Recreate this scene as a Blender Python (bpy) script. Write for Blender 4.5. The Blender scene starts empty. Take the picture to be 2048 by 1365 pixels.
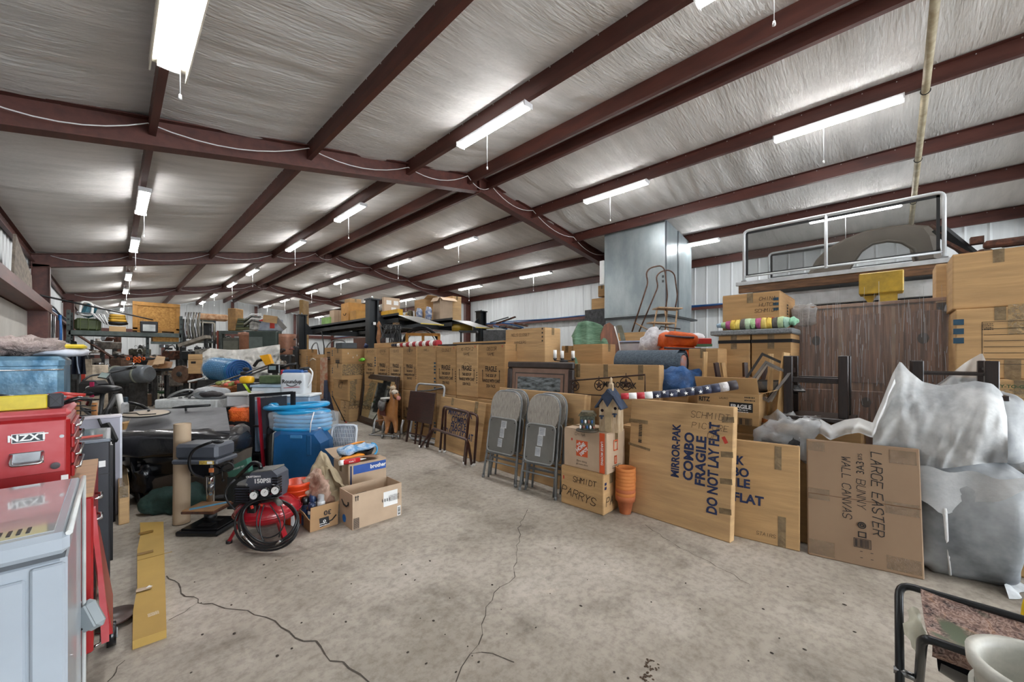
import bpy, math, random
from mathutils import Vector, Matrix, noise
R = random.Random(7)
PI = math.pi
S = bpy.context.scene
COL = S.collection
# ---------------------------------------------------------------- camera, light, exposure
F_PX, VX, HY, HC = 775.0, 226.0, 714.0, 1.30      # focal length in px, vanishing point of the hall's length, horizon, eye height
YAW = math.atan((1024 - VX) / F_PX)
FW = (math.sin(YAW), math.cos(YAW)); RT = (math.cos(YAW), -math.sin(YAW))
cam = bpy.data.cameras.new('camera'); camo = bpy.data.objects.new('camera', cam); COL.objects.link(camo)
camo.location = (0, 0, HC); camo.rotation_euler = (PI / 2, 0, -YAW)
cam.sensor_width = 36; cam.lens = 36 * F_PX / 2048; cam.shift_y = (HY - 682.5) / 2048; cam.clip_start = .05
S.camera = camo
S.view_settings.view_transform = 'Standard'; S.view_settings.look = 'None'
S.view_settings.gamma = 1; S.view_settings.use_curve_mapping = False
S.view_settings.exposure = EXPOSURE = 1.8
LED_STRENGTH = 23.0
w = bpy.data.worlds.new('world'); S.world = w; w.use_nodes = True
w.node_tree.nodes['Background'].inputs[0].default_value = (.86, .93, 1, 1)
w.node_tree.nodes['Background'].inputs[1].default_value = 4.2
try:
    S.cycles.use_denoising = True
    S.cycles.max_bounces = 8; S.cycles.diffuse_bounces = 5; S.cycles.glossy_bounces = 3; S.cycles.transparent_max_bounces = 12
    S.cycles.sample_clamp_indirect = 4
except Exception:
    pass

# ---------------------------------------------------------------- finding places: a pixel of the frame and one known distance give a world point
def D(u, v, d):
    x = (u - 1024) / F_PX * d
    return Vector((x * RT[0] + d * FW[0], x * RT[1] + d * FW[1], HC + (HY - v) / F_PX * d))
def Fl(u, v, h=0.0): return D(u, v, (HC - h) * F_PX / (v - HY))
def aX(u, v, X): return D(u, v, X / ((u - 1024) / F_PX * RT[0] + FW[0]))
def aY(u, v, Y): return D(u, v, Y / ((u - 1024) / F_PX * RT[1] + FW[1]))
def dep(p): return p[0] * FW[0] + p[1] * FW[1]
def len_v(A, d, v):   # how far along direction d from A the picture row v is reached
    k = HY - v
    return (k * dep(A) - F_PX * (A[2] - HC)) / (F_PX * d[2] - k * dep(d))
def len_u(A, d, u):
    k = u - 1024
    return (k * dep(A) - F_PX * (A[0] * RT[0] + A[1] * RT[1])) / (F_PX * (d[0] * RT[0] + d[1] * RT[1]) - k * dep(d))

# ---------------------------------------------------------------- materials
def lin(h):
    c = [int(h[i:i + 2], 16) / 255 for i in (0, 2, 4)]
    return tuple(x / 12.92 if x <= .04045 else ((x + .055) / 1.055) ** 2.4 for x in c) + (1,)
MC = {}
def mat(hexc, rough=.6, metal=0, var=.12, scale=6.0, bump=0.0, hex2=None, bscale=None, stretch=None, emit=0, trans=0, alpha=1, spec=.5, coat=0):
    key = (hexc, rough, metal, var, scale, bump, hex2, bscale, stretch, emit, trans, alpha, spec, coat)
    if key in MC: return MC[key]
    m = bpy.data.materials.new('m_' + hexc); m.use_nodes = True
    nt = m.node_tree; N = nt.nodes; L = nt.links; b = N['Principled BSDF']
    base = lin(hexc); b.inputs['Roughness'].default_value = rough; b.inputs['Metallic'].default_value = metal
    b.inputs['Specular IOR Level'].default_value = spec; b.inputs['Coat Weight'].default_value = coat
    if trans: b.inputs['Transmission Weight'].default_value = trans
    if alpha < 1: b.inputs['Alpha'].default_value = alpha
    if emit:
        b.inputs['Emission Color'].default_value = base; b.inputs['Emission Strength'].default_value = emit
    tc = N.new('ShaderNodeTexCoord'); src = tc.outputs['Object']
    if stretch:
        mp = N.new('ShaderNodeMapping'); mp.inputs['Scale'].default_value = stretch; L.new(src, mp.inputs[0]); src = mp.outputs[0]
    n = N.new('ShaderNodeTexNoise'); n.inputs['Scale'].default_value = scale; n.inputs['Detail'].default_value = 5; n.inputs['Roughness'].default_value = .6
    L.new(src, n.inputs['Vector'])
    cr = N.new('ShaderNodeValToRGB'); L.new(n.outputs['Fac'], cr.inputs[0])
    c2 = lin(hex2) if hex2 else tuple(x * (1 - var * 1.6) for x in base[:3]) + (1,)
    c1 = base if hex2 else tuple(min(1, x * (1 + var)) for x in base[:3]) + (1,)
    cr.color_ramp.elements[0].position = .35; cr.color_ramp.elements[1].position = .65
    cr.color_ramp.elements[0].color = c2; cr.color_ramp.elements[1].color = c1
    L.new(cr.outputs[0], b.inputs['Base Color'])
    if bump:
        n2 = N.new('ShaderNodeTexNoise'); n2.inputs['Scale'].default_value = bscale or scale * 3; n2.inputs['Detail'].default_value = 4
        L.new(src, n2.inputs['Vector'])
        bp = N.new('ShaderNodeBump'); bp.inputs['Strength'].default_value = min(1, bump); bp.inputs['Distance'].default_value = .02
        L.new(n2.outputs['Fac'], bp.inputs['Height']); L.new(bp.outputs[0], b.inputs['Normal'])
    MC[key] = m
    return m
def glassy(hexc='ffffff', alpha=.25, rough=.08):
    return mat(hexc, rough, 0, .05, 3, .5, alpha=alpha, bscale=14, spec=.9)
CARD = [mat(h, .78, 0, .10, 2.2, .15, stretch=(1, 1, 9), bscale=4) for h in ('b99567', 'b38e60', 'c09d70', 'ae895c')]
KRAFT = mat('b9a188', .75, 0, .07, 3); CARDIN = mat('967247', .8)
TAPE = mat('8f7a5c', .22, 0, .2, 20, .3, alpha=.8); TAPEC = mat('b59a70', .18, 0, .2, 30, .6, alpha=.55)
INK = mat('1b1a1c', .7, 0, .1); NAVY = mat('1d2c54', .7, 0, .1); MARK = mat('2c2520', .7, 0, .1); TEAL = mat('24475c', .7)
PAPER = mat('e6e6e4', .6, 0, .04); REDP = mat('c0392b', .6); BLACK = mat('191a1c', .5, 0, .15); BLKG = mat('141518', .25, 0, .1)
STEEL = mat('9a9c9e', .3, 1, .12, 12); CHROME = mat('c8cacc', .15, 1, .06); RUST = mat('6b4230', .8, .3, .3, 14, .4, hex2='3c2a22')
DSTEEL = mat('4a4b4c', .45, .7, .25, 12, .2); WHITE = mat('dfe0df', .5, 0, .05); GALV = mat('8f9a9c', .38, .8, .16, 5)
OXIDE = mat('5e332a', .5, 0, .14, 3, .05, hex2='4a2822', stretch=(3, .6, 3)); WOODD = mat('3a2219', .4, 0, .25, 6, .1, stretch=(8, 8, 1))
WOODL = mat('c09a66', .65, 0, .2, 5, .1, stretch=(8, 8, 1)); WOODM = mat('8a5a35', .5, 0, .3, 5, .1, stretch=(1, 8, 8))

# ---------------------------------------------------------------- mesh building
class M:
    def __init__(s): s.v = []; s.f = []; s.sm = []; s.x = Matrix()
    def at(s, mtx): s.x = mtx; return s
    def add(s, vs, fs, smooth=False):
        k = len(s.v); X = s.x
        s.v += [tuple(X @ Vector(p)) for p in vs]
        s.f += [tuple(i + k for i in f) for f in fs]; s.sm += [smooth] * len(fs); return s
    def box(s, x0, x1, y0, y1, z0, z1, ch=0.0):
        if ch <= 0:
            vs = [(x, y, z) for z in (z0, z1) for y in (y0, y1) for x in (x0, x1)]
            return s.add(vs, [(0, 2, 3, 1), (4, 5, 7, 6), (0, 1, 5, 4), (2, 6, 7, 3), (0, 4, 6, 2), (1, 3, 7, 5)])
        c = min(ch, abs(x1 - x0) / 2.1, abs(y1 - y0) / 2.1, abs(z1 - z0) / 2.1)
        vs = []; idx = {}
        for i, x in enumerate((x0, x1)):
            for j, y in enumerate((y0, y1)):
                for k, z in enumerate((z0, z1)):
                    sx, sy, sz = (1 - 2 * i) * c, (1 - 2 * j) * c, (1 - 2 * k) * c
                    idx[i, j, k] = len(vs); vs += [(x, y + sy, z + sz), (x + sx, y, z + sz), (x + sx, y + sy, z)]
        g = lambda i, j, k, a: idx[i, j, k] + a
        fs = []
        for i in (0, 1):
            q = [g(i, 0, 0, 0), g(i, 1, 0, 0), g(i, 1, 1, 0), g(i, 0, 1, 0)]; fs.append(q if i else q[::-1])
            q = [g(0, i, 0, 1), g(1, i, 0, 1), g(1, i, 1, 1), g(0, i, 1, 1)]; fs.append(q[::-1] if i else q)
            q = [g(0, 0, i, 2), g(1, 0, i, 2), g(1, 1, i, 2), g(0, 1, i, 2)]; fs.append(q if i else q[::-1])
        for i in (0, 1):
            for j in (0, 1):
                fs.append([g(i, j, 0, 0), g(i, j, 1, 0), g(i, j, 1, 1), g(i, j, 0, 1)])
                fs.append([g(i, 0, j, 0), g(i, 1, j, 0), g(i, 1, j, 2), g(i, 0, j, 2)])
                fs.append([g(0, i, j, 1), g(1, i, j, 1), g(1, i, j, 2), g(0, i, j, 2)])
                for k in (0, 1): fs.append([g(i, j, k, 0), g(i, j, k, 1), g(i, j, k, 2)])
        return s.add(vs, fs)
    def bar(s, a, b, w, h=None):          # square bar between two points
        a = Vector(a); b = Vector(b); h = h or w; d = (b - a).normalized()
        up = Vector((0, 0, 1)) if abs(d.z) < .95 else Vector((0, 1, 0))
        r = d.cross(up).normalized() * w / 2; t = r.cross(d).normalized() * h / 2
        vs = [p + i * r + j * t for p in (a, b) for i, j in ((-1, -1), (1, -1), (1, 1), (-1, 1))]
        return s.add(vs, [(3, 2, 1, 0), (4, 5, 6, 7), (0, 1, 5, 4), (1, 2, 6, 5), (2, 3, 7, 6), (3, 0, 4, 7)])
    def tube(s, pts, r, n=8, closed=False, caps=True):
        P = [Vector(p) for p in pts]; m = len(P); rr = r if isinstance(r, (list, tuple)) else [r] * m
        T = []
        for i in range(m):
            a = P[(i - 1) % m] if (closed or i > 0) else P[i]; b = P[(i + 1) % m] if (closed or i < m - 1) else P[i]
            T.append((b - a).normalized() if (b - a).length > 1e-9 else Vector((0, 0, 1)))
        u = T[0].orthogonal().normalized(); vs = []
        for i in range(m):
            u = (u - T[i] * u.dot(T[i])); u = u.normalized() if u.length > 1e-6 else T[i].orthogonal().normalized()
            w_ = T[i].cross(u)
            vs += [P[i] + (u * math.cos(2 * PI * k / n) + w_ * math.sin(2 * PI * k / n)) * rr[i] for k in range(n)]
        fs = []
        for i in range(m if closed else m - 1):
            j = (i + 1) % m
            fs += [(i * n + k, i * n + (k + 1) % n, j * n + (k + 1) % n, j * n + k) for k in range(n)]
        s.add(vs, fs, True)
        if caps and not closed:
            k0 = len(s.v) - len(vs)
            s.f += [tuple(k0 + k for k in range(n))[::-1], tuple(k0 + (m - 1) * n + k for k in range(n))]; s.sm += [False, False]
        return s
    def cyl(s, a, b, r, r2=None, n=16): return s.tube([a, b], [r, r2 if r2 is not None else r], n)
    def lathe(s, prof, n=24, c=(0, 0, 0), sx=1, sy=1):
        vs = [(c[0] + r * math.cos(2 * PI * k / n) * sx, c[1] + r * math.sin(2 * PI * k / n) * sy, c[2] + z) for r, z in prof for k in range(n)]
        fs = [(i * n + k, i * n + (k + 1) % n, (i + 1) * n + (k + 1) % n, (i + 1) * n + k) for i in range(len(prof) - 1) for k in range(n)]
        return s.add(vs, fs, True)
    def prism(s, poly, y0, y1):            # outline in x,z pushed along y
        n = len(poly); vs = [(x, y0, z) for x, z in poly] + [(x, y1, z) for x, z in poly]
        return s.add(vs, [tuple(range(n)), tuple(range(2 * n - 1, n - 1, -1))] + [(i, i + n, (i + 1) % n + n, (i + 1) % n) for i in range(n)])
    def ell(s, c, r, n=14, m=8, e=1.0, amp=0.0, sc=3.0, seed=0):   # (super)ellipsoid with noise
        vs = []; sg = lambda x: math.copysign(abs(x) ** e, x)
        for i in range(m + 1):
            t = -PI / 2 + PI * i / m
            for k in range(n):
                p = 2 * PI * k / n
                d = Vector((sg(math.cos(t)) * sg(math.cos(p)), sg(math.cos(t)) * sg(math.sin(p)), sg(math.sin(t))))
                q = Vector((c[0] + r[0] * d.x, c[1] + r[1] * d.y, c[2] + r[2] * d.z))
                if amp: q += d * amp * noise.fractal(q * sc + Vector((seed, 0, 0)), 1, 2, 4)
                vs.append(q)
        fs = [(i * n + k, i * n + (k + 1) % n, (i + 1) * n + (k + 1) % n, (i + 1) * n + k) for i in range(m) for k in range(n)]
        return s.add(vs, fs, True)
    def grid(s, fn, nu, nv, flat=False):
        vs = [fn(i / nu, j / nv) for j in range(nv + 1) for i in range(nu + 1)]
        return s.add(vs, [(j * (nu + 1) + i, j * (nu + 1) + i + 1, (j + 1) * (nu + 1) + i + 1, (j + 1) * (nu + 1) + i) for j in range(nv) for i in range(nu)], not flat)
    def mesh(s, name, m):
        me = bpy.data.meshes.new(name); me.from_pydata(s.v, [], s.f)
        me.polygons.foreach_set('use_smooth', s.sm); me.validate(); me.update()
        if m: me.materials.append(m)
        return me
def rbx(x0, x1, y0, y1, z0, z1, ch=0.0): return M().box(x0, x1, y0, y1, z0, z1, ch)
def link(name, me, parent=None, loc=None, rot=None):
    o = bpy.data.objects.new(name, me); COL.objects.link(o)
    if parent: o.parent = parent
    if loc is not None: o.location = loc
    if rot is not None: o.rotation_euler = rot
    return o
def ob(name, b, m, parent=None, loc=None, rot=None, label=None):
    o = link(name, b.mesh(name, m), parent, loc, rot)
    if label: o['label'] = label
    return o
def tag(o, label, cat, group=None):
    o['label'] = label; o['category'] = cat
    if group: o['group'] = group
    return o
def thing(name, label, cat, loc=(0, 0, 0), rz=0.0, group=None, rx=0.0, ry=0.0):
    o = link(name, None, None, loc, (rx, ry, rz)); o.empty_display_size = .1
    return tag(o, label, cat, group)
def solo(name, b, m, label, cat, loc=(0, 0, 0), rot=(0, 0, 0), group=None): return tag(ob(name, b, m, None, loc, rot), label, cat, group)
def struct(name, b, m, parent=None, loc=None, rot=None):
    o = ob(name, b, m, parent, loc, rot)
    if not parent: o['kind'] = 'structure'
    return o
KIDS = {}
def dup(root, loc, rot=None, label=None, group=None, scale=None):
    kids = lambda x: [c for c in bpy.data.objects if c.parent is x]
    r = root.copy(); COL.objects.link(r); r.location = loc
    if rot is not None: r.rotation_euler = rot
    if scale: r.scale = scale
    if label: r['label'] = label
    if group: r['group'] = group
    for ch in kids(root):
        c = ch.copy(); COL.objects.link(c); c.parent = r
        for g in kids(ch):
            d = g.copy(); COL.objects.link(d); d.parent = c
    return r
def arc(c, r, a0, a1, n, ax=(1, 0, 0), ay=(0, 0, 1)):
    c, ax, ay = Vector(c), Vector(ax), Vector(ay)
    return [c + ax * r * math.cos(a0 + (a1 - a0) * i / n) + ay * r * math.sin(a0 + (a1 - a0) * i / n) for i in range(n + 1)]
def rounded(pts, r, n=4, closed=False):   # polyline with rounded corners
    P = [Vector(p) for p in pts]; out = []; m = len(P)
    for i in range(m):
        if not closed and i in (0, m - 1): out.append(P[i]); continue
        a, b, c = P[i - 1], P[i], P[(i + 1) % m]
        ra = min(r, (a - b).length * .49); rc = min(r, (c - b).length * .49)
        p, q = b + (a - b).normalized() * ra, b + (c - b).normalized() * rc
        out += [(1 - t) ** 2 * p + 2 * t * (1 - t) * b + t * t * q for t in [k / n for k in range(n + 1)]]
    return out

# ---------------------------------------------------------------- print and handwriting on a face of a box: 'R' = local y 0 face, 'L' = local x 0 face, 'T' = top
TX = {}
def facemat(face, x, z, off, h=0.0, rot=0.0):
    if face == 'R': m = Matrix.Translation((x, -off, z)) @ Matrix.Rotation(PI / 2, 4, 'X')
    elif face == 'L': m = Matrix.Translation((-off, x, z)) @ Matrix.Rotation(-PI / 2, 4, 'Z') @ Matrix.Rotation(PI / 2, 4, 'X')
    elif face == 'B': m = Matrix.Translation((x, off, z)) @ Matrix.Rotation(PI, 4, 'Z') @ Matrix.Rotation(PI / 2, 4, 'X')
    else: m = Matrix.Translation((x, z, h + off))
    return m @ Matrix.Rotation(rot, 4, 'Z')
def txt(parent, s, face, x, z, size, m=None, rot=0.0, sx=1.0, bold=.0, shear=0.0, h=0.0, off=.0025, name='lettering'):
    m = m or INK; key = (s, round(bold, 3), round(shear, 2), m.name)
    if key not in TX:
        c = bpy.data.curves.new('t', 'FONT'); c.body = s; c.size = 1; c.align_x = 'CENTER'; c.align_y = 'CENTER'; c.offset = bold; c.shear = shear
        c.resolution_u = 3; c.space_line = .8
        o = bpy.data.objects.new('t', c); me = bpy.data.meshes.new_from_object(o); bpy.data.objects.remove(o)
        me.materials.clear(); me.materials.append(m); TX[key] = me
    o = link(name, TX[key], parent); o.matrix_local = facemat(face, x, z, off, h, rot) @ Matrix.Diagonal((size * sx, size, 1, 1)); return o
GL = {'A': '06 20 1234', 'B': '0', }
GLY = {  # strokes on a 4 x 6 grid, points as two digits, strokes split by spaces
 'A': '002640 1233', 'B': '00063645443303 334241301000', 'C': '4536160501103041', 'D': '00062645412000', 'E': '46060040 0333', 'F': '460600 0333', 'G': '453616050110304143', 'H': '0006 4046 0343',
 'I': '2026', 'J': '463041200', 'K': '0006 460240 ', 'L': '060040', 'M': '0006234640', 'N': '00064046', 'O': '160501103041453616', 'P': '00063645443303', 'Q': '16050110304145361 2240', 'R': '00063645443303 2340',
 'S': '4536160504134241301001', 'T': '0646 2620', 'U': '060110304146', 'V': '062046', 'W': '0610243046', 'X': '0046 0640', 'Y': '062346 2320', 'Z': '06460040', '-': '1333', "'": '2624', '1': '152620 1030', '2': '05163645440040', '3': '0646234341301001', '4': '30360242', '5': '4606032341301001', '7': '064610', '0': '160501103041453616', '8': '130405163645341302011030414233', '.': '1020', ' ': ''}
def hand(parent, s, face, x, z, size, m=None, rot=0.0, wd=.1, h=0.0, jit=.35, off=.0028, name='handwriting', slant=.15):
    b = M(); r = random.Random(s); X = 0
    for ch in s:
        g = GLY.get(ch, '')
        for st in g.split():
            P = [(int(st[i]), int(st[i + 1])) for i in range(0, len(st) - 1, 2)]
            P = [Vector((X + p[0] / 6 + r.uniform(-jit, jit) / 12 + slant * p[1] / 6, p[1] / 6 + r.uniform(-jit, jit) / 10, 0)) for p in P]
            for a, c in zip(P, P[1:]):
                d = c - a
                if d.length < 1e-4: continue
                d.normalize(); q = Vector((-d.y, d.x, 0)) * wd / 2; a2 = a - d * wd * .3; c2 = c + d * wd * .3
                b.add([a2 - q, c2 - q, c2 + q, a2 + q], [(0, 1, 2, 3)])
        X += (.55 if ch == ' ' else .88)
    b.v = [(p[0] - X / 2, p[1] - .5, 0) for p in b.v]
    o = ob(name, b, m or MARK, parent); o.matrix_local = facemat(face, x, z, off, h, rot) @ Matrix.Diagonal((size, size, 1, 1)); return o
def patch(parent, face, x, z, wx, hz, m, rot=0.0, off=.0015, h=0.0, name='label_sticker', th=None):
    o = ob(name, M().box(-wx / 2, wx / 2, -hz / 2, hz / 2, 0, th or off * .6, 0), m, parent); o.matrix_local = facemat(face, x, z, off * .4, h, rot); return o
def scribble(parent, face, x, z, wx, hz, rows, m=None, h=0, off=.003, rot=0.0, name='small_print', seed=1):
    b = M(); r = random.Random(seed); y = hz / 2
    for i in range(rows):
        y0 = hz / 2 - (i + .5) * hz / rows; X = -wx / 2
        while X < wx / 2 - .01 * wx:
            l = r.uniform(.05, .16) * wx; t = hz / rows * r.uniform(.28, .5)
            x1 = min(X + l, wx / 2); b.add([(X, y0 - t / 2, 0), (x1, y0 - t / 2, 0), (x1, y0 + t / 2, 0), (X, y0 + t / 2, 0)], [(0, 1, 2, 3)]); X += l + .035 * wx
    o = ob(name, b, m or INK, parent); o.matrix_local = facemat(face, x, z, off, h, rot); return o
def stripes(parent, face, x, z, wx, hz, n, m, rot=0.0, vert=True, h=0, name='barcode', seed=2, off=.003, even=False):
    b = M(); r = random.Random(seed)
    for i in range(n):
        t = .55 if even else r.uniform(.25, .8); c = (i + .5) / n
        if vert: X = -wx / 2 + c * wx; e = t * wx / n / 2; q = (X - e, X + e, -hz / 2, hz / 2)
        else: Z = -hz / 2 + c * hz; e = t * hz / n / 2; q = (-wx / 2, wx / 2, Z - e, Z + e)
        b.add([(q[0], q[2], 0), (q[1], q[2], 0), (q[1], q[3], 0), (q[0], q[3], 0)], [(0, 1, 2, 3)])
    o = ob(name, b, m, parent); o.matrix_local = facemat(face, x, z, off, h, rot); return o
def frame_mark(parent, face, x, z, wx, hz, t, m, name='printed_frame', h=0, off=.003, rot=0.0):
    b = M(); a, c = wx / 2, hz / 2
    for q in ((-a, a, -c, -c + t), (-a, a, c - t, c), (-a, -a + t, -c, c), (a - t, a, -c, c)): b.add([(q[0], q[2], 0), (q[1], q[2], 0), (q[1], q[3], 0), (q[0], q[3], 0)], [(0, 1, 2, 3)])
    o = ob(name, b, m, parent); o.matrix_local = facemat(face, x, z, off, h, rot); return o

# ---------------------------------------------------------------- cartons
def corner(u, vb, vt, X=None, Y=None, h=None, d=None, zb=None, zt=None):
    """bottom corner of a box nearest the camera and its height"""
    if h is not None: A = Fl(u, vb, h)
    elif X is not None: A = aX(u, vb if vb is not None else vt, X)
    elif Y is not None: A = aY(u, vb if vb is not None else vt, Y)
    else: A = D(u, vb if vb is not None else vt, d)
    top = HC + (HY - vt) / F_PX * dep(A) if zt is None else zt
    if zb is not None: A.z = zb
    return A, top - A.z
def carton(u, vb, vt, uL, uR, label, yaw=0.0, c=0, l=None, w=None, name='cardboard_box', cat='box', group=None, tape=True, open_=False, m=None, **k):
    A, H = corner(u, vb, vt, **k); cy, sy = math.cos(yaw), math.sin(yaw)
    if w is None: w = len_u(A, (cy, sy, 0), uR) if uR is not None else .4
    if l is None: l = len_u(A, (-sy, cy, 0), uL) if uL is not None else .4
    w = max(.05, min(abs(w), 2.5)); l = max(.05, min(abs(l), 2.5)); m = m or CARD[c % 4]
    t = thing(name, label, cat, A, yaw, group)
    t['dims'] = (w, l, H)
    if not open_:
        ob('box_body', rbx(0, w, 0, l, 0, H - .004, .006), m, t)
        f = M(); g = .002
        if w > l: f.box(.004, w - .004, .002, l / 2 - g, H - .004, H, 0); f.box(.004, w - .004, l / 2 + g, l - .002, H - .004, H, 0)
        else: f.box(.002, w / 2 - g, .004, l - .004, H - .004, H, 0); f.box(w / 2 + g, w - .002, .004, l - .004, H - .004, H, 0)
        ob('top_flaps', f, m, t)
        if tape:
            b = M()
            if w > l: b.box(-.0015, w + .0015, l / 2 - .025, l / 2 + .025, H, H + .001).box(-.0015, 0, l / 2 - .025, l / 2 + .025, H - min(.09, H * .3), H)
            else: b.box(w / 2 - .025, w / 2 + .025, -.0015, l + .0015, H, H + .001).box(w / 2 - .025, w / 2 + .025, -.0015, 0, H - min(.09, H * .3), H)
            ob('packing_tape', b, TAPE, t)
    else:
        e = .005; b = M().box(0, w, 0, e, 0, H).box(0, w, l - e, l, 0, H).box(0, e, e, l - e, 0, H).box(w - e, w, e, l - e, 0, H).box(e, w - e, e, l - e, 0, e)
        ob('box_body', b, m, t)
    return t
def flap(t, side, ang, length, m, w, l, H):
    """a raised or folded-out top flap; ang 0 = level outwards, 90 = upright, negative = hanging"""
    a = math.radians(ang); b = M()
    if side == 'R': b.box(0, w, -length, 0, -.002, .002); o = ob('flap', b, m, t, (0, 0, H), (-a, 0, 0))
    elif side == 'B': b.box(0, w, 0, length, -.002, .002); o = ob('flap', b, m, t, (0, l, H), (a, 0, 0))
    elif side == 'L': b.box(-length, 0, 0, l, -.002, .002); o = ob('flap', b, m, t, (0, 0, H), (0, a, 0))
    else: b.box(0, length, 0, l, -.002, .002); o = ob('flap', b, m, t, (w, 0, H), (0, -a, 0))
    return o
def leanp(pa, pb, vtop, label, lean=8.0, th=.06, name='flat_carton', cat='box', m=None, body='box_body', ch=.006, group=None, h=None, base=0.0, make=True):
    A, B = Fl(*pa, base), Fl(*pb, base); A.z = B.z = base; x = (B - A); W = x.length; x.normalize(); yaw = math.atan2(x.y, x.x)
    a = math.radians(lean); up = Vector((-x.y * math.sin(a), x.x * math.sin(a), math.cos(a)))
    H = h or len_v(A, up, vtop)
    t = thing(name, label, cat, A, yaw, group, rx=-a)
    if make: ob(body, rbx(0, W, 0, th, 0, H, ch), m or CARD[0], t)
    return t, W, H
# ================================================================ the hall
BAY = 7.62; FY = [5.6 + BAY * n for n in (-2, -1, 0, 1, 2, 3)]; XL, XR, RX = -1.25, 10.95, 4.82; Y0, Y1 = FY[0], FY[-1]
def zr(X): return 4.42 - (.2 * (RX - X) if X < RX else .14 * (X - RX))       # underside of the rafters
def zc(X): return zr(X) + .35
# concrete floor
def floor_mat():
    m = bpy.data.materials.new('concrete'); m.use_nodes = True; nt = m.node_tree; N = nt.nodes; L = nt.links; b = N['Principled BSDF']
    tc = N.new('ShaderNodeTexCoord')
    def nz(sc, det, ro, st=None):
        n = N.new('ShaderNodeTexNoise'); n.inputs['Scale'].default_value = sc; n.inputs['Detail'].default_value = det; n.inputs['Roughness'].default_value = ro
        if st:
            mp = N.new('ShaderNodeMapping'); mp.inputs['Scale'].default_value = st; L.new(tc.outputs['Object'], mp.inputs[0]); L.new(mp.outputs[0], n.inputs['Vector'])
        else: L.new(tc.outputs['Object'], n.inputs['Vector'])
        return n
    def ramp(n, a, ca, c, cc):
        r = N.new('ShaderNodeValToRGB'); e = r.color_ramp.elements; e[0].position = a; e[0].color = ca; e[1].position = c; e[1].color = cc; L.new(n.outputs['Fac'], r.inputs[0]); return r
    base = ramp(nz(1.1, 8, .62), .34, lin('988f83'), .66, lin('c0b8ad'))
    st = ramp(nz(2.6, 5, .62), .55, (1, 1, 1, 1), .70, (.62, .61, .60, 1))
    sm = ramp(nz(.42, 6, .75), .45, (1, 1, 1, 1), .66, (.74, .73, .71, 1))
    sp = ramp(nz(24, 4, .7, (1, 1, 1)), .34, (.72, .71, .70, 1), .56, (1, 1, 1, 1))
    lt = ramp(nz(5.5, 8, .72), .56, (1, 1, 1, 1), .78, (1.18, 1.16, 1.12, 1))
    cur = base.outputs[0]
    for r_ in (st, sm, sp, lt):
        mx = N.new('ShaderNodeMixRGB'); mx.blend_type = 'MULTIPLY'; mx.inputs[0].default_value = 1; L.new(cur, mx.inputs[1]); L.new(r_.outputs[0], mx.inputs[2]); cur = mx.outputs[0]
    L.new(cur, b.inputs['Base Color']); b.inputs['Roughness'].default_value = .62; b.inputs['Specular IOR Level'].default_value = .35
    bp = N.new('ShaderNodeBump'); bp.inputs['Strength'].default_value = .25; bp.inputs['Distance'].default_value = .01
    L.new(nz(30, 6, .7).outputs['Fac'], bp.inputs['Height']); L.new(bp.outputs[0], b.inputs['Normal'])
    return m
fl = struct('floor', rbx(XL - .1, XR + .1, Y0 - 3, Y1 + .1, -.15, 0), floor_mat())
CRK = mat('4a433c', .9)
def crack(px, w=.005, seed=1):
    r = random.Random(seed); P = [Fl(*p) for p in px]; Q = [P[0]]
    for a, b in zip(P, P[1:]):
        n = max(2, int((b - a).length / .05)); d = b - a; q = Vector((-d.y, d.x, 0)).normalized()
        for i in range(1, n + 1): Q.append(a + d * i / n + q * r.uniform(-.014, .014) * (i < n))
    b = M()
    for i, (a, c) in enumerate(zip(Q, Q[1:])):
        d = (c - a).normalized(); q = Vector((-d.y, d.x, 0)) * w * r.uniform(.25, .7)
        b.add([(a.x - q.x, a.y - q.y, .0012), (c.x - q.x, c.y - q.y, .0012), (c.x + q.x, c.y + q.y, .0012), (a.x + q.x, a.y + q.y, .0012)], [(0, 1, 2, 3)])
    ob('floor_crack', b, CRK, fl)
crack([(333, 1153), (357, 1168), (362, 1188), (388, 1195), (396, 1207), (424, 1208), (450, 1218), (495, 1222), (530, 1235), (562, 1256), (590, 1277), (632, 1283), (650, 1310), (698, 1338), (740, 1368)], .006, 3)
crack([(396, 1207), (370, 1225), (337, 1242)], .004, 4)
crack([(250, 1322), (232, 1345), (215, 1365)], .005, 14)
crack([(1055, 1020), (1040, 1045), (1035, 1100), (1030, 1155), (1000, 1175), (972, 1215), (965, 1270), (940, 1310), (912, 1365)], .004, 5)
crack([(940, 1309), (985, 1308), (1028, 1326)], .004, 6)
crack([(1290, 1050), (1350, 1090), (1420, 1125), (1500, 1170)], .0035, 7)
b = M()
for i in range(60):
    p = Fl(R.uniform(350, 1750), R.uniform(1090, 1360)); s_ = R.uniform(.003, .007)
    b.ell((p.x, p.y, .002), (s_, s_ * R.uniform(.5, 1.6), .002), 6, 4)
o = ob('floor_specks', b, mat('3b332c', .9), fl); o['kind'] = 'stuff'
for i, (u, v) in enumerate(((1302, 1331), (1296, 1358))):
    p = Fl(u, v); b = M()
    for k in range(26):
        a = R.uniform(0, 2 * PI); r_ = R.uniform(.3, 1) * .032; b.ell((r_ * math.cos(a), r_ * math.sin(a), .001), (R.uniform(.003, .007), R.uniform(.003, .006), .0012), 6, 4)
    ob('dried_spill', b, mat('4d3b2b', .8), fl, (p.x, p.y, 0.0005))
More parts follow.
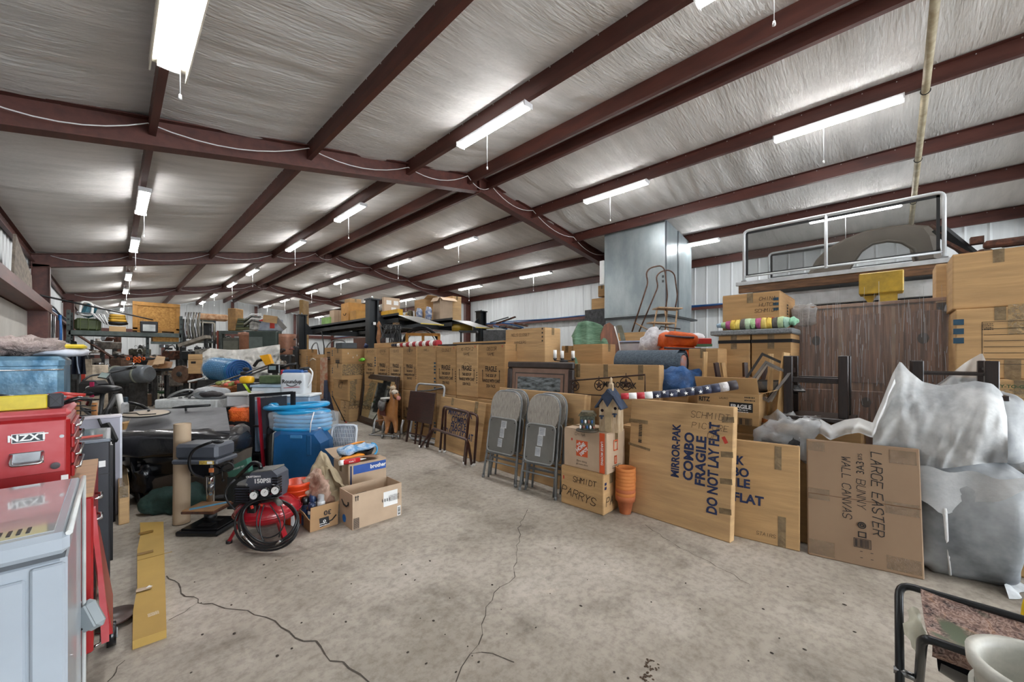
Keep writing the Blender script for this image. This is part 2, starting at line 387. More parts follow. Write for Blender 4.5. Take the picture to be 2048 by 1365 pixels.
# roof lining: foil-backed blanket sagging between the purlins
PX = [-1.2, .29, 1.84, 3.33, 4.6, 5.02, 6.37, 7.9, 9.3, 10.9]
def ceil_bm():
    b = M(); xs = []
    for a, c in zip(PX, PX[1:]):
        n = 7 if c - a > 1 else 2; xs += [(a + (c - a) * i / n, i / n, c - a) for i in range(n)]
    xs.append((PX[-1], 0, 1)); xs = [(XL - .06, 0, 1)] + xs + [(XR + .06, 0, 1)]; ny = int((Y1 - Y0) / .07)
    vs = []
    for j in range(ny + 1):
        y = Y0 + (Y1 - Y0) * j / ny
        for x, t, wd in xs:
            sag = 4 * t * (1 - t) * .05 * min(1, wd)
            wr = 0
            if wd > 1:
                yy = y + .12 * math.sin(x * 1.3) + .25 * noise.noise(Vector((x * .45, y * .25, 0)))
                n1 = noise.noise(Vector((x * .35, yy * 4.2, 3))); n2 = noise.noise(Vector((x * .5, yy * 9, 9)))
                wr = (1 - abs(n1) * 2.2) * .024 + n2 * .016
                wr *= (4 * t * (1 - t)) ** .35 * (.35 + .9 * abs(noise.noise(Vector((x * .4, y * .22, 5))) + .5))
            vs.append((x, y, zc(x) - sag - wr))
    n = len(xs)
    b.add(vs, [(j * n + i, (j + 1) * n + i, (j + 1) * n + i + 1, j * n + i + 1) for j in range(ny) for i in range(n - 1)], True)
    return b
ceil_m = mat('dad7d4', .6, .0, .06, 1.2, .7, hex2='c8c6c3', stretch=(.8, 4.5, 1), bscale=8, spec=.35)
struct('ceiling', ceil_bm(), ceil_m)
b = M(); b.prism([(XL - .15, zc(XL) + .06), (RX, zc(RX) + .06), (XR + .15, zc(XR) + .06), (XR + .15, zc(XR) + .12), (RX, zc(RX) + .12), (XL - .15, zc(XL) + .12)], Y0, Y1)
struct('roof_deck', b, WHITE)
# walls: white lining with vertical ribs
def ribwall(length, h0, h1, hm=None, gap=None):
    """wall in x,z facing -y ; ribs every .3 m"""
    b = M(); n = int(length / .3)
    top = lambda x: h0 + (h1 - h0) * x / length if hm is None else (h0 + (hm[1] - h0) * x / hm[0] if x < hm[0] else hm[1] + (h1 - hm[1]) * (x - hm[0]) / (length - hm[0]))
    for i in range(n + 1):
        xa, xb = i * length / (n + 1), (i + 1) * length / (n + 1); m_ = (xa + xb) / 2
        if gap and gap[0] < m_ < gap[1]: z0 = gap[2]
        else: z0 = 0
        za, zb = top(xa), top(xb); r = .016
        b.add([(xa, 0, z0), (xa + .03, r, z0), (xb - .03, r, z0), (xb, 0, z0), (xa, 0, za), (xa + .03, r, za), (xb - .03, r, zb), (xb, 0, zb)], [(0, 1, 5, 4), (1, 2, 6, 5), (2, 3, 7, 6)])
        b.add([(xa, .06, z0), (xb, .06, z0), (xb, .06, zb), (xa, .06, za)], [(3, 2, 1, 0)])
    return b
WALLM = mat('cfd3d4', .45, 0, .05, 1.5, .2, stretch=(6, 6, .5), bscale=3)
struct('wall_left', ribwall(Y1 - Y0, zc(XL) + .05, zc(XL) + .05), WALLM, None, (XL, Y0, 0), (0, 0, PI / 2))
struct('wall_right', ribwall(Y1 - Y0, zc(XR) + .05, zc(XR) + .05), WALLM, None, (XR, Y1, 0), (0, 0, -PI / 2))
struct('wall_back', ribwall(XR - XL, zc(XL), zc(XR), (RX - XL, zc(RX))), WALLM, None, (XL, Y1, 0), (0, 0, 0))
struct('wall_front', ribwall(XR - XL, zc(XR), zc(XL), (XR - RX, zc(RX)), gap=(1.2, 10.8, 3.45)), WALLM, None, (XR, Y0, 0), (0, 0, PI))  # unseen end wall; wide opening added to let sky in as front fill
# steel frames
def rafter_bm(y):
    b = M(); d = .30
    for xa, xb in ((XL, RX), (RX, XR)):
        for zo, hh, wd in ((0, .012, .16), (d - .012, .012, .16), (.012, d - .024, .012)):
            z = lambda X: zr(X) + zo
            b.add([(xa, y - wd / 2, z(xa)), (xb, y - wd / 2, z(xb)), (xb, y + wd / 2, z(xb)), (xa, y + wd / 2, z(xa)), (xa, y - wd / 2, z(xa) + hh), (xb, y - wd / 2, z(xb) + hh), (xb, y + wd / 2, z(xb) + hh), (xa, y + wd / 2, z(xa) + hh)],
                  [(3, 2, 1, 0), (4, 5, 6, 7), (0, 1, 5, 4), (2, 3, 7, 6), (0, 4, 7, 3), (1, 2, 6, 5)])
    b.box(RX - .012, RX + .012, y - .08, y + .08, zr(RX) - .02, zr(RX) + d)
    return b
for i, y in enumerate(FY[1:-1]):
    struct('rafter', rafter_bm(y), OXIDE)
    for x0, sg in ((XL + .03, 1), (XR - .03, -1)):
        b = M(); xs = sorted((x0, x0 + sg * .012)); b.box(xs[0], xs[1], y - .08, y + .08, 0, zr(x0) + .2)
        xs = sorted((x0 + sg * .012, x0 + sg * .25)); b.box(xs[0], xs[1], y - .006, y + .006, 0, zr(x0) + .1)
        xs = sorted((x0 + sg * .25, x0 + sg * .262)); b.box(xs[0], xs[1], y - .08, y + .08, 0, zr(x0 + sg * .25) + .01)
        struct('column', b, OXIDE)
SCR = mat('cfd0cd', .4, .5)
for i, X in enumerate(PX):
    zb = zr(X) + .13; tz = zb + .205; s_ = 1 if X < 4.9 else -1
    prof = [(0, 0), (.06, 0), (.06, .018), (.057, .018), (.057, .004), (.004, .004), (.004, .2), (.06, .2), (.06, .204), (0, .204)]
    prof = [(X + s_ * (a - .03), zb + c) for a, c in prof]
    if s_ < 0: prof = prof[::-1]
    for ya, yb in zip(FY, FY[1:]):
        o = struct('purlin', M().prism(prof[::-1], ya + .004, yb - .004), OXIDE)
        if X < 4 or X > 5.3:
            b = M(); n = int((yb - ya) / .3)
            if yb > 0 and ya < 15:
                for k in range(n):
                    y = ya + .15 + k * .3; b.box(X - s_ * .03 - .006, X - s_ * .03 + .006, y - .005, y + .005, tz - .02, tz - .008)
                oo = ob('screw_heads', b, SCR, o); oo['kind'] = 'stuff'
# girts along the walls, ridge to end wall posts
for X, sg, z in ((XL, 1, 2.42), (XR, -1, 2.6), (XR, -1, 1.3), (XL, 1, 1.2)):
    xs = sorted((X + sg * .02, X + sg * .2)); b = M().box(xs[0], xs[1], Y0 + .3, Y1 - .02, z, z + .01).box(*sorted((X + sg * .19, X + sg * .2)), Y0 + .3, Y1 - .02, z - .06, z).box(*sorted((X + sg * .02, X + sg * .03)), Y0 + .3, Y1 - .02, z, z + .06)
    struct('girt', b, OXIDE)
for z in (1.2, 2.55): struct('girt', M().box(XL + .1, XR - .1, Y1 - .2, Y1 - .02, z, z + .2), OXIDE)
for X in (1.9, 5.0, 6.2, 8.4, XR - .15): struct('column', M().box(X - .08, X + .08, Y1 - .24, Y1 - .22, 0, zr(X) + .2).box(X - .006, X + .006, Y1 - .22, Y1 - .02, 0, zr(X) + .2), OXIDE)
struct('trim_header', M().box(XL + .02, XL + .34, 6.6, 12.9, 2.22, 2.40), OXIDE); struct('trim_jamb', M().box(XL + .02, XL + .33, 12.2, 12.5, 0, 2.22), OXIDE)
struct('trim_jamb', M().box(XL + .02, XL + .30, 15.0, 15.1, 0, 2.22), OXIDE)
struct('door_1', M().box(XL + .03, XL + .07, 6.7, 12.2, 0, 2.2), mat('bdbab3', .6, 0, .06, 2))
# ---------------------------------------------------------------- strip lights and their pull cords
LEDM = mat('ffffff', .5, 0, .0, emit=LED_STRENGTH); HOUS = mat('d8d8d8', .4)
def make_led():
    t = thing('strip_light', 'x', 'light')
    b = M().prism([(-.065, 0), (.065, 0), (.05, -.045), (-.05, -.045)][::-1], -.62, .62)
    ob('housing', b.box(-.07, .07, -.635, -.62, -.06, 0).box(-.07, .07, .62, .635, -.06, 0), HOUS, t)
    b = M().prism([(-.056, -.046), (-.056, -.052), (-.035, -.066), (.035, -.066), (.056, -.052), (.056, -.046)], -.615, .615)
    ob('diffuser', b, LEDM, t)
    c = M().tube([(0.02, .1, -.06), (.02, .1, -.5)], .003, 5); ob('pull_cord', c, WHITE, t)
    ob('cord_bell', M().lathe([(0, .02), (.008, .015), (.012, -.015), (0, -.02)], 8, (.02, .1, -.51)), WHITE, t)
    return t
led0 = make_led(); used = False
rows = [(.31, 'over the left wall side', (3.48, 8.0, 11.2, 15.7, 19.2, 23.4, 26.6)), (3.35, 'on the purlin just left of the ridge', (.5, 3.62, 7.85, 11.2, 15.7, 19.0, 23.0, 26.4)),
        (6.37, 'on the first light row right of the ridge', (.5, 3.58, 8.08, 11.2, 15.7, 19.0, 23.0, 26.4)), (9.3, 'on the light row nearest the right wall', (.46, 3.3, 8.0, 11.2, 15.7, 19.0, 23.0, 26.4))]
ORD = ['nearest', 'second', 'third', 'fourth', 'fifth', 'sixth', 'seventh', 'eighth', 'ninth', 'tenth', 'eleventh', 'twelfth', 'thirteenth', 'fourteenth', 'fifteenth']
for X, nm, ys in rows:
    for i, y in enumerate(ys):
        lb = f'{ORD[i]} lit white strip light {nm}'; loc = (X, y, zr(X) + .125)
        if not used: led0.location = loc; led0['label'] = lb; led0['group'] = 'strip lights under the purlins'; used = True
        else: dup(led0, loc, (0, 0, 0), lb, 'strip lights under the purlins')
for X, nm in ((.31, 'over the left wall side'), (3.35, 'left of the ridge'), (6.37, 'right of the ridge'), (9.3, 'nearest the right wall')):
    for y, k in ((-3.5, 'first'), (-7.5, 'last')): dup(led0, (X, y, zr(X) + .125), (0, 0, 0), f'{k} lit unseen strip light {nm} by the added front opening', 'unseen strip lights behind the camera')  # unseen lamps behind the camera, kept for the light they add
# plastic hood around the nearest left light
t = ob('light_cover', M().box(-.11, .11, -.75, .68, -.012, 0).box(-.115, -.105, -.75, .68, -.09, 0).box(.105, .115, -.75, .68, -.09, 0), mat('e2ddd0', .35, 0, .05, alpha=.9), None, (.31, 3.48, zr(.31) + .124))
tag(t, 'cream plastic cover round the nearest left strip light', 'cover')
# cables looped along the first two frames
def swag(pts, sag, label, m=WHITE, r=.006):
    P = []
    for a, c in zip(pts, pts[1:]):
        a, c = Vector(a), Vector(c); n = 8
        for i in range(n): t_ = i / n; p = a.lerp(c, t_); p.z -= sag * 4 * t_ * (1 - t_); P.append(p)
    P.append(Vector(pts[-1])); return solo('cable', M().tube(P, r, 6), m, label, 'cable')
for n, (fy, lb) in enumerate(((FY[2], 'white cable looped under the purlins along the nearest rafter'), (FY[3], 'thin cable looped along the second rafter'), (FY[4], 'thin cable looped along the third rafter'))):
    swag([(x, fy - .11, zr(x) + .24 - .03 * (i % 2)) for i, x in enumerate((XL + .3, .25, 1.8, 3.28, 4.5, 5.1, 6.3, 7.8, 9.2))], .14, lb)
b = M().tube([(4.9, -.3, zr(4.9) + .10)] + [(x, -.3, zr(x) + .09) for x in (6.37, 7.9, 9.3)] + [(10.8, -.3, zr(10.8) + .09)], .035, 10)
cd = thing('conduit_pipe', 'cream painted pipe tied under the purlins at upper right', 'pipe'); ob('pipe_tube', b, mat('b3a88f', .6, 0, .15, 8, hex2='8f8266'), cd)
for x in (6.37, 7.9, 9.3): ob('wire_tie', M().tube(arc((x, -.3, zr(x) + .09), .04, 0, 2 * PI, 12, (0, 1, 0)), .005, 5), BLACK, cd)
BLUE = mat('1f4f84', .5, 0, .2, 5)
for X, sg, z, lb in ((XL, 1, 2.46, 'blue air hoses lying along the left wall girt'), (XR, -1, 2.64, 'blue air line running along the right wall girt')):
    t = thing('air_hose', lb, 'hose')
    for k in range(3 if sg > 0 else 2):
        ob('hose_run', M().tube([(X + sg * (.16 + .03 * k) + .012 * math.sin(y * 1.7 + k), y, z + .02 * k + .02 * math.sin(y * 1.1 + 2 * k)) for y in [3 + .5 * i for i in range(38 if sg > 0 else 50)]], .018, 6), BLUE if k < 2 else BLACK, t)
# ================================================================ right side: the row of moving cartons
def W2(X, u): return aX(u, 714, X).y          # Y of the picture column u on the plane X
HL = 'cartons in the long row'
DF = [(728, 752), (752, 778), (778, 805), (805, 833), (833, 872), (872, 912), (912, 955), (955, 1010)]
def dishprint(t, y, z, s=1.0):
    z = .40
    for k, (wd, sz) in enumerate((('FRAGILE', .085), ('THIS SIDE UP', .05), ('HANDLE WITH CARE', .05), ('DISH PACK', .05))):
        txt(t, wd, 'L', y, z - (0, .078, .138, .198)[k] * s, sz * s, INK, sx=.62, bold=.02)
    for dy in (-.165, .165):
        b = M().add([(-.004, -.07, 0), (.004, -.07, 0), (.004, .05, 0), (-.004, .05, 0), (-.011, .05, 0), (.011, .05, 0), (0, .075, 0)], [(0, 1, 2, 3), (4, 5, 6)])
        o = ob('arrow_mark', b, INK, t); o.matrix_local = facemat('L', y + dy, z - .08, .003)
def cornerbars(t, z, n=3, s=.028, gap=.05, face='L', y=.03, m=None, wd=.045):
    b = M()
    for k in range(n): b.box(-wd / 2, wd / 2, k * gap, k * gap + s, 0, .001)
    o = ob('printed_bars', b, m or TEAL, t); o.matrix_local = facemat(face, y, z, .0016)
notes = ['KITCHEN', 'DINING', 'GLASS', 'CHINA', 'HALL', 'CLOSET', 'KITCH 2', 'DECOR']
for i, (ul, ur) in enumerate(DF):
    zt = 1.466 + (.0, .004, -.004, .002, .006, -.006, .004, 0)[i]; X = 3.5 + (0, .01, -.005, .0, .012, .0, -.006, .004)[i]
    place = f'{ORD[7 - i] if i < 7 else "nearest"} in the row counted from the framed picture'
    ul += .8; t = carton(ur, None, 690, ul, None, f'tall carton {"without print" if i == 4 else "printed FRAGILE"}, {place}', X=X, zb=.735, zt=zt, w=.45, c=i, group=HL)
    l = t['dims'][1]; H = t['dims'][2]
    if i != 4: dishprint(t, l / 2, .47 - .02 * (i % 2), min(1.15, l / .42))
    if i in (0, 4): cornerbars(t, .30 if i else .38, 4, y=.03)
    if i == 4: cornerbars(t, .06, 4); 
    if i in (1, 3, 5, 6): cornerbars(t, .2, 5, .012, .035, y=.012, wd=.02, m=INK)
    hand(t, notes[i], 'L', l / 2 - .02, H - .06, .045, wd=.09); 
    if i in (6, 7): hand(t, 'NAME', 'L', l / 2, H - .13, .04, wd=.09)
    if i in (1, 3, 6): o = ob('pen_circle', M().tube(arc((0, 0, 0), .05, 0, 2 * PI, 18, (1.4, 0, 0), (0, 1, 0)), .0012, 4), MARK, t); o.matrix_local = facemat('L', l / 2, H - (.3 if i == 6 else .08), .003)
    if i in (3, 5, 6, 7, 4): patch(t, 'L', .05, H - .03, .012, .025, REDP)
    t = carton(ur, None, 690, ul, None, f'tall carton standing on the floor beneath the {place.replace("counted ", "")}', X=X - .01, zb=0, zt=.732, w=.45, c=i + 1, group='cartons under the long row', tape=False)
    l = t['dims'][1]
    if i < 7: dishprint(t, l / 2, .5, min(1.1, l / .42))
    if i in (3, 4): cornerbars(t, .1, 4)
# further stacks at the far end of the row
Y7 = Fl(698, 845).y
def stk(u, vb, vt, uL, uR, label, **k):
    return carton(u, vb, vt, uL, uR, label, **k)
t = stk(698, 845, 803, 681, 720, 'taped carton on the floor at the foot of the stack beside the mirror', h=0, c=2); hand(t, 'PATIO', 'L', t['dims'][1] / 2, .2, .09, rot=-PI / 2); hand(t, 'BOOKS', 'R', .15, .3, .07)
patch(t, 'R', t['dims'][0] / 2, t['dims'][2] - .05, t['dims'][0] * .96, .09, TAPEC, name='tape_band')
t = stk(696, None, 762, 668, 727, 'carton with pen marks, second from the floor beside the mirror', Y=Y7, zb=.42, zt=.84, c=1); hand(t, 'K7', 'L', t['dims'][1] / 2, .3, .13)
patch(t, 'R', .1, .2, .12, .4, TAPEC, name='tape_band')
t = stk(684, None, 727, 667, 729, 'carton wrapped in shiny tape, third from the floor beside the mirror', Y=Y7 + .02, zb=.842, zt=1.165, c=0)
patch(t, 'R', t['dims'][0] / 2, .2, t['dims'][0] * .98, .22, TAPEC, name='tape_band')
o = ob('pen_circle', M().tube(arc((0, 0, 0), .07, 0, 2 * PI, 18, (1.2, 0, 0), (0, 1, 0)), .0015, 4), MARK, t); o.matrix_local = facemat('R', .15, .16, .003)
t = stk(684, None, 698, 667, 729, 'carton printed on its narrow side, topmost beside the mirror', Y=Y7 + .02, zb=1.167, zt=1.46, c=3); stripes(t, 'L', t['dims'][1] / 2, .05, .2, .1, 3, INK, vert=False, name='lettering')
for q in ((.12, .2), (.3, .16), (.22, .12)): patch(t, 'R', q[0], q[1], .01, .03, PAPER)
carton(684, None, 686, 671, 714, 'flat dark grey carton lying on the stack beside the mirror', Y=Y7 + .04, zb=1.464, zt=1.58, m=mat('43484d', .6), tape=False)
for i, (z0, z1) in enumerate(((0, .70), (.702, 1.12), (1.122, 1.52))):
    t = stk(666, None, 700, 649, None, f'carton in the narrow stack left of the taped cartons, {("bottom", "middle", "top")[i]} one', X=3.62, zb=z0, zt=z1, w=.45, c=i + 1, group='narrow stack of cartons')
    cornerbars(t, (z1 - z0) * .5, 3, .03, .05)
    if i == 2: stripes(t, 'L', t['dims'][1] / 2, .2, .2, .2, 5, INK, vert=False, name='lettering')
t = carton(648, None, 708, 617, None, 'tall upright carton behind the dark blue folding chair', X=3.72, zb=0, zt=1.36, w=.5, c=0); cornerbars(t, .9, 5, .03, .06); stripes(t, 'L', t['dims'][1] * .7, .25, .25, .25, 6, INK, vert=False, name='lettering')
t = carton(615, None, 700, 592, None, 'tall carton at the far end of the carton row', X=3.6, zb=0, zt=1.5, w=.25, c=3); cornerbars(t, 1.1, 4, .03, .06)
A = aX(640, 715, 3.62); t = thing('long_box', 'long upright carton bound with white cord', 'box', (A.x, A.y, 0)); ob('box_body', rbx(-.09, .07, 0, .42, 0, 1.27, .005), CARD[3], t)
ob('cord', M().tube([(-.1, .0, 1.22), (-.1, .2, 1.26), (-.1, .42, 1.2), (.08, .44, 1.2)], .008, 5), PAPER, t)
A = aX(650, 715, 3.5); t = thing('long_box', 'narrow white and red printed upright box in the carton row', 'box', (A.x, A.y, 0)); ob('box_body', rbx(-.04, .06, 0, .2, 0, 1.28, .004), mat('c9b9a0', .6, hex2='b56a4d', scale=9), t)
# dark blue folding camp chair
A = Fl(655, 850); t = thing('camp_chair', 'folded dark blue camp chair standing upright by the cartons', 'chair', A, .3)
NAVYC = mat('1a2136', .7, 0, .3, 10, .4)
for k, (dx, h, r) in enumerate(((0, .85, .05), (.09, .62, .045), (-.1, .5, .05), (.15, .5, .035))):
    ob('fabric_fold', M().tube([(dx, .0, .05), (dx * .8, .03, h * .5), (dx * .6, .05, h)], [r, r * 1.15, r * .6], 8), NAVYC, t)
ob('frame_tube', M().tube([(.1, 0, .55), (.2, -.05, .3), (.3, -.12, .02)], .01, 6).tube([(-.05, 0, .5), (-.2, -.02, .35), (-.28, -.05, .3)], .01, 6), BLACK, t)
ob('red_foot', M().cyl((.3, -.12, .02), (.33, -.14, -.0), .012), REDP, t)

# framed floor mirror
FRM = mat('33241d', .35, 0, .25, 14, .15)
t, W, H = leanp((714, 843), (782, 869), 747, 'dark wood framed mirror leaning on the carton row', 7, .04, 'floor_mirror', 'mirror', make=False)
fw_ = .10; b = M().box(0, fw_, 0, .05, 0, H, .012).box(W - fw_, W, 0, .05, 0, H, .012).box(fw_, W - fw_, 0, .05, 0, .13, .012).box(fw_, W - fw_, 0, .05, H - fw_, H, .012); ob('frame', b, FRM, t)
b = M()
for k in range(int(W / .035)): b.box(.02 + k * .035, .035 + k * .035, -.006, 0, .015, .06)
ob('carved_moulding', b, mat('4a372a', .4), t)
ob('glass', rbx(fw_ - .01, W - fw_ + .01, .02, .03, .12, H - fw_ + .01), mat('c9d0cc', .03, 1, 0), t)
ob('backing', rbx(0.02, W - .02, .05, .056, .02, H - .02), WOODM, t)

# spring horse
def skin(name, verts, edges, radii, m, parent=None, sub=2, root=0):
    me = bpy.data.meshes.new(name); me.from_pydata(verts, edges, []); o = bpy.data.objects.new(name, me); COL.objects.link(o)
    md = o.modifiers.new('s', 'SKIN'); md.use_smooth_shade = True
    for i, r in enumerate(radii):
        me.skin_vertices[0].data[i].radius = r if isinstance(r, tuple) else (r, r); me.skin_vertices[0].data[i].use_root = i == root
    sb = o.modifiers.new('u', 'SUBSURF'); sb.levels = sb.render_levels = sub
    dg = bpy.context.evaluated_depsgraph_get(); me2 = bpy.data.meshes.new_from_object(o.evaluated_get(dg)); bpy.data.objects.remove(o)
    for p in me2.polygons: p.use_smooth = True
    me2.materials.clear(); me2.materials.append(m); return link(name, me2, parent)
HRS = mat('b8814c', .3, 0, .22, 5, hex2='986237', coat=.4)
A = Fl(783, 874); t = thing('spring_horse', 'brown plastic spring riding horse with pink nose and dark saddle', 'toy', A, YAW * -1 - .15)
# local x to the picture's right, y away from the camera
V = [(-.13, .12, .42), (-.27, .22, .44), (.0, .02, .40), (.05, -.02, .52), (.06, -.04, .66), (.05, -.04, .74), (.13, -.10, .70), (.18, -.13, .645),
     (-.06, .0, .26), (-.06, -.03, .12), (-.04, -.12, .07), (.06, .0, .28), (.09, -.03, .14), (.12, -.10, .08), (-.30, .22, .26), (-.34, .3, .12), (-.20, .26, .26), (-.16, .34, .12)]
E_ = [(0, 1), (0, 2), (2, 3), (3, 4), (4, 5), (5, 6), (6, 7), (2, 8), (8, 9), (9, 10), (2, 11), (11, 12), (12, 13), (1, 14), (14, 15), (1, 16), (16, 17)]
RD = [.115, .11, .125, .085, .062, .058, .05, .036, .058, .034, .026, .058, .034, .026, .055, .03, .055, .03]
skin('body', V, E_, RD, HRS, t)
ob('mane', M().ell((.04, -.02, .79), (.05, .055, .04), 10, 6, 1, .02, 12).ell((.01, 0, .72), (.03, .05, .07), 8, 6, 1, .02, 12), mat('c9b79c', .6, 0, .2, 14), t)
ob('face_blaze', M().ell((.11, -.11, .735), (.06, .05, .04), 10, 6), mat('d8cbb8', .4), t)
ob('nose', M().ell((.19, -.145, .645), (.038, .034, .038), 10, 6), mat('c9877c', .4), t)
for dx in (.005, .075): ob('ear', M().lathe([(.016, 0), (.012, .03), (0, .06)], 6, (dx, -.02, .80)), HRS, t)
for dx in (.09, .15): ob('eye', M().ell((dx, -.16 + dx * .1, .725), (.009, .009, .01), 8, 5), BLKG, t)
ob('bridle', M().tube(arc((.145, -.12, .685), .055, 0, 2 * PI, 14, (1, .3, 0), (0, .3, 1)), .006, 5, True), BLACK, t)
ob('saddle', M().grid(lambda u, v: Vector((-.04 - .2 * v, -.01 + .15 * v + .14 * math.sin((u - .5) * 3.6), .44 + .12 * math.cos((u - .5) * 3.4) + .05 * (v - .5) ** 2 * 4)), 12, 8), mat('2f2a28', .35, 0, .4, 12, .3, hex2='55504e'), t)
ob('saddle_blanket', M().grid(lambda u, v: Vector((-.05 - .17 * v, .01 + .13 * v + .132 * math.sin((u - .5) * 4.6), .41 + .122 * math.cos((u - .5) * 4.3))), 12, 6), mat('5b1f18', .6), t)
ob('hand_peg', M().cyl((-.17, -.03, .62), (.0, -.03, .635), .016), PAPER, t)
ob('foot_peg', M().cyl((-.26, -.02, .25), (-.02, -.01, .29), .014), mat('8a5a3a', .5), t)
for sx in (-.32, -.16, .16): ob('spring_post', M().tube([(sx, .1, .26), (sx - .01, .05, .16), (sx, .02, .05)], .022, 8), mat('a8aaac', .3, .6, .2, 20), t)
ob('base_frame', M().tube([(-.32, .5, .05), (-.32, -.12, .045), (.16, -.16, .045), (.16, .5, .05)], .012, 6), STEEL, t)
for sx in (-.08, .1, .2): ob('caster', M().cyl((sx - .012, -.15, .035), (sx + .012, -.15, .035), .034), STEEL, t)

# folding tray table and silver frame
t, W, H = leanp((818, 880), (874, 893), 765, 'rounded silver tube frame leaning behind the tray table', 10, .04, 'folding_stand', 'stand', make=False)
ob('frame_tube', M().tube(rounded([(0, 0, .03), (0, 0, H - .02), (W, 0, H - .02), (W, 0, .03)], .09, 5, True), .017, 8, True), mat('b4b6ba', .3, .5, .1), t)
ob('cross_tube', M().tube([(.01, .02, H * .84), (W * .5, .02, H * .88), (W * .95, .02, H * .95)], .013, 8), STEEL, t); ob('cross_tube', M().tube([(.02, .02, .06), (W - .02, .02, .1)], .01, 8), STEEL, t)
t, W, H = leanp((812, 884), (856, 895), 782, 'dark brown folding tray table leaning against the cartons', 9, .03, 'tray_table', 'table', make=False)
DB = mat('3a1f18', .3, 0, .2, 8, .1, stretch=(1, 1, 10), coat=.3)
bm_ = M(); bm_.box(-.03, W + .05, -.03, -.012, H * .42, H, .006); ob('table_top', bm_, DB, t)
for x0, x1 in ((.01, .02), (W * .42, W * .36), (W * .62, W * .7), (W * .98, W)): ob('leg', M().bar((x0, 0, .0), (x1, 0, H * .9), .028, .02), DB, t)
ob('stretcher', M().bar((.0, 0, .14), (W, 0, .14), .02, .02), DB, t)

# mirror-pak cartons leaning, back to front
def navytext(t, lines, x0, z0, dx, rot, size, sx=.8, al='y'):
    for k, s_ in enumerate(lines): txt(t, s_, 'R', x0 + k * dx[0], z0 + k * dx[1] if not isinstance(z0, list) else z0[k], size[k] if isinstance(size, list) else size, NAVY, rot, sx, .03)
t, W, H = leanp((868, 893), (958, 925), 793, 'flat navy-lettered mirror carton leaning behind the brown tube frames', 9, .09, 'flat_carton', 'box', CARD[0])
for k, (s_, dz) in enumerate((('MIRROR-PAK', .74), ('COMBO', .60), ('FRAGILE', .47), ('DO NOT LAY FLAT', .35))): txt(t, s_, 'R', W * .5, H * dz, .085 * W / .75, NAVY, .0, .8 if k < 3 else .68, .025)
patch(t, 'R', W * .3, H - .05, .06, .1, TAPEC, name='tape_strip'); patch(t, 'R', W * .82, H - .08, .07, .16, TAPEC, name='tape_strip')
t, W, H = leanp((984, 936), (1156, 992), 775, 'large carton panel leaning behind the grey folding chairs', 7, .10, 'flat_carton', 'box', CARD[2])
patch(t, 'R', W * .86, H * .72, .12, .05, TAPEC, name='tape_strip'); scribble(t, 'R', W * .9, H * .45, .2, .06, 3, rot=PI / 2)
for z in (.22, .36): patch(t, 'R', W * .5, H * z, W * .98, .012, mat('8a6238', .8), name='crease')

# brown tube stands with white caps
def ustand(pts_list, label):
    A = Vector(pts_list[0][0]); t = thing('tube_stand', label, 'stand', (A.x, A.y, 0))
    for P in pts_list:
        P = [Vector(p) - Vector((A.x, A.y, 0)) for p in P]; ob('tube', M().tube(rounded(P, .07, 5), .0165, 8), mat('44231d', .3, .2, .2, 20, coat=.3), t)
        for e in (P[0], P[-1]): ob('foot_cap', M().cyl(e + Vector((0, 0, -.002)), e + Vector((0, 0, .03)), .021, .019, 10), PAPER, t)
    return t
def fz(u, v, z=0.0, base=None):   # point above a floor point seen at column u: floor point from (u0,v0), height z
    p = Fl(u, v); return Vector((p.x, p.y, z))
a, b_, c_, d_ = Fl(880, 905), Fl(928, 929), Fl(889, 906), Fl(948, 932)
hh = .58
up = lambda p, dx, h: Vector((p.x + dx, p.y, h))
ustand([[Vector((a.x, a.y, .0)), up(a, .06, .62), up(b_, .08, .62), Vector((b_.x, b_.y, 0))], [Vector((c_.x, c_.y, 0)), up(c_, .02, .60), up(d_, .06, .60), Vector((d_.x, d_.y, 0))]], 'tall brown tube folding stand with white foot caps')
a, b_, c_, d_ = Fl(840, 896), Fl(930, 931), Fl(849, 897), Fl(944, 933)
a2, b2 = D(866, 857, dep(a) - .1), D(935, 880, dep(b_) - .12)
ustand([[a, a2, b2, b_], [c_ + Vector((.02, 0, 0)), a2 + Vector((.02, .01, -.01)), b2 + Vector((.02, .02, -.01)), d_]], 'low brown tube stand tipped over in front of the tall one')

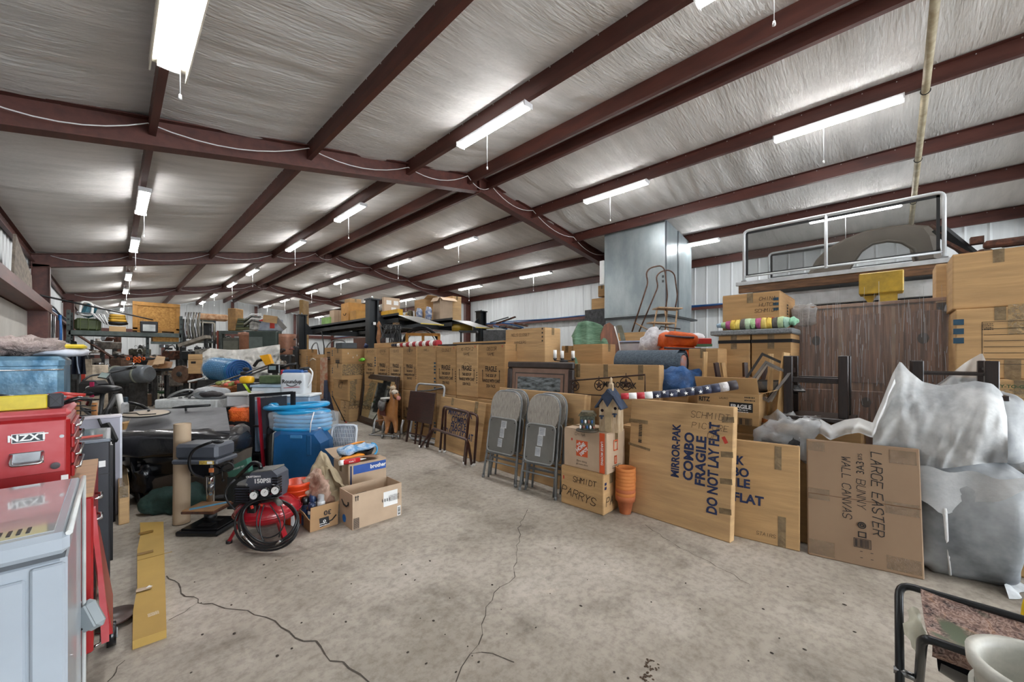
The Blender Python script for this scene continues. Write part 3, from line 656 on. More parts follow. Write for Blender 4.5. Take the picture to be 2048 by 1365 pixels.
# grey folding chairs
GRT = mat('83878a', .35, .3, .1, 10); GRP = mat('72716c', .5, .1, .08, 6); PAD = mat('b8b2a8', .9, 0, .2, 3, .3, hex2='87827b', stretch=(60, 1, 5), bscale=6)
def chair(pa, pb, vt, label, off=0.0, grp=None):
    t, W, H = leanp(pa, pb, vt, label, 9, .03, 'folding_chair', 'chair', make=False, group=grp)
    if off: t.location.x += off; t.location.y += -.02
    c = W / 2
    ob('front_frame', M().tube(rounded([(0, 0, 0), (.025, 0, H * .45), (.03, 0, H * .985), (W - .03, 0, H * .985), (W - .025, 0, H * .45), (W, 0, 0)], .15, 7), .0125, 8), GRT, t)
    for s_ in (.045, W - .045): ob('rear_leg', M().tube([(s_, .035, .01), (s_, .02, H * .66)], .011, 8), GRT, t)
    for z in (.2, .29): ob('crossbar', M().tube([(.02, -.005, z * H), (W - .02, -.005, z * H)], .008, 6), GRT, t)
    ob('crossbar', M().tube([(.05, .035, .245 * H), (W - .05, .035, .245 * H)], .008, 6), GRT, t)
    P = []
    for k in range(17):
        a_ = PI * k / 16; P.append((c + (W / 2 - .028) * math.copysign(abs(math.cos(a_)) ** .55, math.cos(a_)), H * .80 + H * .18 * abs(math.sin(a_)) ** .8))
    P += [(.045, H * .70), (.09, H * .655), (W - .09, H * .655), (W - .045, H * .70)]
    P = P[:17] + [(.03, H * .74), (.06, H * .67), (W - .06, H * .67), (W - .03, H * .74)]
    ob('back_pad', M().prism(P[::-1], -.025, .012), PAD, t)
    sp = rounded([(.04, 0, .31 * H), (.04, 0, .685 * H), (W - .04, 0, .685 * H), (W - .04, 0, .31 * H)], .055, 4, True)
    poly = [(p.x, p.z) for p in sp]
    ob('seat_pan', M().prism(poly, -.034, -.02), GRP, t)
    ob('seat_rim', M().tube([(p.x, -.034, p.z) for p in sp], .008, 6, True), mat('8f9190', .4, .2), t)
    for k, (zz, hz_) in enumerate(((.62, .075), (.53, .10), (.42, .085))): s_ = patch(t, 'R', c + .02 - .015 * k, H * zz, .058 if k else .075, hz_, mat('cfd2d3', .5), off=.037, name='label_sticker'); scribble(t, 'R', c + .02 - .015 * k, H * zz, .05, hz_ * .85, 7, mat('6c7688', .6), off=.0385, seed=k, name='label_print')
    for q in ((.07, .65), (W - .07, .65), (.07, .35), (W - .07, .35)): ob('screw', M().cyl((q[0], -.037, q[1] * H), (q[0], -.034, q[1] * H), .006, n=8), BLACK, t)
    for x in (0, W): ob('foot_cap', M().cyl((x, 0, -.001), (x, 0, .03), .015, n=8), mat('77797a', .5), t)
    return t
chair((966, 955), (1031, 975), 778, 'front grey folding chair of the left pair', grp='grey folding chairs')
chair((971, 951), (1035, 970), 776, 'rear grey folding chair of the left pair, mostly hidden', .05, grp='grey folding chairs')
chair((1039, 981), (1111, 1001), 785, 'front grey folding chair of the right pair', grp='grey folding chairs')
chair((1043, 977), (1115, 996), 783, 'rear grey folding chair of the right pair, mostly hidden', .05, grp='grey folding chairs')

# two cartons with the terracotta pots
t = carton(1207, 1033, 951, 1122, 1237, 'lower carton with big marker handwriting beside the pots', h=0, c=0); w_, l_, h_ = t['dims']
hand(t, 'PARRYS', 'L', l_ * .56, h_ * .33, .068, rot=-.12, wd=.08); hand(t, 'SHMIDT', 'L', l_ * .42, h_ * .72, .045, wd=.1); hand(t, 'PA', 'R', w_ * .4, h_ * .3, .07, wd=.08); patch(t, 'L', l_ * .93, h_ * .7, .012, .03, REDP); cornerbars(t, h_ * .62, 2, .022, .035, 'R', .03, NAVY, .03)
A = t.location; ORG = mat('d0562a', .6, 0, .04)
t = carton(1214, None, 868, 1128, 1250, 'upper tan carton with orange home store logo under the birdhouse', X=A.x + .02, zb=h_, c=0, m=KRAFT); w_, l_, h2 = t['dims']
patch(t, 'L', l_ * .56, h2 * .52, .115, .135, ORG, name='orange_logo')
for k, s_ in enumerate(('THE', 'HOME', 'DEPOT')): txt(t, s_, 'L', l_ * .56 + (.030, .010, -.022)[k], h2 * .52 + (.036, .010, -.022)[k], (.026, .046, .036)[k], PAPER, .72, .85, .04, off=.004)
txt(t, 'More doing.', 'L', l_ * .56, h2 * .2, .022, INK); txt(t, 'get more done', 'L', l_ * .56, h2 * .12, .02, INK)
patch(t, 'L', .045, h2 / 2, .05, h2 * .98, ORG, name='orange_band'); txt(t, 'LARGE MOVING', 'L', .045, h2 / 2, .03, PAPER, -PI / 2, .9, .02, off=.004)
frame_mark(t, 'R', w_ * .45, h2 * .66, .07, .09, .01, ORG); frame_mark(t, 'R', w_ * .45, h2 * .3, .04, .07, .012, ORG); hand(t, 'CHINA', 'L', l_ * .6, h2 * .88, .025); patch(t, 'L', l_ * .8, h2 * .72, .015, .02, REDP)
scribble(t, 'R', w_ * .5, h2 * .14, .14, .03, 2)
top_z = h_ + h2
bx = t.location.copy()
TC = mat('b5683f', .8, 0, .12, 12, .1, hex2='a85c36'); TC2 = mat('c47a3c', .8, 0, .1, 12, .1, hex2='bb6f36')
P0 = Fl(1251, 1026); pm = {}
for i in range(9):
    pr = M().lathe([(.045, 0), (.066, .105), (.078, .107), (.083, .150), (.074, .151), (.060, .11), (.042, .012), (0, .012)], 28).lathe([(0, .0), (.045, 0)], 28)
    me = pm.setdefault(i in (0, 2), pr.mesh('plant_pot', TC if i in (0, 2) else TC2))
    o = link('plant_pot', me, None, (P0.x + R.uniform(-.002, .002), P0.y + R.uniform(-.002, .002), i * .0285), (0, 0, R.uniform(0, 6)))
    tag(o, f'{"bottom" if i == 0 else ORD[i] if i < 8 else "top"} terracotta pot of the nested stack beside the cartons', 'pot', 'nested terracotta pots')
# birdhouse
t = thing('birdhouse', 'tall whitewashed wooden birdhouse with blue roof and chimney finial', 'birdhouse', D(1217, 868, dep(bx) + .06), -PI / 2 + .15); t.location.z = top_z + .002
WW = mat('c9b79b', .7, 0, .25, 10, .1, hex2='a68a68', stretch=(8, 8, 1)); RB = mat('2c3b52', .6, 0, .25, 12, .1)
s_ = .083
ob('walls', M().prism([(-s_, 0), (s_, 0), (s_, .22), (0, .33), (-s_, .22)][::-1], -.0, .12), WW, t)
ob('board', rbx(-.03, .028, -.008, 0, .0, .30), mat('b09a78', .7, 0, .2, 10), t)
for sg in (-1, 1): ob('roof_panel', M().bar((0, .06, .355), (sg * (s_ + .03), .06, .195), .16, .012), RB, t)
ob('front_gable', M().prism([(-.055, .30), (0, .345), (.055, .30), (0, .21)][::-1], -.03, -.015), RB, t)
ob('chimney', M().box(-.018, .018, .04, .076, .33, .40, .003).lathe([(.016, .40), (.010, .42), (.012, .44), (.0, .455)], 10, (0, .058, 0)), WW, t)
for x, z in ((-.055, .175), (.058, .20)): ob('entry_hole', M().cyl((x, -.002, z), (x, .0, z), .013), BLKG, t); ob('perch', M().box(x - .015, x + .015, -.03, -.0, z - .05, z - .04).cyl((x, -.015, z - .07), (x, -.015, z - .05), .008), RB, t)
t = thing('ceramic_house', 'small dark ceramic village house with white trim beside the birdhouse', 'ornament', D(1175, 858, dep(bx) + .13), -PI / 2 + .5); t.location.z = top_z
ob('walls', rbx(-.06, .06, -.05, .05, .01, .13, .004), mat('20211c', .35, 0, .5, 40, .5, hex2='59604f'), t)
ob('base', M().lathe([(0, 0), (.1, 0), (.095, .012), (0, .014)], 16), mat('3a3022', .5), t)
ob('roof', M().prism([(-.075, .13), (.075, .13), (.05, .165), (-.05, .165)][::-1], -.062, .062), mat('57503c', .6, 0, .5, 40), t)
for i in range(9): ob('trim_figure', M().ell((-.055 + .0138 * i, -.056, .04 + .045 * (i % 2)), (.009, .006, .016), 6, 5), (PAPER, BLUE, mat('7f4a3a', .5))[i % 3], t)
# big MIRROR-PAK carton
t, W, H = leanp((1253, 1021), (1461, 1088), 797, 'large FRAGILE carton with side-turned navy lettering beside the pots', 5, .075, 'flat_carton', 'box', CARD[2])
for k, (s_, x, z, sz, sx) in enumerate((('MIRROR-PAK', .50, .60, .085, .82), ('COMBO', .625, .575, .098, 1), ('FRAGILE', .735, .555, .098, 1), ('DO NOT LAY FLAT', .845, .52, .098, .78))): txt(t, s_, 'R', W * x, H * z, sz, NAVY, PI / 2, sx, .035)
hand(t, 'SCHMIDT', 'R', W * .80, H * .915, .045, wd=.06); hand(t, 'PICTURE', 'R', W * .80, H * .83, .042, wd=.06); hand(t, 'GP', 'R', W * .83, H * .765, .045, wd=.06)
patch(t, 'R', W * .93, H * .745, .025, .05, REDP, .5); stripes(t, 'R', W * .12, H * .70, .03, .16, 12, INK, vert=False)
patch(t, 'R', W * .09, H * .80, .17, .03, TAPE, name='tape_strip'); patch(t, 'R', W * .11, H * .58, .2, .02, TAPE, -.12, name='tape_strip')
for z in (.9, .64, .44, .22): patch(t, 'R', W * .95, H * z, .08, .04, TAPE, .1, name='tape_strip')
# FLAT carton
t, W, H = leanp((1440, 1066), (1600, 1105), 876, 'flat carton with the word FLAT showing, half behind the big one', 6, .045, 'flat_carton', 'box', CARD[0])
txt(t, 'FLAT', 'R', W * .37, H * .40, .088, NAVY, 0, .95, .035); txt(t, 'FRAGILE', 'R', W * .06, H * .55, .085, NAVY, 0, 1, .035); txt(t, 'COMBO', 'R', W * .08, H * .66, .085, NAVY, 0, .9, .035); txt(t, 'PAK', 'R', W * .17, H * .78, .085, NAVY, 0, .8, .035)
patch(t, 'R', W * .74, H * .86, .04, .16, TAPE, name='tape_strip'); patch(t, 'R', W * .79, H * .15, .045, .2, TAPE, name='tape_strip'); hand(t, 'STAIRS', 'R', W * .6, H * .09, .022)
# LARGE EASTER carton
KB = mat('947a60', .7, 0, .07, 2, hex2='8a7058')
t, W, H = leanp((1616, 1110), (1850, 1162), 878, 'brown carton hand-lettered LARGE EASTER WALL CANVAS, leaning at far right', 7, .03, 'flat_carton', 'box', KB)
hand(t, 'LARGE EASTER', 'R', W * .64, H * .60, .05, INK, -PI / 2, .1); hand(t, 'WALL CANVAS', 'R', W * .37, H * .62, .042, INK, -PI / 2, .1); hand(t, 'BUNNY', 'R', W * .50, H * .58, .042, INK, -PI / 2, .08)
txt(t, '3A3', 'R', W * .50, H * .80, .055, INK, PI / 2, .9); txt(t, 'B75', 'R', W * .50, H * .89, .03, INK, PI / 2, .9)
stripes(t, 'R', W * .50, H * .185, .07, .045, 12, INK); frame_mark(t, 'R', W * .50, H * .185, .082, .055, .003, INK); frame_mark(t, 'R', W * .50, H * .255, .04, .035, .006, INK)
o = ob('round_stamp', M().tube(arc((0, 0, 0), .018, 0, 2 * PI, 16, (1, 0, 0), (0, 1, 0)), .003, 4, True).tube(arc((0, 0, 0), .009, 0, 2 * PI, 10, (1, 0, 0), (0, 1, 0)), .003, 4, True), INK, t); o.matrix_local = facemat('R', W * .50, H * .33, .002)
for x, z in ((.49, .12), (.58, .12), (.49, .07), (.58, .07)): patch(t, 'R', W * x, H * z, .012, .003, INK, name='corner_mark')
SHN = mat('a58a6c', .12, 0, .25, 30, .9, alpha=.4)
for x, z, a, c_ in ((.09, .94, .09, .06), (.86, .92, .12, .08), (.11, .53, .11, .07), (.84, .51, .15, .07), (.13, .08, .13, .09), (.84, .08, .15, .08)): patch(t, 'R', W * x, H * z, a, c_, SHN, name='clear_tape')
for z in (.53,): patch(t, 'R', W * .5, H * z, W * .98, .004, mat('6b4e36', .8), name='crease')
# ================================================================ right side, upper layers
# framed picture
A, B_ = aX(1006, 800, 3.28), aX(1139, 800, 3.28); A.z = B_.z = .62
ud = B_ - A; ud.z = 0; Wp = ud.length
t = thing('framed_picture', 'dark framed picture with pink mat propped above the folding chairs', 'picture', (A.x, A.y, .0), -PI / 2, rx=-.06); FR2 = mat('39302d', .3, 0, .2, 10, coat=.3)
Hp = 1.245; fb = .075
ob('frame', M().box(0, Wp, 0, .04, .5, .5 + fb, .01).box(0, Wp, 0, .04, Hp - fb, Hp, .014).box(0, fb, 0, .04, .5 + fb, Hp - fb, .014).box(Wp - fb, Wp, 0, .04, .5 + fb, Hp - fb, .014), FR2, t)
ob('outer_mat', rbx(fb, Wp - fb, .02, .025, .5 + fb, Hp - fb), mat('8d7264', .6), t)
ob('inner_mat', rbx(fb + .05, Wp - fb - .05, .016, .02, .5 + fb, Hp - fb - .05), mat('4e4640', .6), t)
ob('inner_mat', rbx(fb + .065, Wp - fb - .065, .013, .016, .5 + fb, Hp - fb - .065), mat('937668', .6), t)
ob('print', rbx(fb + .10, Wp - fb - .10, .010, .013, .5 + fb, Hp - fb - .10), mat('8f9aa0', .4, 0, .5, 9, hex2='242a28', stretch=(1, 1, 4)), t)
carton(1139, None, 850, 1000, None, 'plain carton under the framed picture behind the chairs', X=3.36, zb=0, zt=.9, w=.3, c=1, tape=False)
bpy.data.objects[t.name].location.z = 0.0
t = carton(1090, None, 655, 1011, 1121, 'square carton with pen notes above the framed picture', X=3.72, zb=1.225, c=2); w_, l_, h_ = t['dims']
hand(t, 'MELS CLOSET', 'L', l_ * .6, h_ * .82, .035); hand(t, 'HANGERS', 'L', l_ * .6, h_ * .6, .035); cornerbars(t, h_ * .6, 4, .02, .05, 'L', l_ * .06, INK, .02)
carton(1090, None, 655, 1011, 1121, 'carton supporting the square carton behind the framed picture', X=3.71, zb=0, zt=1.222, c=1, tape=False)
t = carton(1319, None, 731, 1138, 1328, 'long navy-lettered carton behind the iron stars', X=3.42, zb=0, w=.1, c=0, tape=False); w_, l_, h_ = t['dims']
txt(t, 'MIRROR-PAK', 'L', l_ * .40, h_ - .20, .075, INK, 0, .8, .03)
for y in (.18, .55, .88): patch(t, 'L', l_ * y, h_ - .07, .05, .14, TAPE, name='tape_strip')
bpx = t.location.copy(); lpx = l_
t = carton(1283, None, 850, 1240, 1290, 'small carton wedged behind the birdhouse', X=3.2, zb=0, zt=.68, w=.15, c=3, tape=False)
# iron rack with stars
IR = mat('3d2a22', .5, .6, .3, 20)
q0, q1 = aX(1140, 762, 3.2), aX(1290, 750, 3.2)
t = thing('star_rack', 'rusty iron rail with three hanging metal stars', 'rack', (3.2, q1.y, 0)); q0 -= t.location; q1 -= t.location
ob('rail', M().tube([q0, q1, q1 + Vector((0, 0, -.30))], .008, 6).tube([q0 + Vector((0, 0, -.13)), q1 + Vector((0, .0, -.20))], .006, 6), IR, t)
for k, (u, v, r) in enumerate(((1150, 772, .045), (1198, 771, .045), (1252, 768, .055))):
    c = aX(u, v, 3.18) - t.location; b = M()
    P = [(c.y + r * (1 if i % 2 == 0 else .42) * math.sin(PI * i / 5), c.z + r * (1 if i % 2 == 0 else .42) * math.cos(PI * i / 5)) for i in range(10)]
    b.add([(c.x, y, z) for y, z in P] + [(c.x - .015, c.y, c.z)], [(i, (i + 1) % 10, 10) for i in range(10)])
    b.tube([(c.x, c.y + r * 1.05 * math.sin(a), c.z + r * 1.05 * math.cos(a)) for a in [2 * PI * i / 20 for i in range(20)]], .005, 5, True); b.tube([(c.x, c.y, c.z + r), (c.x, c.y, c.z + r + .04)], .004, 5)
    ob('star', b, IR, t)
ob('rail_foot', M().cyl((0, q1.y, 0), (0, q1.y, q1.z - .30), .008), IR, t)
ob('hook', M().tube(arc(q1 + Vector((-.02, .03, -.38)), .035, 0, 2 * PI, 12, (0, 1, 0), (0, 0, 1)), .005, 5), IR, t)
# candle holder
A = aX(1128, 728, 3.5); t = thing('candle_holder', 'black iron candle holder with three white pillar candles', 'candle holder', (A.x, A.y, 1.26 - .01), -YAW)
for dx, h in ((-.10, .09), (-.02, .08), (.10, .08)):
    ob('candle', M().cyl((dx, 0, .035), (dx, 0, .035 + h), .019, n=14), PAPER, t); ob('cup', M().lathe([(0, 0), (.012, .01), (.024, .035), (0, .03)], 10, (dx, 0, 0)), BLACK, t)
ob('arm', M().tube([(-.1, 0, .01), (-.02, .01, 0), (.1, 0, .01)], .005, 5).ell((0, 0, -.0), (.05, .04, .02), 10, 6), BLACK, t)
t = carton(1205, None, 688, 1146, 1204, 'plain tan carton in front of the green quilted blanket', X=3.95, zb=1.10, w=.3, c=3)
carton(1330, None, 740, 1145, None, 'long carton carrying the blanket bundle behind the long navy-lettered carton', X=3.6, zb=0, zt=1.098, w=1.0, c=1, tape=False)
carton(1144, None, 692, 1123, None, 'small tan carton behind the candle holder', X=4.2, zb=1.10, w=.3, c=0)
carton(1144, None, 692, 1123, None, 'carton under the small tan carton behind the candle holder', X=4.19, zb=0, zt=1.098, w=.4, c=2, tape=False)
# moving blanket over a wooden headboard
A = D(1203, 728, 5.05); t = thing('quilted_blanket', 'green quilted moving blanket draped over a curved brown board', 'blanket', (A.x, A.y, 1.10), -YAW)
GRN = mat('6d8a72', .9, 0, .25, 9, .6, hex2='4c6b55', stretch=(1, 1, 6), bscale=6)
def bl(u, v):
    u2 = u; x = -.40 + .36 * u; top = .60 + .06 * math.sin(u * 3) - .28 * max(0, .25 - u) * 2
    f = v * 1.9
    z = top * (1 - max(0, f - .25) / 1.65) if f > .25 else top
    y = -.10 + .3 * (.25 - f) if f < .25 else -.10 - .16 * (f - .25) - .035 * math.sin(u * 14 + f)
    return Vector((x - .0 + .18 * (v if u > .6 else 0) * (u - .6) * 2, y + .03 * noise.noise(Vector((u * 5, v * 5, 1))), max(0, z)))
ob('blanket', M().grid(bl, 24, 18), GRN, t)
ob('blanket_fold', M().grid(lambda u, v: Vector((.17 + .16 * v + .05 * u, -.10 - .05 * u * (1 - v), .60 * (1 - v * .95) + .02 * math.sin(v * 8))), 8, 14), mat('8c8f80', .9, 0, .2, 9, .4), t)
t = thing('curved_headboard', 'brown curved wooden board standing inside the blanket', 'board', (A.x, A.y, 1.10), -YAW)
P = [(-.02, 0), (-.06, .3), (-.06, .48), (-.01, .6), (.05, .63), (.11, .58), (.16, .4), (.2, .15), (.20, 0)]
P = [(x + .0, z) for x, z in P]; ob('board', M().prism(P, -.215, -.185), mat('7a4423', .35, 0, .25, 4, stretch=(6, 1, 1)), t); ob('edge_trim', M().tube([(x, -.22, z) for x, z in P[5:]], .008, 6), PAPER, t)
# plastic tote, box, umbrella bag, orange sleeping bag
t = carton(1288, None, 664, 1236, 1290, 'low tan carton behind the plastic tote', X=4.9, zb=1.301, w=.3, c=0)
carton(1300, None, 664, 1180, None, 'big carton beneath the low tan carton and the tote', X=4.5, zb=0, zt=1.3, w=1.3, c=2, tape=False)
p = aX(1288, 700, 4.5); t = thing('storage_tote', 'clear plastic tote with pink contents behind the grey rug', 'tote', (p.x, p.y, 1.3))
ob('tub', rbx(0, .35, 0, .38, 0, .18, .02), glassy('d9dbe2', .55), t); ob('lid', rbx(-.01, .36, -.01, .39, .18, .2, .005), mat('9aa5c0', .4), t); ob('contents', rbx(.02, .32, .03, .18, .01, .15, .02), mat('8d4566', .6), t)
RUG = mat('5e6a75', .95, 0, .3, 60, .6, hex2='46515c')
p = aX(1243, 728, 3.75); q = aX(1368, 738, 3.75); t = thing('rolled_rug', 'grey-blue carpet roll lying on the cartons', 'rug', (p.x, p.y, 1.10)); L_ = (q.y - p.y)
b = M()
def spiral(y, n=40, turns=2.2, r0=.05, r1=.13): return [Vector(((r0 + (r1 - r0) * i / n) * math.cos(2 * PI * turns * i / n), y, .14 + (r0 + (r1 - r0) * i / n) * math.sin(2 * PI * turns * i / n))) for i in range(n + 1)]
s0, s1 = spiral(0), spiral(L_); n = len(s0); vs = s0 + s1
inn = [Vector((v.x * .9, v.y, .14 + (v.z - .14) * .9)) for v in vs]
b.add(vs + inn, [(i, i + 1, n + i + 1, n + i) for i in range(n - 1)] + [(2 * n + i + 1, 2 * n + i, 3 * n + i, 3 * n + i + 1) for i in range(n - 1)] + [(n + i, n + i + 1, 3 * n + i + 1, 3 * n + i) for i in range(n - 1)], True)
ob('rug_roll', b, RUG, t); ob('rug_body', M().tube([(0, .02, .14), (0, L_ + .03, .14)], .128, 20, caps=False), RUG, t)
ob('backing_layer', M().tube([(0, L_ + .02, .14), (0, L_ - .003, .14)], .075, 14), mat('c46a35', .7, 0, .5, 12, hex2='7a8b99'), t)
p = aX(1352, 760, 3.55); solo('blue_tarp', M().ell((0, 0, .12), (.16, .2, .13), 16, 10, .6, .06, 8), mat('1c4a7d', .45, 0, .3, 8, .5), 'crumpled blue tarp bundle under the grey rug roll', 'tarp', (p.x + .1, p.y + .05, .95))
carton(1376, None, 760, 1320, None, 'carton beneath the blue tarp bundle', X=3.5, zb=0, zt=.96, w=.4, c=1, tape=False)
ORB = mat('e0651c', .55, 0, .2, 8, .5, hex2='c8501a')
p = D(1355, 712, 4.5); t = thing('sleeping_bag', 'bright orange rolled bag in clear plastic', 'bag', (p.x, p.y, 1.30), -YAW)
ob('roll', M().ell((0, 0, .19), (.21, .14, .085), 18, 10, .45, .03, 9).ell((0, -.02, .05), (.20, .13, .07), 18, 10, .45, .03, 9), ORB, t); ob('strap', M().tube([(-.2, -.14, .24), (0, -.155, .22), (.12, -.15, .215)], .012, 6), mat('4f4350', .6), t); ob('strap', M().tube([(-.21, -.14, .10), (.05, -.16, .09), (.2, -.14, .09)], .012, 6), mat('4f4350', .6), t)
p = D(1312, 712, 4.7); t = thing('plastic_bag', 'white net and clear plastic bundle left of the orange bag', 'bag', (p.x, p.y, 1.3), -YAW); ob('bag_skin', M().ell((0, 0, .16), (.2, .16, .17), 18, 10, .8, .06, 6), mat('a9a6ac', .5, 0, .4, 12, .5, hex2='dedee2'), t); ob('pole', M().tube([(-.05, -.1, .24), (.02, -.1, .36), (.25, -.1, .33)], .008, 5), BLACK, t)
p = D(1350, 672, 4.95); solo('folded_cloth', M().ell((0, 0, .06), (.35, .14, .055), 20, 8, .6, .03, 7), mat('d7d5d8', .8, 0, .1, 9, .3), 'white folded cloth with orange pattern behind the orange bag', 'cloth', (p.x, p.y, 1.49), (0, 0, -YAW))
carton(1420, None, 690, 1295, None, 'carton under the orange bag and white bundle', X=4.4, zb=0, zt=1.295, w=.8, c=3, tape=False)
t = carton(1437, None, 697, 1377, 1440, 'tan carton right of the orange bag', X=3.8, zb=.8, w=.4, c=3)
carton(1437, None, 800, 1377, None, 'carton on the floor under the tan carton right of the orange bag', X=3.8, zb=0, zt=.8, w=.4, c=1, tape=False)
p = D(1402, 685, 4.6); t = thing('red_crate', 'small red plastic crate by the grey carpet pad', 'crate', (p.x, p.y, 1.42), -YAW); ob('crate_body', rbx(-.08, .1, -.06, .1, 0, .1, .01), mat('b5221c', .4), t); ob('green_lid', rbx(-.08, .1, -.065, .1, .0, .03), mat('4c7a5a', .4), t)
# the two strapped cartons and what lies on them
for u, ul, c, lb in ((1583, 1503, 3, 'right'), (1500, 1437, 0, 'left')):
    t = carton(u, None, 668, ul, 1590 if u > 1550 else 1502, f'{lb} tall carton with black strap under the grey carpet pad', X=4.05, zb=0, zt=1.50, w=.42, c=c)
    w_, l_, h_ = t['dims']; ob('black_strap', rbx(-.003, w_ + .002, -.003, l_ + .003, h_ - .075, h_ - .045), INK, t); patch(t, 'L', l_ * .5, h_ - .11, .05, .04, TAPE, name='tape_strip')
yA, yB = W2(4.0, 1586), W2(4.0, 1420)
solo('carpet_pad', rbx(0, .4, 0, yB - yA, 0, .045, .008), mat('6b6f72', .95, 0, .4, 70, .5, hex2='8d9194'), 'speckled grey carpet pad laid flat on the strapped cartons', 'pad', (4.0, yA, 1.502))
t = carton(1560, None, 581, 1445, 1590, 'large carton with pen notes and red sticker above the colourful roll', X=4.12, zb=1.552, w=None, c=3); w_, l_, h_ = t['dims']
hand(t, 'CHINA', 'L', l_ * .2, h_ * .82, .03); hand(t, 'HUTCH', 'L', l_ * .2, h_ * .66, .03); hand(t, 'SCHMIDT', 'L', l_ * .22, h_ * .5, .03); cornerbars(t, h_ * .48, 3, .025, .045, 'L', .03, TEAL, .04); patch(t, 'L', l_ * .12, h_ * .25, .025, .035, REDP)
stripes(t, 'R', w_ * .45, h_ * .45, .06, .2, 7, INK, vert=False, even=True)
# colourful roll
yA, yB = W2(3.95, 1573), W2(3.95, 1424); t = thing('beach_roll', 'rolled colourful yellow green and pink towel on the carpet pad', 'towel', (4.10, yA, 1.549)); L_ = yB - yA
cols = ['a9cdb8', 'b9cfa0', '5f5c58', 'e8c65a', 'e2c870', 'b8598a', 'a9cc98', 'b5cfae', '6a6762', 'ead06a', 'e8c858', 'b8598a', 'a8c99a', '9fb8cc']
for i, c in enumerate(cols):
    a_, b_ = i / len(cols), (i + 1) / len(cols); rr = lambda s: .052 * (1 - .65 * max(0, s - .7) / .3) * (1 - .25 * max(0, .08 - s) / .08)
    ob('cloth_band', M().tube([(0, (a_ + (b_ - a_) * k / 4) * L_, .052 + .002 * math.sin(i + k)) for k in range(5)], [rr(a_ + (b_ - a_) * k / 4) * (1 + .05 * math.sin(.45 * (4 * i + k))) for k in range(5)], 12, caps=True), mat(c, .8, 0, .15, 16, .3), t)
ob('tied_end', M().ell((0, -.03, .05), (.04, .035, .04), 10, 6, 1, .03, 20), mat('8fc4a4', .8, 0, .3, 20), t)

# open FRAGILE carton with frames in it
t = carton(1518, None, 790, 1395, 1532, 'open carton printed FRAGILE with picture frames sticking out', X=3.36, zb=.775, open_=True, c=0); w_, l_, h_ = t['dims']; A = t.location
flap(t, 'L', 62, .14, CARD[0], w_, l_, h_); flap(t, 'R', 20, .1, CARD[0], w_, l_, h_)
ob('black_band', M().box(0, .16, 0, .07, 0, .001), INK, t).matrix_local = facemat('L', .20, h_ * .42, .001); txt(t, 'FRAGILE', 'L', .12, h_ * .58, .042, PAPER, 0, .9, .03, off=.004); scribble(t, 'L', .12, h_ * .45, .1, .03, 2, PAPER, off=.004)
scribble(t, 'L', .06, h_ * .84, .07, .045, 2, INK); stripes(t, 'L', .09, h_ * .12, .08, .045, 8, INK); frame_mark(t, 'L', .09, h_ * .12, .09, .055, .003, INK); txt(t, 'RITZ', 'L', l_ * .88, h_ * .75, .05, INK, 0, .8, .03); txt(t, 'LAURO', 'L', l_ * .55, h_ * .82, .02, INK)
solo('support_crate', rbx(0, .40, 0, .8, 0, .7, .01), CARD[1], 'carton hidden under the open FRAGILE carton', 'box', (A.x + .05, A.y + .02, 0))
solo('wooden_bowl', M().lathe([(0, 0), (.05, 0), (.085, .05), (.09, .11), (.082, .112), (.07, .05), (0, .02)], 18), mat('8a4a1d', .3, 0, .2, 5), 'orange-brown wooden bowl beneath the open FRAGILE carton', 'bowl', tuple(Fl(1532, 870, .70)), (.3, .2, 0))
FB = mat('2b2724', .4, 0, .3, 10)
for i, (u, v, w1, h1, rx, rz, lb) in enumerate(((1478, 775, .22, .32, -.15, -PI / 2 + .2, 'tallest dark picture frame standing in the open carton'), (1488, 778, .2, .27, -.3, -PI / 2 - .1, 'grey edged picture frame second in the open carton'), (1496, 780, .18, .25, -.1, -PI / 2 + .05, 'thin pale picture frame third in the open carton'), (1520, 780, .3, .22, -1.25, -PI / 2 + .4, 'picture frame lying tilted over the edge of the open carton'), (1516, 785, .26, .2, -1.15, -PI / 2 + .3, 'lower picture frame lying over the edge of the open carton'))):
    p = aX(u, v, A.x + .12 + .03 * i); t = thing('picture_frame', lb, 'picture', p, rz, 'small frames in the open carton', rx=rx); s_ = .018
    ob('frame', M().box(0, w1, 0, .012, 0, s_).box(0, w1, 0, .012, h1 - s_, h1).box(0, s_, 0, .012, s_, h1 - s_).box(w1 - s_, w1, 0, .012, s_, h1 - s_), (FB, mat('6f6a66', .4), mat('b9b0a4', .5), FB, FB)[i], t, rot=(0, .5 if i < 3 else 0, 0))
    if i > 2: ob('glass', rbx(s_, w1 - s_, .004, .006, s_, h1 - s_), mat('3f4040', .1, 0, .3, 6), t)
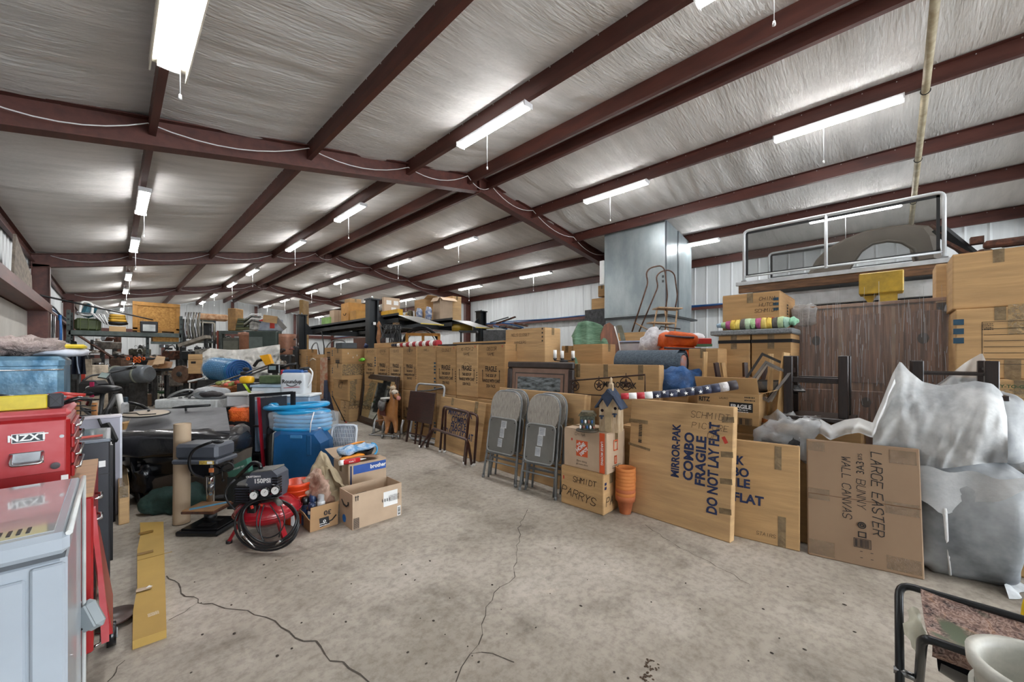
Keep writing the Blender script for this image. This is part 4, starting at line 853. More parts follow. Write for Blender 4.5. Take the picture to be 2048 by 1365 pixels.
# flag banner tube
p, q = D(1242, 793, 3.05), D(1473, 770, 2.85); t = thing('rolled_flag', 'rolled stars and stripes banner across the carton tops', 'flag', (p.x, p.y, 0)); p0 = p.copy(); p0.z = 0
N_ = 14; FLC = [mat('a81f2b', .5), PAPER, mat('a81f2b', .5), PAPER] + [mat('262c45', .5, 0, .15, 10)] * 8 + [mat('c9c5c4', .3, 0, .3, 20, .4), mat('3a3338', .5)]
for i in range(N_):
    a_, b_ = i / N_, (i + 1) / N_
    f = lambda s: p.lerp(q, s) - p0 + Vector((0, 0, -.035 * 4 * s * (1 - s) * .5))
    ob('cloth_section', M().tube([f(a_), f((a_ + b_) / 2), f(b_ + .002)], [.024 + .012 * a_, .025 + .012 * a_, .024 + .012 * b_], 10), FLC[i], t)
dr = (q - p).normalized()
for i in range(8):
    c = p.lerp(q, .33 + .062 * i) - p0; tow = Vector((-c.x - p0.x, -c.y - p0.y, HC - c.z)).normalized(); sd = dr; upv = tow.cross(sd).normalized(); c2 = c + tow * .036 + upv * (.012 if i % 2 else -.012) + Vector((0, 0, -.014))
    P = [c2 + (sd * math.sin(PI * k / 5) + upv * math.cos(PI * k / 5)) * (.016 if k % 2 == 0 else .0065) for k in range(10)]
    ob('white_star', M().add(P + [c2], [(k, (k + 1) % 10, 10) for k in range(10)]), PAPER, t)
# loose boards and upturned stool legs
for i, (u, vt, vb, d, w1, tilt, m, lb) in enumerate(((1409, 704, 752, 3.4, .035, .03, WOODL, 'pale wooden slat upright before the tan carton'), (1540, 708, 790, 3.05, .035, .02, WOODL, 'pale square wooden post left of the dark bench'), (1556, 705, 840, 2.95, .05, .12, WOODL, 'wide pale board leaning on the dark bench'))):
    a_ = D(u, vb, d); h_ = (vb - vt) / F_PX * d; o = solo('wooden_board', rbx(-w1 / 2, w1 / 2, -.01, .01, -.5 if i < 2 else 0, h_, .002), m, lb, 'board', a_, (0, tilt, -YAW))
p = D(1478, 770, 3.35); t = thing('upturned_stool', 'upturned small wooden stool with splayed legs behind the frames', 'stool', (p.x, p.y, p.z - .05), -YAW)
for x0, x1 in ((-.16, -.21), (-.08, -.10), (.09, .10), (.17, .23)): ob('leg', M().bar((x0, .05 if abs(x0) < .1 else 0, 0), (x1, .08 if abs(x0) < .1 else -.02, .24), .032), WOODD if x0 in (-.16, .17, .09) else WOODL, t)
ob('rail', M().bar((-.18, 0, .1), (.19, 0, .11), .03, .02), WOODM, t); ob('seat', rbx(-.2, .2, -.1, .15, -.03, .0, .01), WOODM, t)
# upturned dark bench
def bench(u0, u1, vt, vb, X, label, dx=.26):
    yb, ya = W2(X, u0), W2(X, u1); z1 = HC + (HY - vt) / F_PX * dep((X, (ya + yb) / 2)); z0 = HC - (vb - HY) / F_PX * dep((X, ya))
    t = thing('upturned_table', label, 'table', (X, ya, z0)); L_ = yb - ya; h = z1 - z0; DK = mat('241711', .35, 0, .3, 8, .1, stretch=(8, 8, 1)); w1 = .055
    for x in (0, dx):
        for y in (0, L_): ob('leg', rbx(x - w1 / 2, x + w1 / 2, y - w1 / 2, y + w1 / 2, 0, h, .004), DK, t)
    for x in (0, dx): ob('stretcher', rbx(x - .012, x + .012, 0, L_, h * .55, h * .64, .002), DK, t)
    for y in (0, L_): ob('end_rail', rbx(0, dx, y - .012, y + .012, h * .70, h * .78, .002), DK, t)
    ob('table_top', rbx(-.06, dx + .06, -.06, L_ + .06, -.03, 0, .004), DK, t); return t
bench(1577, 1687, 712, 838, 3.55, 'upturned dark wooden table before the wrapped wardrobe')
bench(1835, 1983, 722, 790, 3.62, 'dark table legs sticking up through the white wrap at right')
for X, ya, h, lb in ((3.45, .12, .80, 'carton supporting the upturned dark table'), (3.72, -.62, .55, 'carton supporting the table under the white wrap')):
    solo('support_carton', rbx(0, .5, 0, .75, 0, h, .01), CARD[1], lb, 'box', (X, ya, 0))
# wrapped wardrobe
A = aX(1910, 592, 4.6); yA = A.y; yB = W2(4.6, 1588); L_ = yB - yA; zt = 1.775
WN = mat('8f684b', .4, 0, .45, 5, .1, hex2='4a3224', stretch=(2, 9, .45)); t = thing('wardrobe', 'walnut wardrobe wrapped in clear stretch film', 'wardrobe', (4.6, yA, 0))
ob('carcass', rbx(.02, .6, 0, L_, 0, zt - .03, .004), WN, t); ob('cornice', rbx(-.01, .62, -.02, L_ + .02, zt - .03, zt, .004), mat('8b6a52', .4, 0, .3, 5), t)
n = 3; dw = L_ / n
for i in range(n):
    y0 = i * dw; o = ob('door', rbx(0, .02, y0 + .004, y0 + dw - .004, .05, zt - .04, .003), WN, t)
    s_ = .06; bb = M()
    for z0, z1 in ((.12, 1.0), (1.07, zt - .1)):
        bb.box(-.012, 0, y0 + s_, y0 + dw - s_, z0, z1, .008)
    ob('raised_panel', bb, mat('86604a', .4, 0, .4, 5, .1, hex2='3f2c22', stretch=(2, 11, .4)), o)
    ob('knot', M().ell((-.006, y0 + dw * .5, 1.45 - .55 * (i % 2)), (.01, .045, .06), 12, 6), mat('2a1d16', .5), o)
    ob('stile', rbx(-.008, 0, y0 - .012, y0 + .012, .05, zt - .05), mat('8b6f58', .4, 0, .2, 4), t)
FILM = glassy('ffffff', .16, .12); 
film = mat('f4f6f8', .08, 0, .05, 3, 1.0, alpha=.11, bscale=3.0, stretch=(3, 14, 1.2), spec=1.0)
ob('stretch_film', M().grid(lambda u, v: Vector((-.022 - .012 * abs(noise.noise(Vector((u * 16, v * 2.2, 2)))), -.01 + u * (L_ + .02), .3 + v * (zt - .3))), 60, 16), film, t)
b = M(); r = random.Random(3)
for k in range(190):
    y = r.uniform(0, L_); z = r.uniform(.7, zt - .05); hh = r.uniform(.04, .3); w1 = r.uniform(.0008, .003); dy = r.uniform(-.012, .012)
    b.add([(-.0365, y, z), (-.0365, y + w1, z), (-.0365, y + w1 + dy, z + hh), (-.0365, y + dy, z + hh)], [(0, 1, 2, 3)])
o = ob('film_highlights', b, mat('e9edf0', .2, 0, .05, 3, alpha=.5, spec=1), t); o['kind'] = 'stuff'  # white strips stand in for highlight streaks along the film's creases
ob('corner_wrap', M().ell((.05, -.02, zt - .05), (.08, .07, .09), 12, 8, .6, .04, 12), mat('e0dedd', .25, 0, .1, 14, .8, alpha=.75), t)
ob('corner_wrap', M().ell((.01, L_ - .08, zt - .08), (.045, .10, .10), 14, 10, .5, .03, 14), mat('d0d2d4', .15, 0, .1, 14, .8, alpha=.4), t)
# cartons at the right edge
t = carton(2100, None, 622, 1911, None, 'large carton with printed address form right of the wardrobe', X=4.15, zb=1.152, zt=1.635, w=.5, c=0); w_, l_, h_ = t['dims']
yy = lambda u: W2(4.15, u) - t.location.y
cornerbars(t, h_ * .50, 3, .04, .065, 'L', yy(1917), TEAL, .05)
yc = yy(2020); frame_mark(t, 'L', yc - .02, h_ * .5, yy(1962) - yy(2100), h_ * .6, .003, INK)
for k in range(6): patch(t, 'L', yc - .02, h_ * (.70 - .085 * k), yy(1966) - yy(2095), .003, INK, name='printed_line')
scribble(t, 'L', yy(1975), h_ * .73, .05, .05, 4); patch(t, 'L', yy(2035), h_ * .82, .08, .2, TAPEC, name='tape_strip'); patch(t, 'L', yy(2025), h_ * .12, .07, .14, TAPE, name='tape_strip')
t = carton(2100, None, 545, 1905, None, 'plain top carton at the right edge of the stacks', X=4.18, zb=1.637, zt=2.03, w=.5, c=0)
A = aX(1895, 540, 4.55); solo('narrow_carton', rbx(0, .3, 0, .12, 0, .4, .004), CARD[2], 'narrow upright carton behind the top right carton', 'box', (4.6, A.y - .06, 1.64))
t = carton(2100, None, 757, 1985, None, 'rental moving carton with large green lettering at right edge', X=3.95, zb=.76, zt=1.15, w=.6, c=0); w_, l_, h_ = t['dims']; GR = mat('2f4a24', .6)
yy = lambda u: W2(3.95, u) - t.location.y
txt(t, 'U-HAUL', 'L', yy(2020), h_ * .56, .055, GR, 0, 1.2, .05); txt(t, 'READY-TO-GO', 'L', yy(2012), h_ * .9, .028, GR, 0, 1, .03); patch(t, 'L', yy(2035), h_ * .43, .3, .012, ORG, name='orange_line'); patch(t, 'L', yy(2030), h_ * .78, .09, .06, TAPEC, name='tape_strip')
t = carton(2100, None, 860, 1975, None, 'lower rental moving carton with round green emblem at right edge', X=3.93, zb=.37, zt=.757, w=.6, c=3); w_, l_, h_ = t['dims']; yy = lambda u: W2(3.93, u) - t.location.y
for k, s_ in enumerate(('NEED', 'TAKE', "We've", 'the best')): txt(t, s_, 'L', yy(2040), h_ * (.82 - .11 * k), .036, GR, 0, 1, .03, .2)
o = ob('round_logo', M().tube(arc((0, 0, 0), .07, 0, 2 * PI, 24, (1, 0, 0), (0, 1, 0)), .006, 5, True), GR, t); o.matrix_local = facemat('L', yy(2000), h_ * .6, .003)
txt(t, 'HAUL', 'L', yy(2000), h_ * .6, .04, GR, 0, .9, .04); patch(t, 'L', yy(2035), h_ * .12, .35, .025, GR, name='green_band'); txt(t, 'moving.com', 'L', yy(2035), h_ * .12, .02, PAPER, off=.004)
solo('base_carton', rbx(0, .6, 0, .6, 0, .365, .008), CARD[1], 'carton on the floor under the rental moving cartons', 'box', (3.93, t.location.y, 0))
# wrapped upholstered chairs at right
def wrapm(name, c1, c2, al): return mat(c1, .75, 0, .2, 2.2, .55, hex2=c2, bscale=5, alpha=al)
WRP = wrapm('w', 'b3b6b8', '64686c', 1); WRP2 = mat('dcdcda', .7, 0, .1, 3, .5, alpha=.82, hex2='b9babb', bscale=6)
def wfn(r, amp, sc, seed):
    b = M().ell((0, 0, r[2]), r, 56, 40, .38, 0); out = []
    for p in b.v:
        q = Vector(p); d = Vector((q.x / r[0], q.y / r[1], (q.z - r[2]) / r[2])); d.normalize()
        f = (1 - abs(noise.noise(Vector((q.x * sc, q.y * sc, q.z * sc * .8)) + Vector((seed, 0, 0)))) * 2) * amp + noise.noise(q * sc * 2.3) * amp * .5 + (1 - abs(noise.noise(Vector((q.y * 9 + q.z * 5, q.z * 2, q.x * 3)))) * 3) * amp * .35
        q += d * f; q.z = max(q.z, 0.0); out.append(tuple(q))
    b.v = out; return b
t = thing('wrapped_armchair', 'grey armchair wrapped in white fabric film, lower of two at right', 'armchair', (3.76, -.31, 0), .03)
ob('wrap', wfn((.35, .235, .335), .032, 4.2, 1), WRP, t); ob('wrap_seam', M().tube([(-.33, .10, .60), (-.375, .085, .4), (-.365, .075, .2), (-.345, .06, .02)], [.004, .012, .009, .006], 6), mat('dfe0e0', .6, 0, .1, 9, .3), t)
ob('wrap_flap', M().grid(lambda u, v: Vector((-.375 - .012 * math.sin(u * 9), .20 - .40 * u, .64 - (.06 + .20 * (1 - abs(u - .25) * 1.3)) * v + .012 * math.sin(u * 14))), 18, 6), mat('c9cbcc', .7, 0, .15, 4, .4, hex2='a3a7aa'), t)
ob('wrap_hem', M().grid(lambda u, v: Vector((-.33 + .2 * u - .10 * v, -.14 - .12 * u * v - .02 * math.sin(u * 7), .035 * (1 - v) + .006)), 10, 6), mat('b9bcbe', .7, 0, .2, 6, .3), t)
t = thing('wrapped_armchair', 'armchair back wrapped in white fabric film, upper one at right', 'armchair', (3.87, -.31, .67), 0)
ob('wrap', wfn((.33, .24, .20), .034, 4.4, 7), mat('c4c6c7', .7, 0, .25, 2.6, .55, hex2='83878a', bscale=5), t)
SIL = [(1598, 862), (1612, 846), (1640, 838), (1662, 851), (1690, 840), (1718, 836), (1745, 846), (1765, 800), (1785, 748), (1800, 722), (1818, 742), (1845, 764), (1880, 772), (1920, 768), (1950, 762), (1985, 768), (2004, 785), (2014, 820), (2006, 850)]
def sil(u):
    for (a, va), (b_, vb) in zip(SIL, SIL[1:]):
        if u <= b_: return va + (vb - va) * (u - a) / (b_ - a)
    return SIL[-1][1]
def drape(a, c, X0, amp, lift, bot, seed):
    A0 = aX(1800, HY, X0)
    def f(u, v):
        U = a + (c - a) * u; top = sil(U); B_ = bot(U); V = top + (B_ - top) * v
        n1 = 1 - abs(noise.noise(Vector((U * .022 + V * .012, V * .004, seed)))) * 3; n2 = noise.noise(Vector((U * .05, V * .03, seed + 4)))
        q_ = aX(U + 5 * n2 * v, V, X0 + lift * (1 - v) ** 1.5 - .06 * math.sin(PI * min(1, v * 1.1)) - amp * n1 * min(1, 4 * v) + .015 * n2); return q_ - A0
    return A0, M().grid(f, 60, 26)
A0, g_ = drape(1745, 2014, 3.42, .022, .16, lambda U: 932 - 6 * math.cos((U - 1745) / 40), 1)
solo('fabric_wrap', g_, mat('d8d9d8', .7, 0, .15, 4, .6, hex2='9a9d9f', bscale=7), 'white fabric wrap peaked over the table legs on the upper armchair', 'wrapping', A0)
A0, g_ = drape(1598, 1790, 3.36, .05, .10, lambda U: sil(U) + 30, 5)
solo('fabric_wrap', g_, WRP2, 'torn white wrap trailing over the tops of the brown carton', 'wrapping', A0)
A0 = D(1930, HY, 2.55); solo('fabric_wrap', M().grid(lambda u, v: D(1862 + 128 * u, 776 + (-72 * max(0, 1 - abs(u - .80) * (1.25 if u < .8 else 4))) * (1 - v) + 2 * math.sin(u * 9), 2.62 - .1 * u + .02 * math.sin(u * 12 + v * 3)) - A0, 26, 8), mat('dcdcda', .7, 0, .1, 3, .5, alpha=.6, hex2='c9cacb', bscale=6), 'thin see-through wrap stretched up to the right table leg', 'wrapping', A0)
p = Fl(2060, 1130); t = thing('covered_chair', 'dark seat under clear plastic cut off by the right edge', 'chair', (p.x + .15, p.y - .02, 0), .1)
ob('seat_shell', wfn((.3, .2, .30), .03, 3, 4), mat('30353a', .3, 0, .4, 4, .5, hex2='5a6168'), t); ob('plastic_top', M().ell((0, 0, .62), (.3, .22, .07), 20, 10, .6, .04, 6), mat('c8cccf', .2, 0, .2, 6, .6), t)
# plastic and tissue heaped behind the leaning cartons
p = aX(1572, 868, 3.4); t = thing('plastic_sack', 'clear plastic sack with black cables behind the FLAT carton', 'bag', (3.48, p.y, .58)); solo('sack_carton', rbx(-.15, .28, -.5, .3, 0, .575, .01), CARD[1], 'carton under the clear plastic sack', 'box', (3.5, p.y, 0))
ob('contents', M().ell((0, 0, .09), (.12, .14, .09), 14, 9, .8, .05, 9), mat('26282b', .4, 0, .5, 14, .5), t); ob('sack', M().ell((0, 0, .12), (.15, .19, .15), 30, 20, .7, .09, 11), mat('dfe3e6', .08, 0, .1, 3, 1, alpha=.5, bscale=12, spec=1), t)
ob('blue_scrap', M().ell((.1, .0, .27), (.03, .05, .02), 8, 5, 1, .01, 20), mat('1f6fae', .4), t)
solo('tissue_carton', rbx(0, .4, .24, .85, 0, .64, .01), CARD[1], 'carton under the white tissue wrapping', 'box', (3.36, -.28, 0))
# ================================================================ duct, car lift, hoist platform, near right corner
class Q:
    """local frame facing the camera direction: x to the right, y away, z up, standing on the floor below column u0 at distance d"""
    def __init__(s, u0, d): s.u0, s.d = u0, d; p = D(u0, HY, d); s.loc = (p.x, p.y, 0)
    def __call__(s, u, v, dy=0.0):
        k = (s.d + dy) / F_PX; return Vector(((u - 1024) * k - (s.u0 - 1024) * s.d / F_PX, dy, HC + (HY - v) * k))
    def thing(s, name, label, cat, group=None): return thing(name, label, cat, s.loc, -YAW, group)
    def path(s, pts, dy=0.0): return [s(p[0], p[1], p[2] if len(p) > 2 else dy) for p in pts]
DUCT = mat('8b979b', .33, .55, .2, 2.5, .15, hex2='a9b2b4', bscale=8, stretch=(1, 1, .5))
A, H = corner(1330, None, 431, X=8.0, zb=2.2); L_ = W2(8.0, 1209) - A.y; w_ = len_u(A, (1, 0, 0), 1383)
t = thing('air_plenum', 'large galvanised sheet metal duct box reaching the ceiling', 'duct', A)
H = zc(8.0) - 2.2 - .15
b = M(); b.add([(0, 0, 0), (w_, 0, 0), (w_, L_, 0), (0, L_, 0), (0, 0, H), (w_, 0, H - .14 * w_), (w_, L_, H - .14 * w_), (0, L_, H)], [(3, 2, 1, 0), (4, 5, 6, 7), (0, 1, 5, 4), (1, 2, 6, 5), (2, 3, 7, 6), (3, 0, 4, 7)])
ob('plenum_body', b, DUCT, t); b = M()
ob('seam', rbx(-.004, 0, .0, .03, 0, H), DUCT, t); ob('seam', rbx(w_ * .44, w_ * .48, -.012, 0, 0, H - .1), mat('565d60', .5, .5), t); ob('seam', rbx(.03, .06, -.012, 0, 0, H - .03), mat('565d60', .5, .5), t)
ob('access_panel', rbx(-.006, 0, L_ * .64, L_ * .96, .03, .95, .002), DUCT, t); ob('access_panel', rbx(-.005, 0, L_ * .30, L_ * .62, .03, .45, .002), DUCT, t)
for y, z in ((.02, H * .38), (.02, H * .33)): ob('bolt_plate', rbx(-.01, 0, y, y + .04, z, z + .05), DSTEEL, t)
t2 = thing('furnace_cabinet', 'galvanised furnace cabinet under the duct box', 'furnace', (A.x + .02, A.y + .03, 0)); ob('cabinet', rbx(0, w_ - .02, 0, L_ - .05, 0, 2.15), mat('8f979a', .4, .4, .15, 2), t2)
ob('ledge', rbx(-.04, w_ + .22, -.08, L_ - .02, 2.15, 2.19), mat('2c2f31', .5), t2); ob('vent_panel', rbx(-.006, 0, L_ * .7, L_ * .85, 1.75, 2.0), mat('77756f', .5), t2)
ob('switch_box', rbx(-.05, .0, L_ - .02, L_ + .08, 3.0 , 3.55), PAPER, t2)
carton(1212, 617, 595, 1183, None, 'carton on a shelf left of the duct box', X=8.3, w=.4, c=0); carton(1212, 592, 570, 1196, None, 'small brown carton on top of the shelf carton by the duct', X=8.35, w=.4, c=1)
p = aX(1212, 625, 8.25); solo('wall_shelf', rbx(0, .5, 0, .6, 0, 2.466), DSTEEL, 'dark steel shelving unit left of the duct', 'shelf', (8.25, p.y, 0))
# rolling ladder
q = Q(1300, 6.6); t = q.thing('rolling_ladder', 'rusty tube rolling ladder with curved handrails before the duct', 'ladder'); LR = mat('5a4134', .5, .5, .3, 20)
for pts, dy in ((((1264, 664), (1296, 566), (1292, 546), (1300, 536), (1322, 531), (1330, 540), (1335, 592), (1331, 622)), 0), (((1278, 664), (1316, 574), (1312, 553), (1322, 543), (1338, 540), (1349, 548), (1355, 592), (1350, 620)), .45)):
    ob('handrail', M().tube(rounded(q.path(pts, dy), .06, 3), .013, 6), LR, t)
LT = mat('a08262', .6, .2, .2, 20)
ob('top_step', M().bar(q(1311, 617), q(1358, 619), .3, .02), LT, t); ob('step', M().bar(q(1298, 646), q(1345, 648), .25, .02), LT, t); ob('step', M().bar(q(1290, 668), q(1338, 670), .25, .02), LT, t)
for a, c, dy in (((1314, 620), (1264, 780), 0), ((1334, 622), (1312, 780), .1), ((1354, 622), (1330, 780), .4), ((1330, 622), (1370, 780), .45)): ob('ladder_leg', M().tube([q(*a, dy), Vector((q(*c, dy).x, dy, 0))], .014, 6), LT, t)
ob('brace', M().tube(q.path([(1268, 645, 0), (1300, 662, .1)]), .01, 5), LT, t)
# four-post car lift
LB = mat('1d2023', .4, .2, .1, 8); t = thing('car_lift', 'black four-post car lift carrying cartons behind the carton row', 'lift', (4.0, 8.2, 0))
for i, (x, y) in enumerate(((0, 0), (0, 4.6), (3.2, 0), (3.2, 4.6))):
    b = M(); b.box(-.11, .11, -.01, .1, 0, 2.55).box(-.11, -.07, -.1, 0, 0, 2.55).box(.07, .11, -.1, 0, 0, 2.55); ob('post', b, LB, t, (x, y, 0))
    ob('post_cap', rbx(-.13, .13, -.12, .12, 2.55, 2.58), LB, t, (x, y, 0)); ob('post_cap', M().cyl((0, 0, 2.58), (0, 0, 2.64), .02, n=8), STEEL, t, (x, y, 0))
    ob('base_plate', rbx(-.2, .2, -.2, .2, 0, .012), LB, t, (x, y, 0))
    sg = 1 if x == 0 else -1; ob('gusset', M().prism([(sg * .1, 2.38), (sg * .45, 1.98), (sg * .1, 1.98)][::sg], .02, .05), LB, t, (x, y, 0))
for y in (0, 4.6): ob('crossbeam', rbx(.1, 3.1, y - .07, y + .07, 1.98, 2.14), LB, t)
for x in (.28, 1.72): ob('runway', M().box(x, x + .55, -.62, 5.0, 2.14, 2.2).box(x, x + .02, -.62, 5.0, 2.05, 2.25).box(x + .53, x + .55, -.62, 5.0, 2.05, 2.14), mat('2c2e2f', .5, .2, .2, 6), t)
for x in (.28, 1.72):
    ob('ramp', M().prism([(-.62, 2.19), (-.62, 2.2), (-1.5, 1.97), (-1.5, 1.96)], x, x + .55), mat('8f8f8b', .4, .4, .15, 8), t).matrix_local = Matrix(((0, 1, 0, 0), (1, 0, 0, 0), (0, 0, 1, 0), (0, 0, 0, 1)))
    ob('ramp_edge', rbx(x, x + .55, -1.52, -1.49, 1.955, 1.975), mat('c9b04a', .5), t)
ob('warning_label', rbx(-.03, .03, -.115, -.105, 2.0, 2.06), PAPER, t); ob('warning_label', rbx(.45, .62, -.09, -.08, 2.03, 2.09), mat('c98a3a', .5, hex2='e6dfc8', scale=30), t); ob('warning_label', rbx(2.1, 2.25, -.09, -.08, 2.03, 2.09), BLUE, t)
ob('post_lettering', M().box(-.112, -.111, -.09, -.02, 1.35, 1.42).box(-.112, -.111, -.09, -.02, 1.5, 1.57).box(-.112, -.111, -.09, -.02, 1.65, 1.72), PAPER, t, (0, 4.6, 0))
ob('hydraulic_hose', M().tube([(.2, 4.2, 2.0), (.22, 3.6, 2.02), (.25, 3.5, 1.6), (.25, 3.5, 1.2)], .015, 6), BLACK, t); ob('power_unit', M().cyl((-.15, 4.5, 1.0), (-.15, 4.5, 1.3), .09).box(-.25, -.05, 4.4, 4.6, .6, 1.0), BLACK, t)
GT = mat('8fb96a', .4, 0, .15, 6)
Z = 2.205
for u, v, ul, ur, X, zt, lb, m, c in ((659, 634, 643, 668, 4.4, None, 'pale green plastic tote on the far end of the lift', GT, 0), (668, 620, 659, 686, 4.45, None, 'narrow tan carton on the lift beside the green tote', KRAFT, 0), (697, 605, 682, 731, 4.45, None, 'orange-brown carton with a curved arrow printed on it, on the lift', mat('b8843f', .6), 0),
        (712, 621, 700, 742, 4.38, None, 'low orange-brown carton on the lift behind the front post', mat('b5853f', .6), 0), (768, 594, 764, 800, 5.0, 2.95, 'whitish label-covered carton stacked highest on the lift', KRAFT, 0), (795, 618, 762, 806, 4.95, None, 'yellow tool case on the lift runway', mat('c99a1f', .4), 0),
        (848, 598, 829, 868, 5.85, None, 'open carton in the middle of the lift load', CARD[0], 0), (880, 594, 866, 909, 5.9, None, 'tall open tan carton at the right of the lift load', KRAFT, 0)):
    k = dict(X=X, zb=(2.44 if zt else Z)); t = carton(u, None, v, ul, ur, lb, m=m, tape=False, w=None, **k); w_, l_, h_ = t['dims']
    if 'curved' in lb: o = ob('arrow_print', M().tube([(-.09, .03, 0), (-.04, -.02, 0), (.04, -.02, 0), (.1, .03, 0)], .008, 4), INK, t); o.matrix_local = facemat('L', l_ / 2, h_ * .45, .004)
    if 'tall open' in lb: flap(t, 'L', -55, .14, KRAFT, w_, l_, h_); flap(t, 'R', -35, .16, KRAFT, w_, l_, h_)
    if 'open carton' in lb: flap(t, 'R', 25, .2, CARD[1], w_, l_, h_)
    if 'label-covered' in lb:
        for x, z in ((.3, .7), (.75, .7), (.6, .3)): patch(t, 'R', w_ * x, h_ * z, w_ * .3, h_ * .25, PAPER)
    if 'narrow' in lb: patch(t, 'R', w_ * .5, h_ * .5, .006, h_ * .9, mat('7b5a48'), name='cord')
carton(700, None, 597, 742, 752, 'carton at the back of the lift load behind the front post', X=5.0, zb=Z, w=.35, l=.4, c=1)
carton(795, None, 622, 770, 800, 'flat carton under the label-covered carton', X=5.3, zb=Z, w=.35, c=0, zt=2.435)
carton(905, None, 592, 846, None, 'wide low carton behind the lift load', X=6.3, zb=Z, w=.3, c=2)
for u, v, lb, c, X in ((820, 622, 'black bag with gold print on the lift', '26262a', 5.75), (838, 626, 'blue and white print bag on the lift', '33578c', 5.70), (857, 626, 'second blue print bag on the lift', '2c4f86', 5.72), (815, 608, 'yellow and black feed bag on the lift', 'b99427', 6.05)):
    p = aX(u, v, X); solo('printed_bag', M().ell((0, 0, .2), (.07, .11, .21), 14, 10, .7, .03, 9), mat(c, .4, 0, .6, 12, .3, hex2='c9ccd2' if 'blue' in lb else '6d6038'), lb, 'bag', (X, p.y, Z - .01))
p = aX(676, 617, 4.7); solo('plastic_jar', M().lathe([(0, 0), (.07, 0), (.07, .28), (.05, .3), (.05, .36), (0, .37)], 16), PAPER, 'white plastic jar on the lift between two cartons', 'jar', (4.95, p.y - .2, Z))
# things standing under and before the lift
p = aX(733, 655, 4.35); solo('wood_cabinet', rbx(0, .3, 0, .75, 0, 1.78, .004), mat('5a3526', .5, 0, .3, 4, stretch=(8, 8, 1)), 'dark brown wooden cabinet left of the near lift post', 'cabinet', (4.35, p.y, 0))
p = aX(757, 684, 3.9); t = thing('carved_post', 'turned wooden newel post standing right of the near lift post', 'post', (3.86, p.y - .1, 0)); ob('post_shaft', M().lathe([(.05, 0), (.05, 1.5), (.06, 1.52), (.035, 1.58), (.055, 1.68), (.035, 1.82), (.03, 1.9), (.05, 1.95), (.02, 2.02), (0, 2.05)], 14), mat('9c6a42', .4, 0, .25, 10), t)
carton(812, None, 684, 748, None, 'low carton on top of the row beside the newel post', X=3.62, zb=1.475, w=.3, c=0, tape=False)
q = Q(790, 7.6); t = q.thing('iron_furniture', 'tangle of black wrought iron furniture under the lift', 'furniture')
r = random.Random(5)
for k in range(16):
    u = 765 + 38 * r.random(); ob('iron_rod', M().tube(q.path([(u, 712, .3), (u + r.uniform(-8, 8), 680, .3 * r.random()), (u + r.uniform(-14, 14), 650, .3)]), .011, 5), BLACK, t)
for k in range(4): ob('iron_ring', M().tube([q(772 + 9 * k + 5 * math.cos(a), 655 + 5 * math.sin(a), .2) for a in [PI * i / 6 for i in range(12)]], .01, 5, True), BLACK, t)
ob('base_bar', M().tube([q(765, 712, .3), Vector((q(765, 712, .3).x, .3, 0))], .011, 5), BLACK, t)
q = Q(835, 8.5); t = q.thing('wheel_rims', 'large dark wheel and orange wooden rack under the lift', 'wheel')
ob('tyre', M().tube([q(842 + 36 * math.cos(a), 692 + 36 * math.sin(a), 0) for a in [PI * 2 * i / 30 for i in range(30)]], .035, 8, True), BLACK, t)
ob('rim', M().tube([q(842 + 30 * math.cos(a), 692 + 30 * math.sin(a), 0) for a in [PI * 2 * i / 30 for i in range(30)]], .012, 6, True), CHROME, t)
ob('wooden_rail', M().bar(q(812, 669, -.1), q(880, 670, -.1), .05, .06), mat('b07a35', .5, 0, .2, 8), t)
for u in (814, 846, 878): ob('wooden_leg', M().bar(q(u, 669, -.1), Vector((q(u, 669, -.1).x, -.1, 0)), .05), mat('b07a35', .5), t)
ob('wheel_stand', M().bar(q(842, 728, 0), Vector((q(842, 728).x, 0, 0)), .05), BLACK, t)
p, qq = aX(783, 694, 3.62), aX(868, 684, 3.55); t = thing('rolled_banner', 'red and white striped rolled flag lying on the carton row', 'flag', (3.65, qq.y, 1.475)); L_ = p.y - qq.y
for i in range(14):
    a, c = L_ * i / 14, L_ * (i + 1) / 14; rr = .04 + .018 * (1 - i / 14); ob('stripe_band', M().cyl((0, a, .04), (0, c, .04), rr, rr, 10), (mat('a3202b', .6), PAPER)[i % 2] if i < 12 else NAVYC, t)
solo('small_figure', M().ell((0, 0, .05), (.05, .05, .05), 10, 6, 1, .03, 20), mat('23355f', .5, 0, .6, 20), 'small blue ornament on the farthest carton of the row', 'ornament', (3.7, W2(3.7, 732), 1.47))
solo('green_toy', M().ell((0, 0, .04), (.05, .09, .035), 10, 6, 1, .02, 20), mat('6fbf2f', .4), 'bright green toy squeezed in beside the first tall carton', 'toy', (3.45, W2(3.45, 725), 1.2))
for i, (X, zz) in enumerate(((3.62, .012), (3.75, .02))): p = aX(905, 690, X); solo('black_rail', rbx(0, .03, 0, 1.6, 0, .02), BLACK, f'{("front", "rear")[i]} flat black rail lying along the carton tops', 'rail', (X, W2(X, 1008), 1.475 + zz * 0))
carton(1006, None, 682, 905, None, 'flat long carton lying on the nearest tall cartons', X=3.82, zb=1.475, zt=1.53, w=.3, c=0, tape=False)
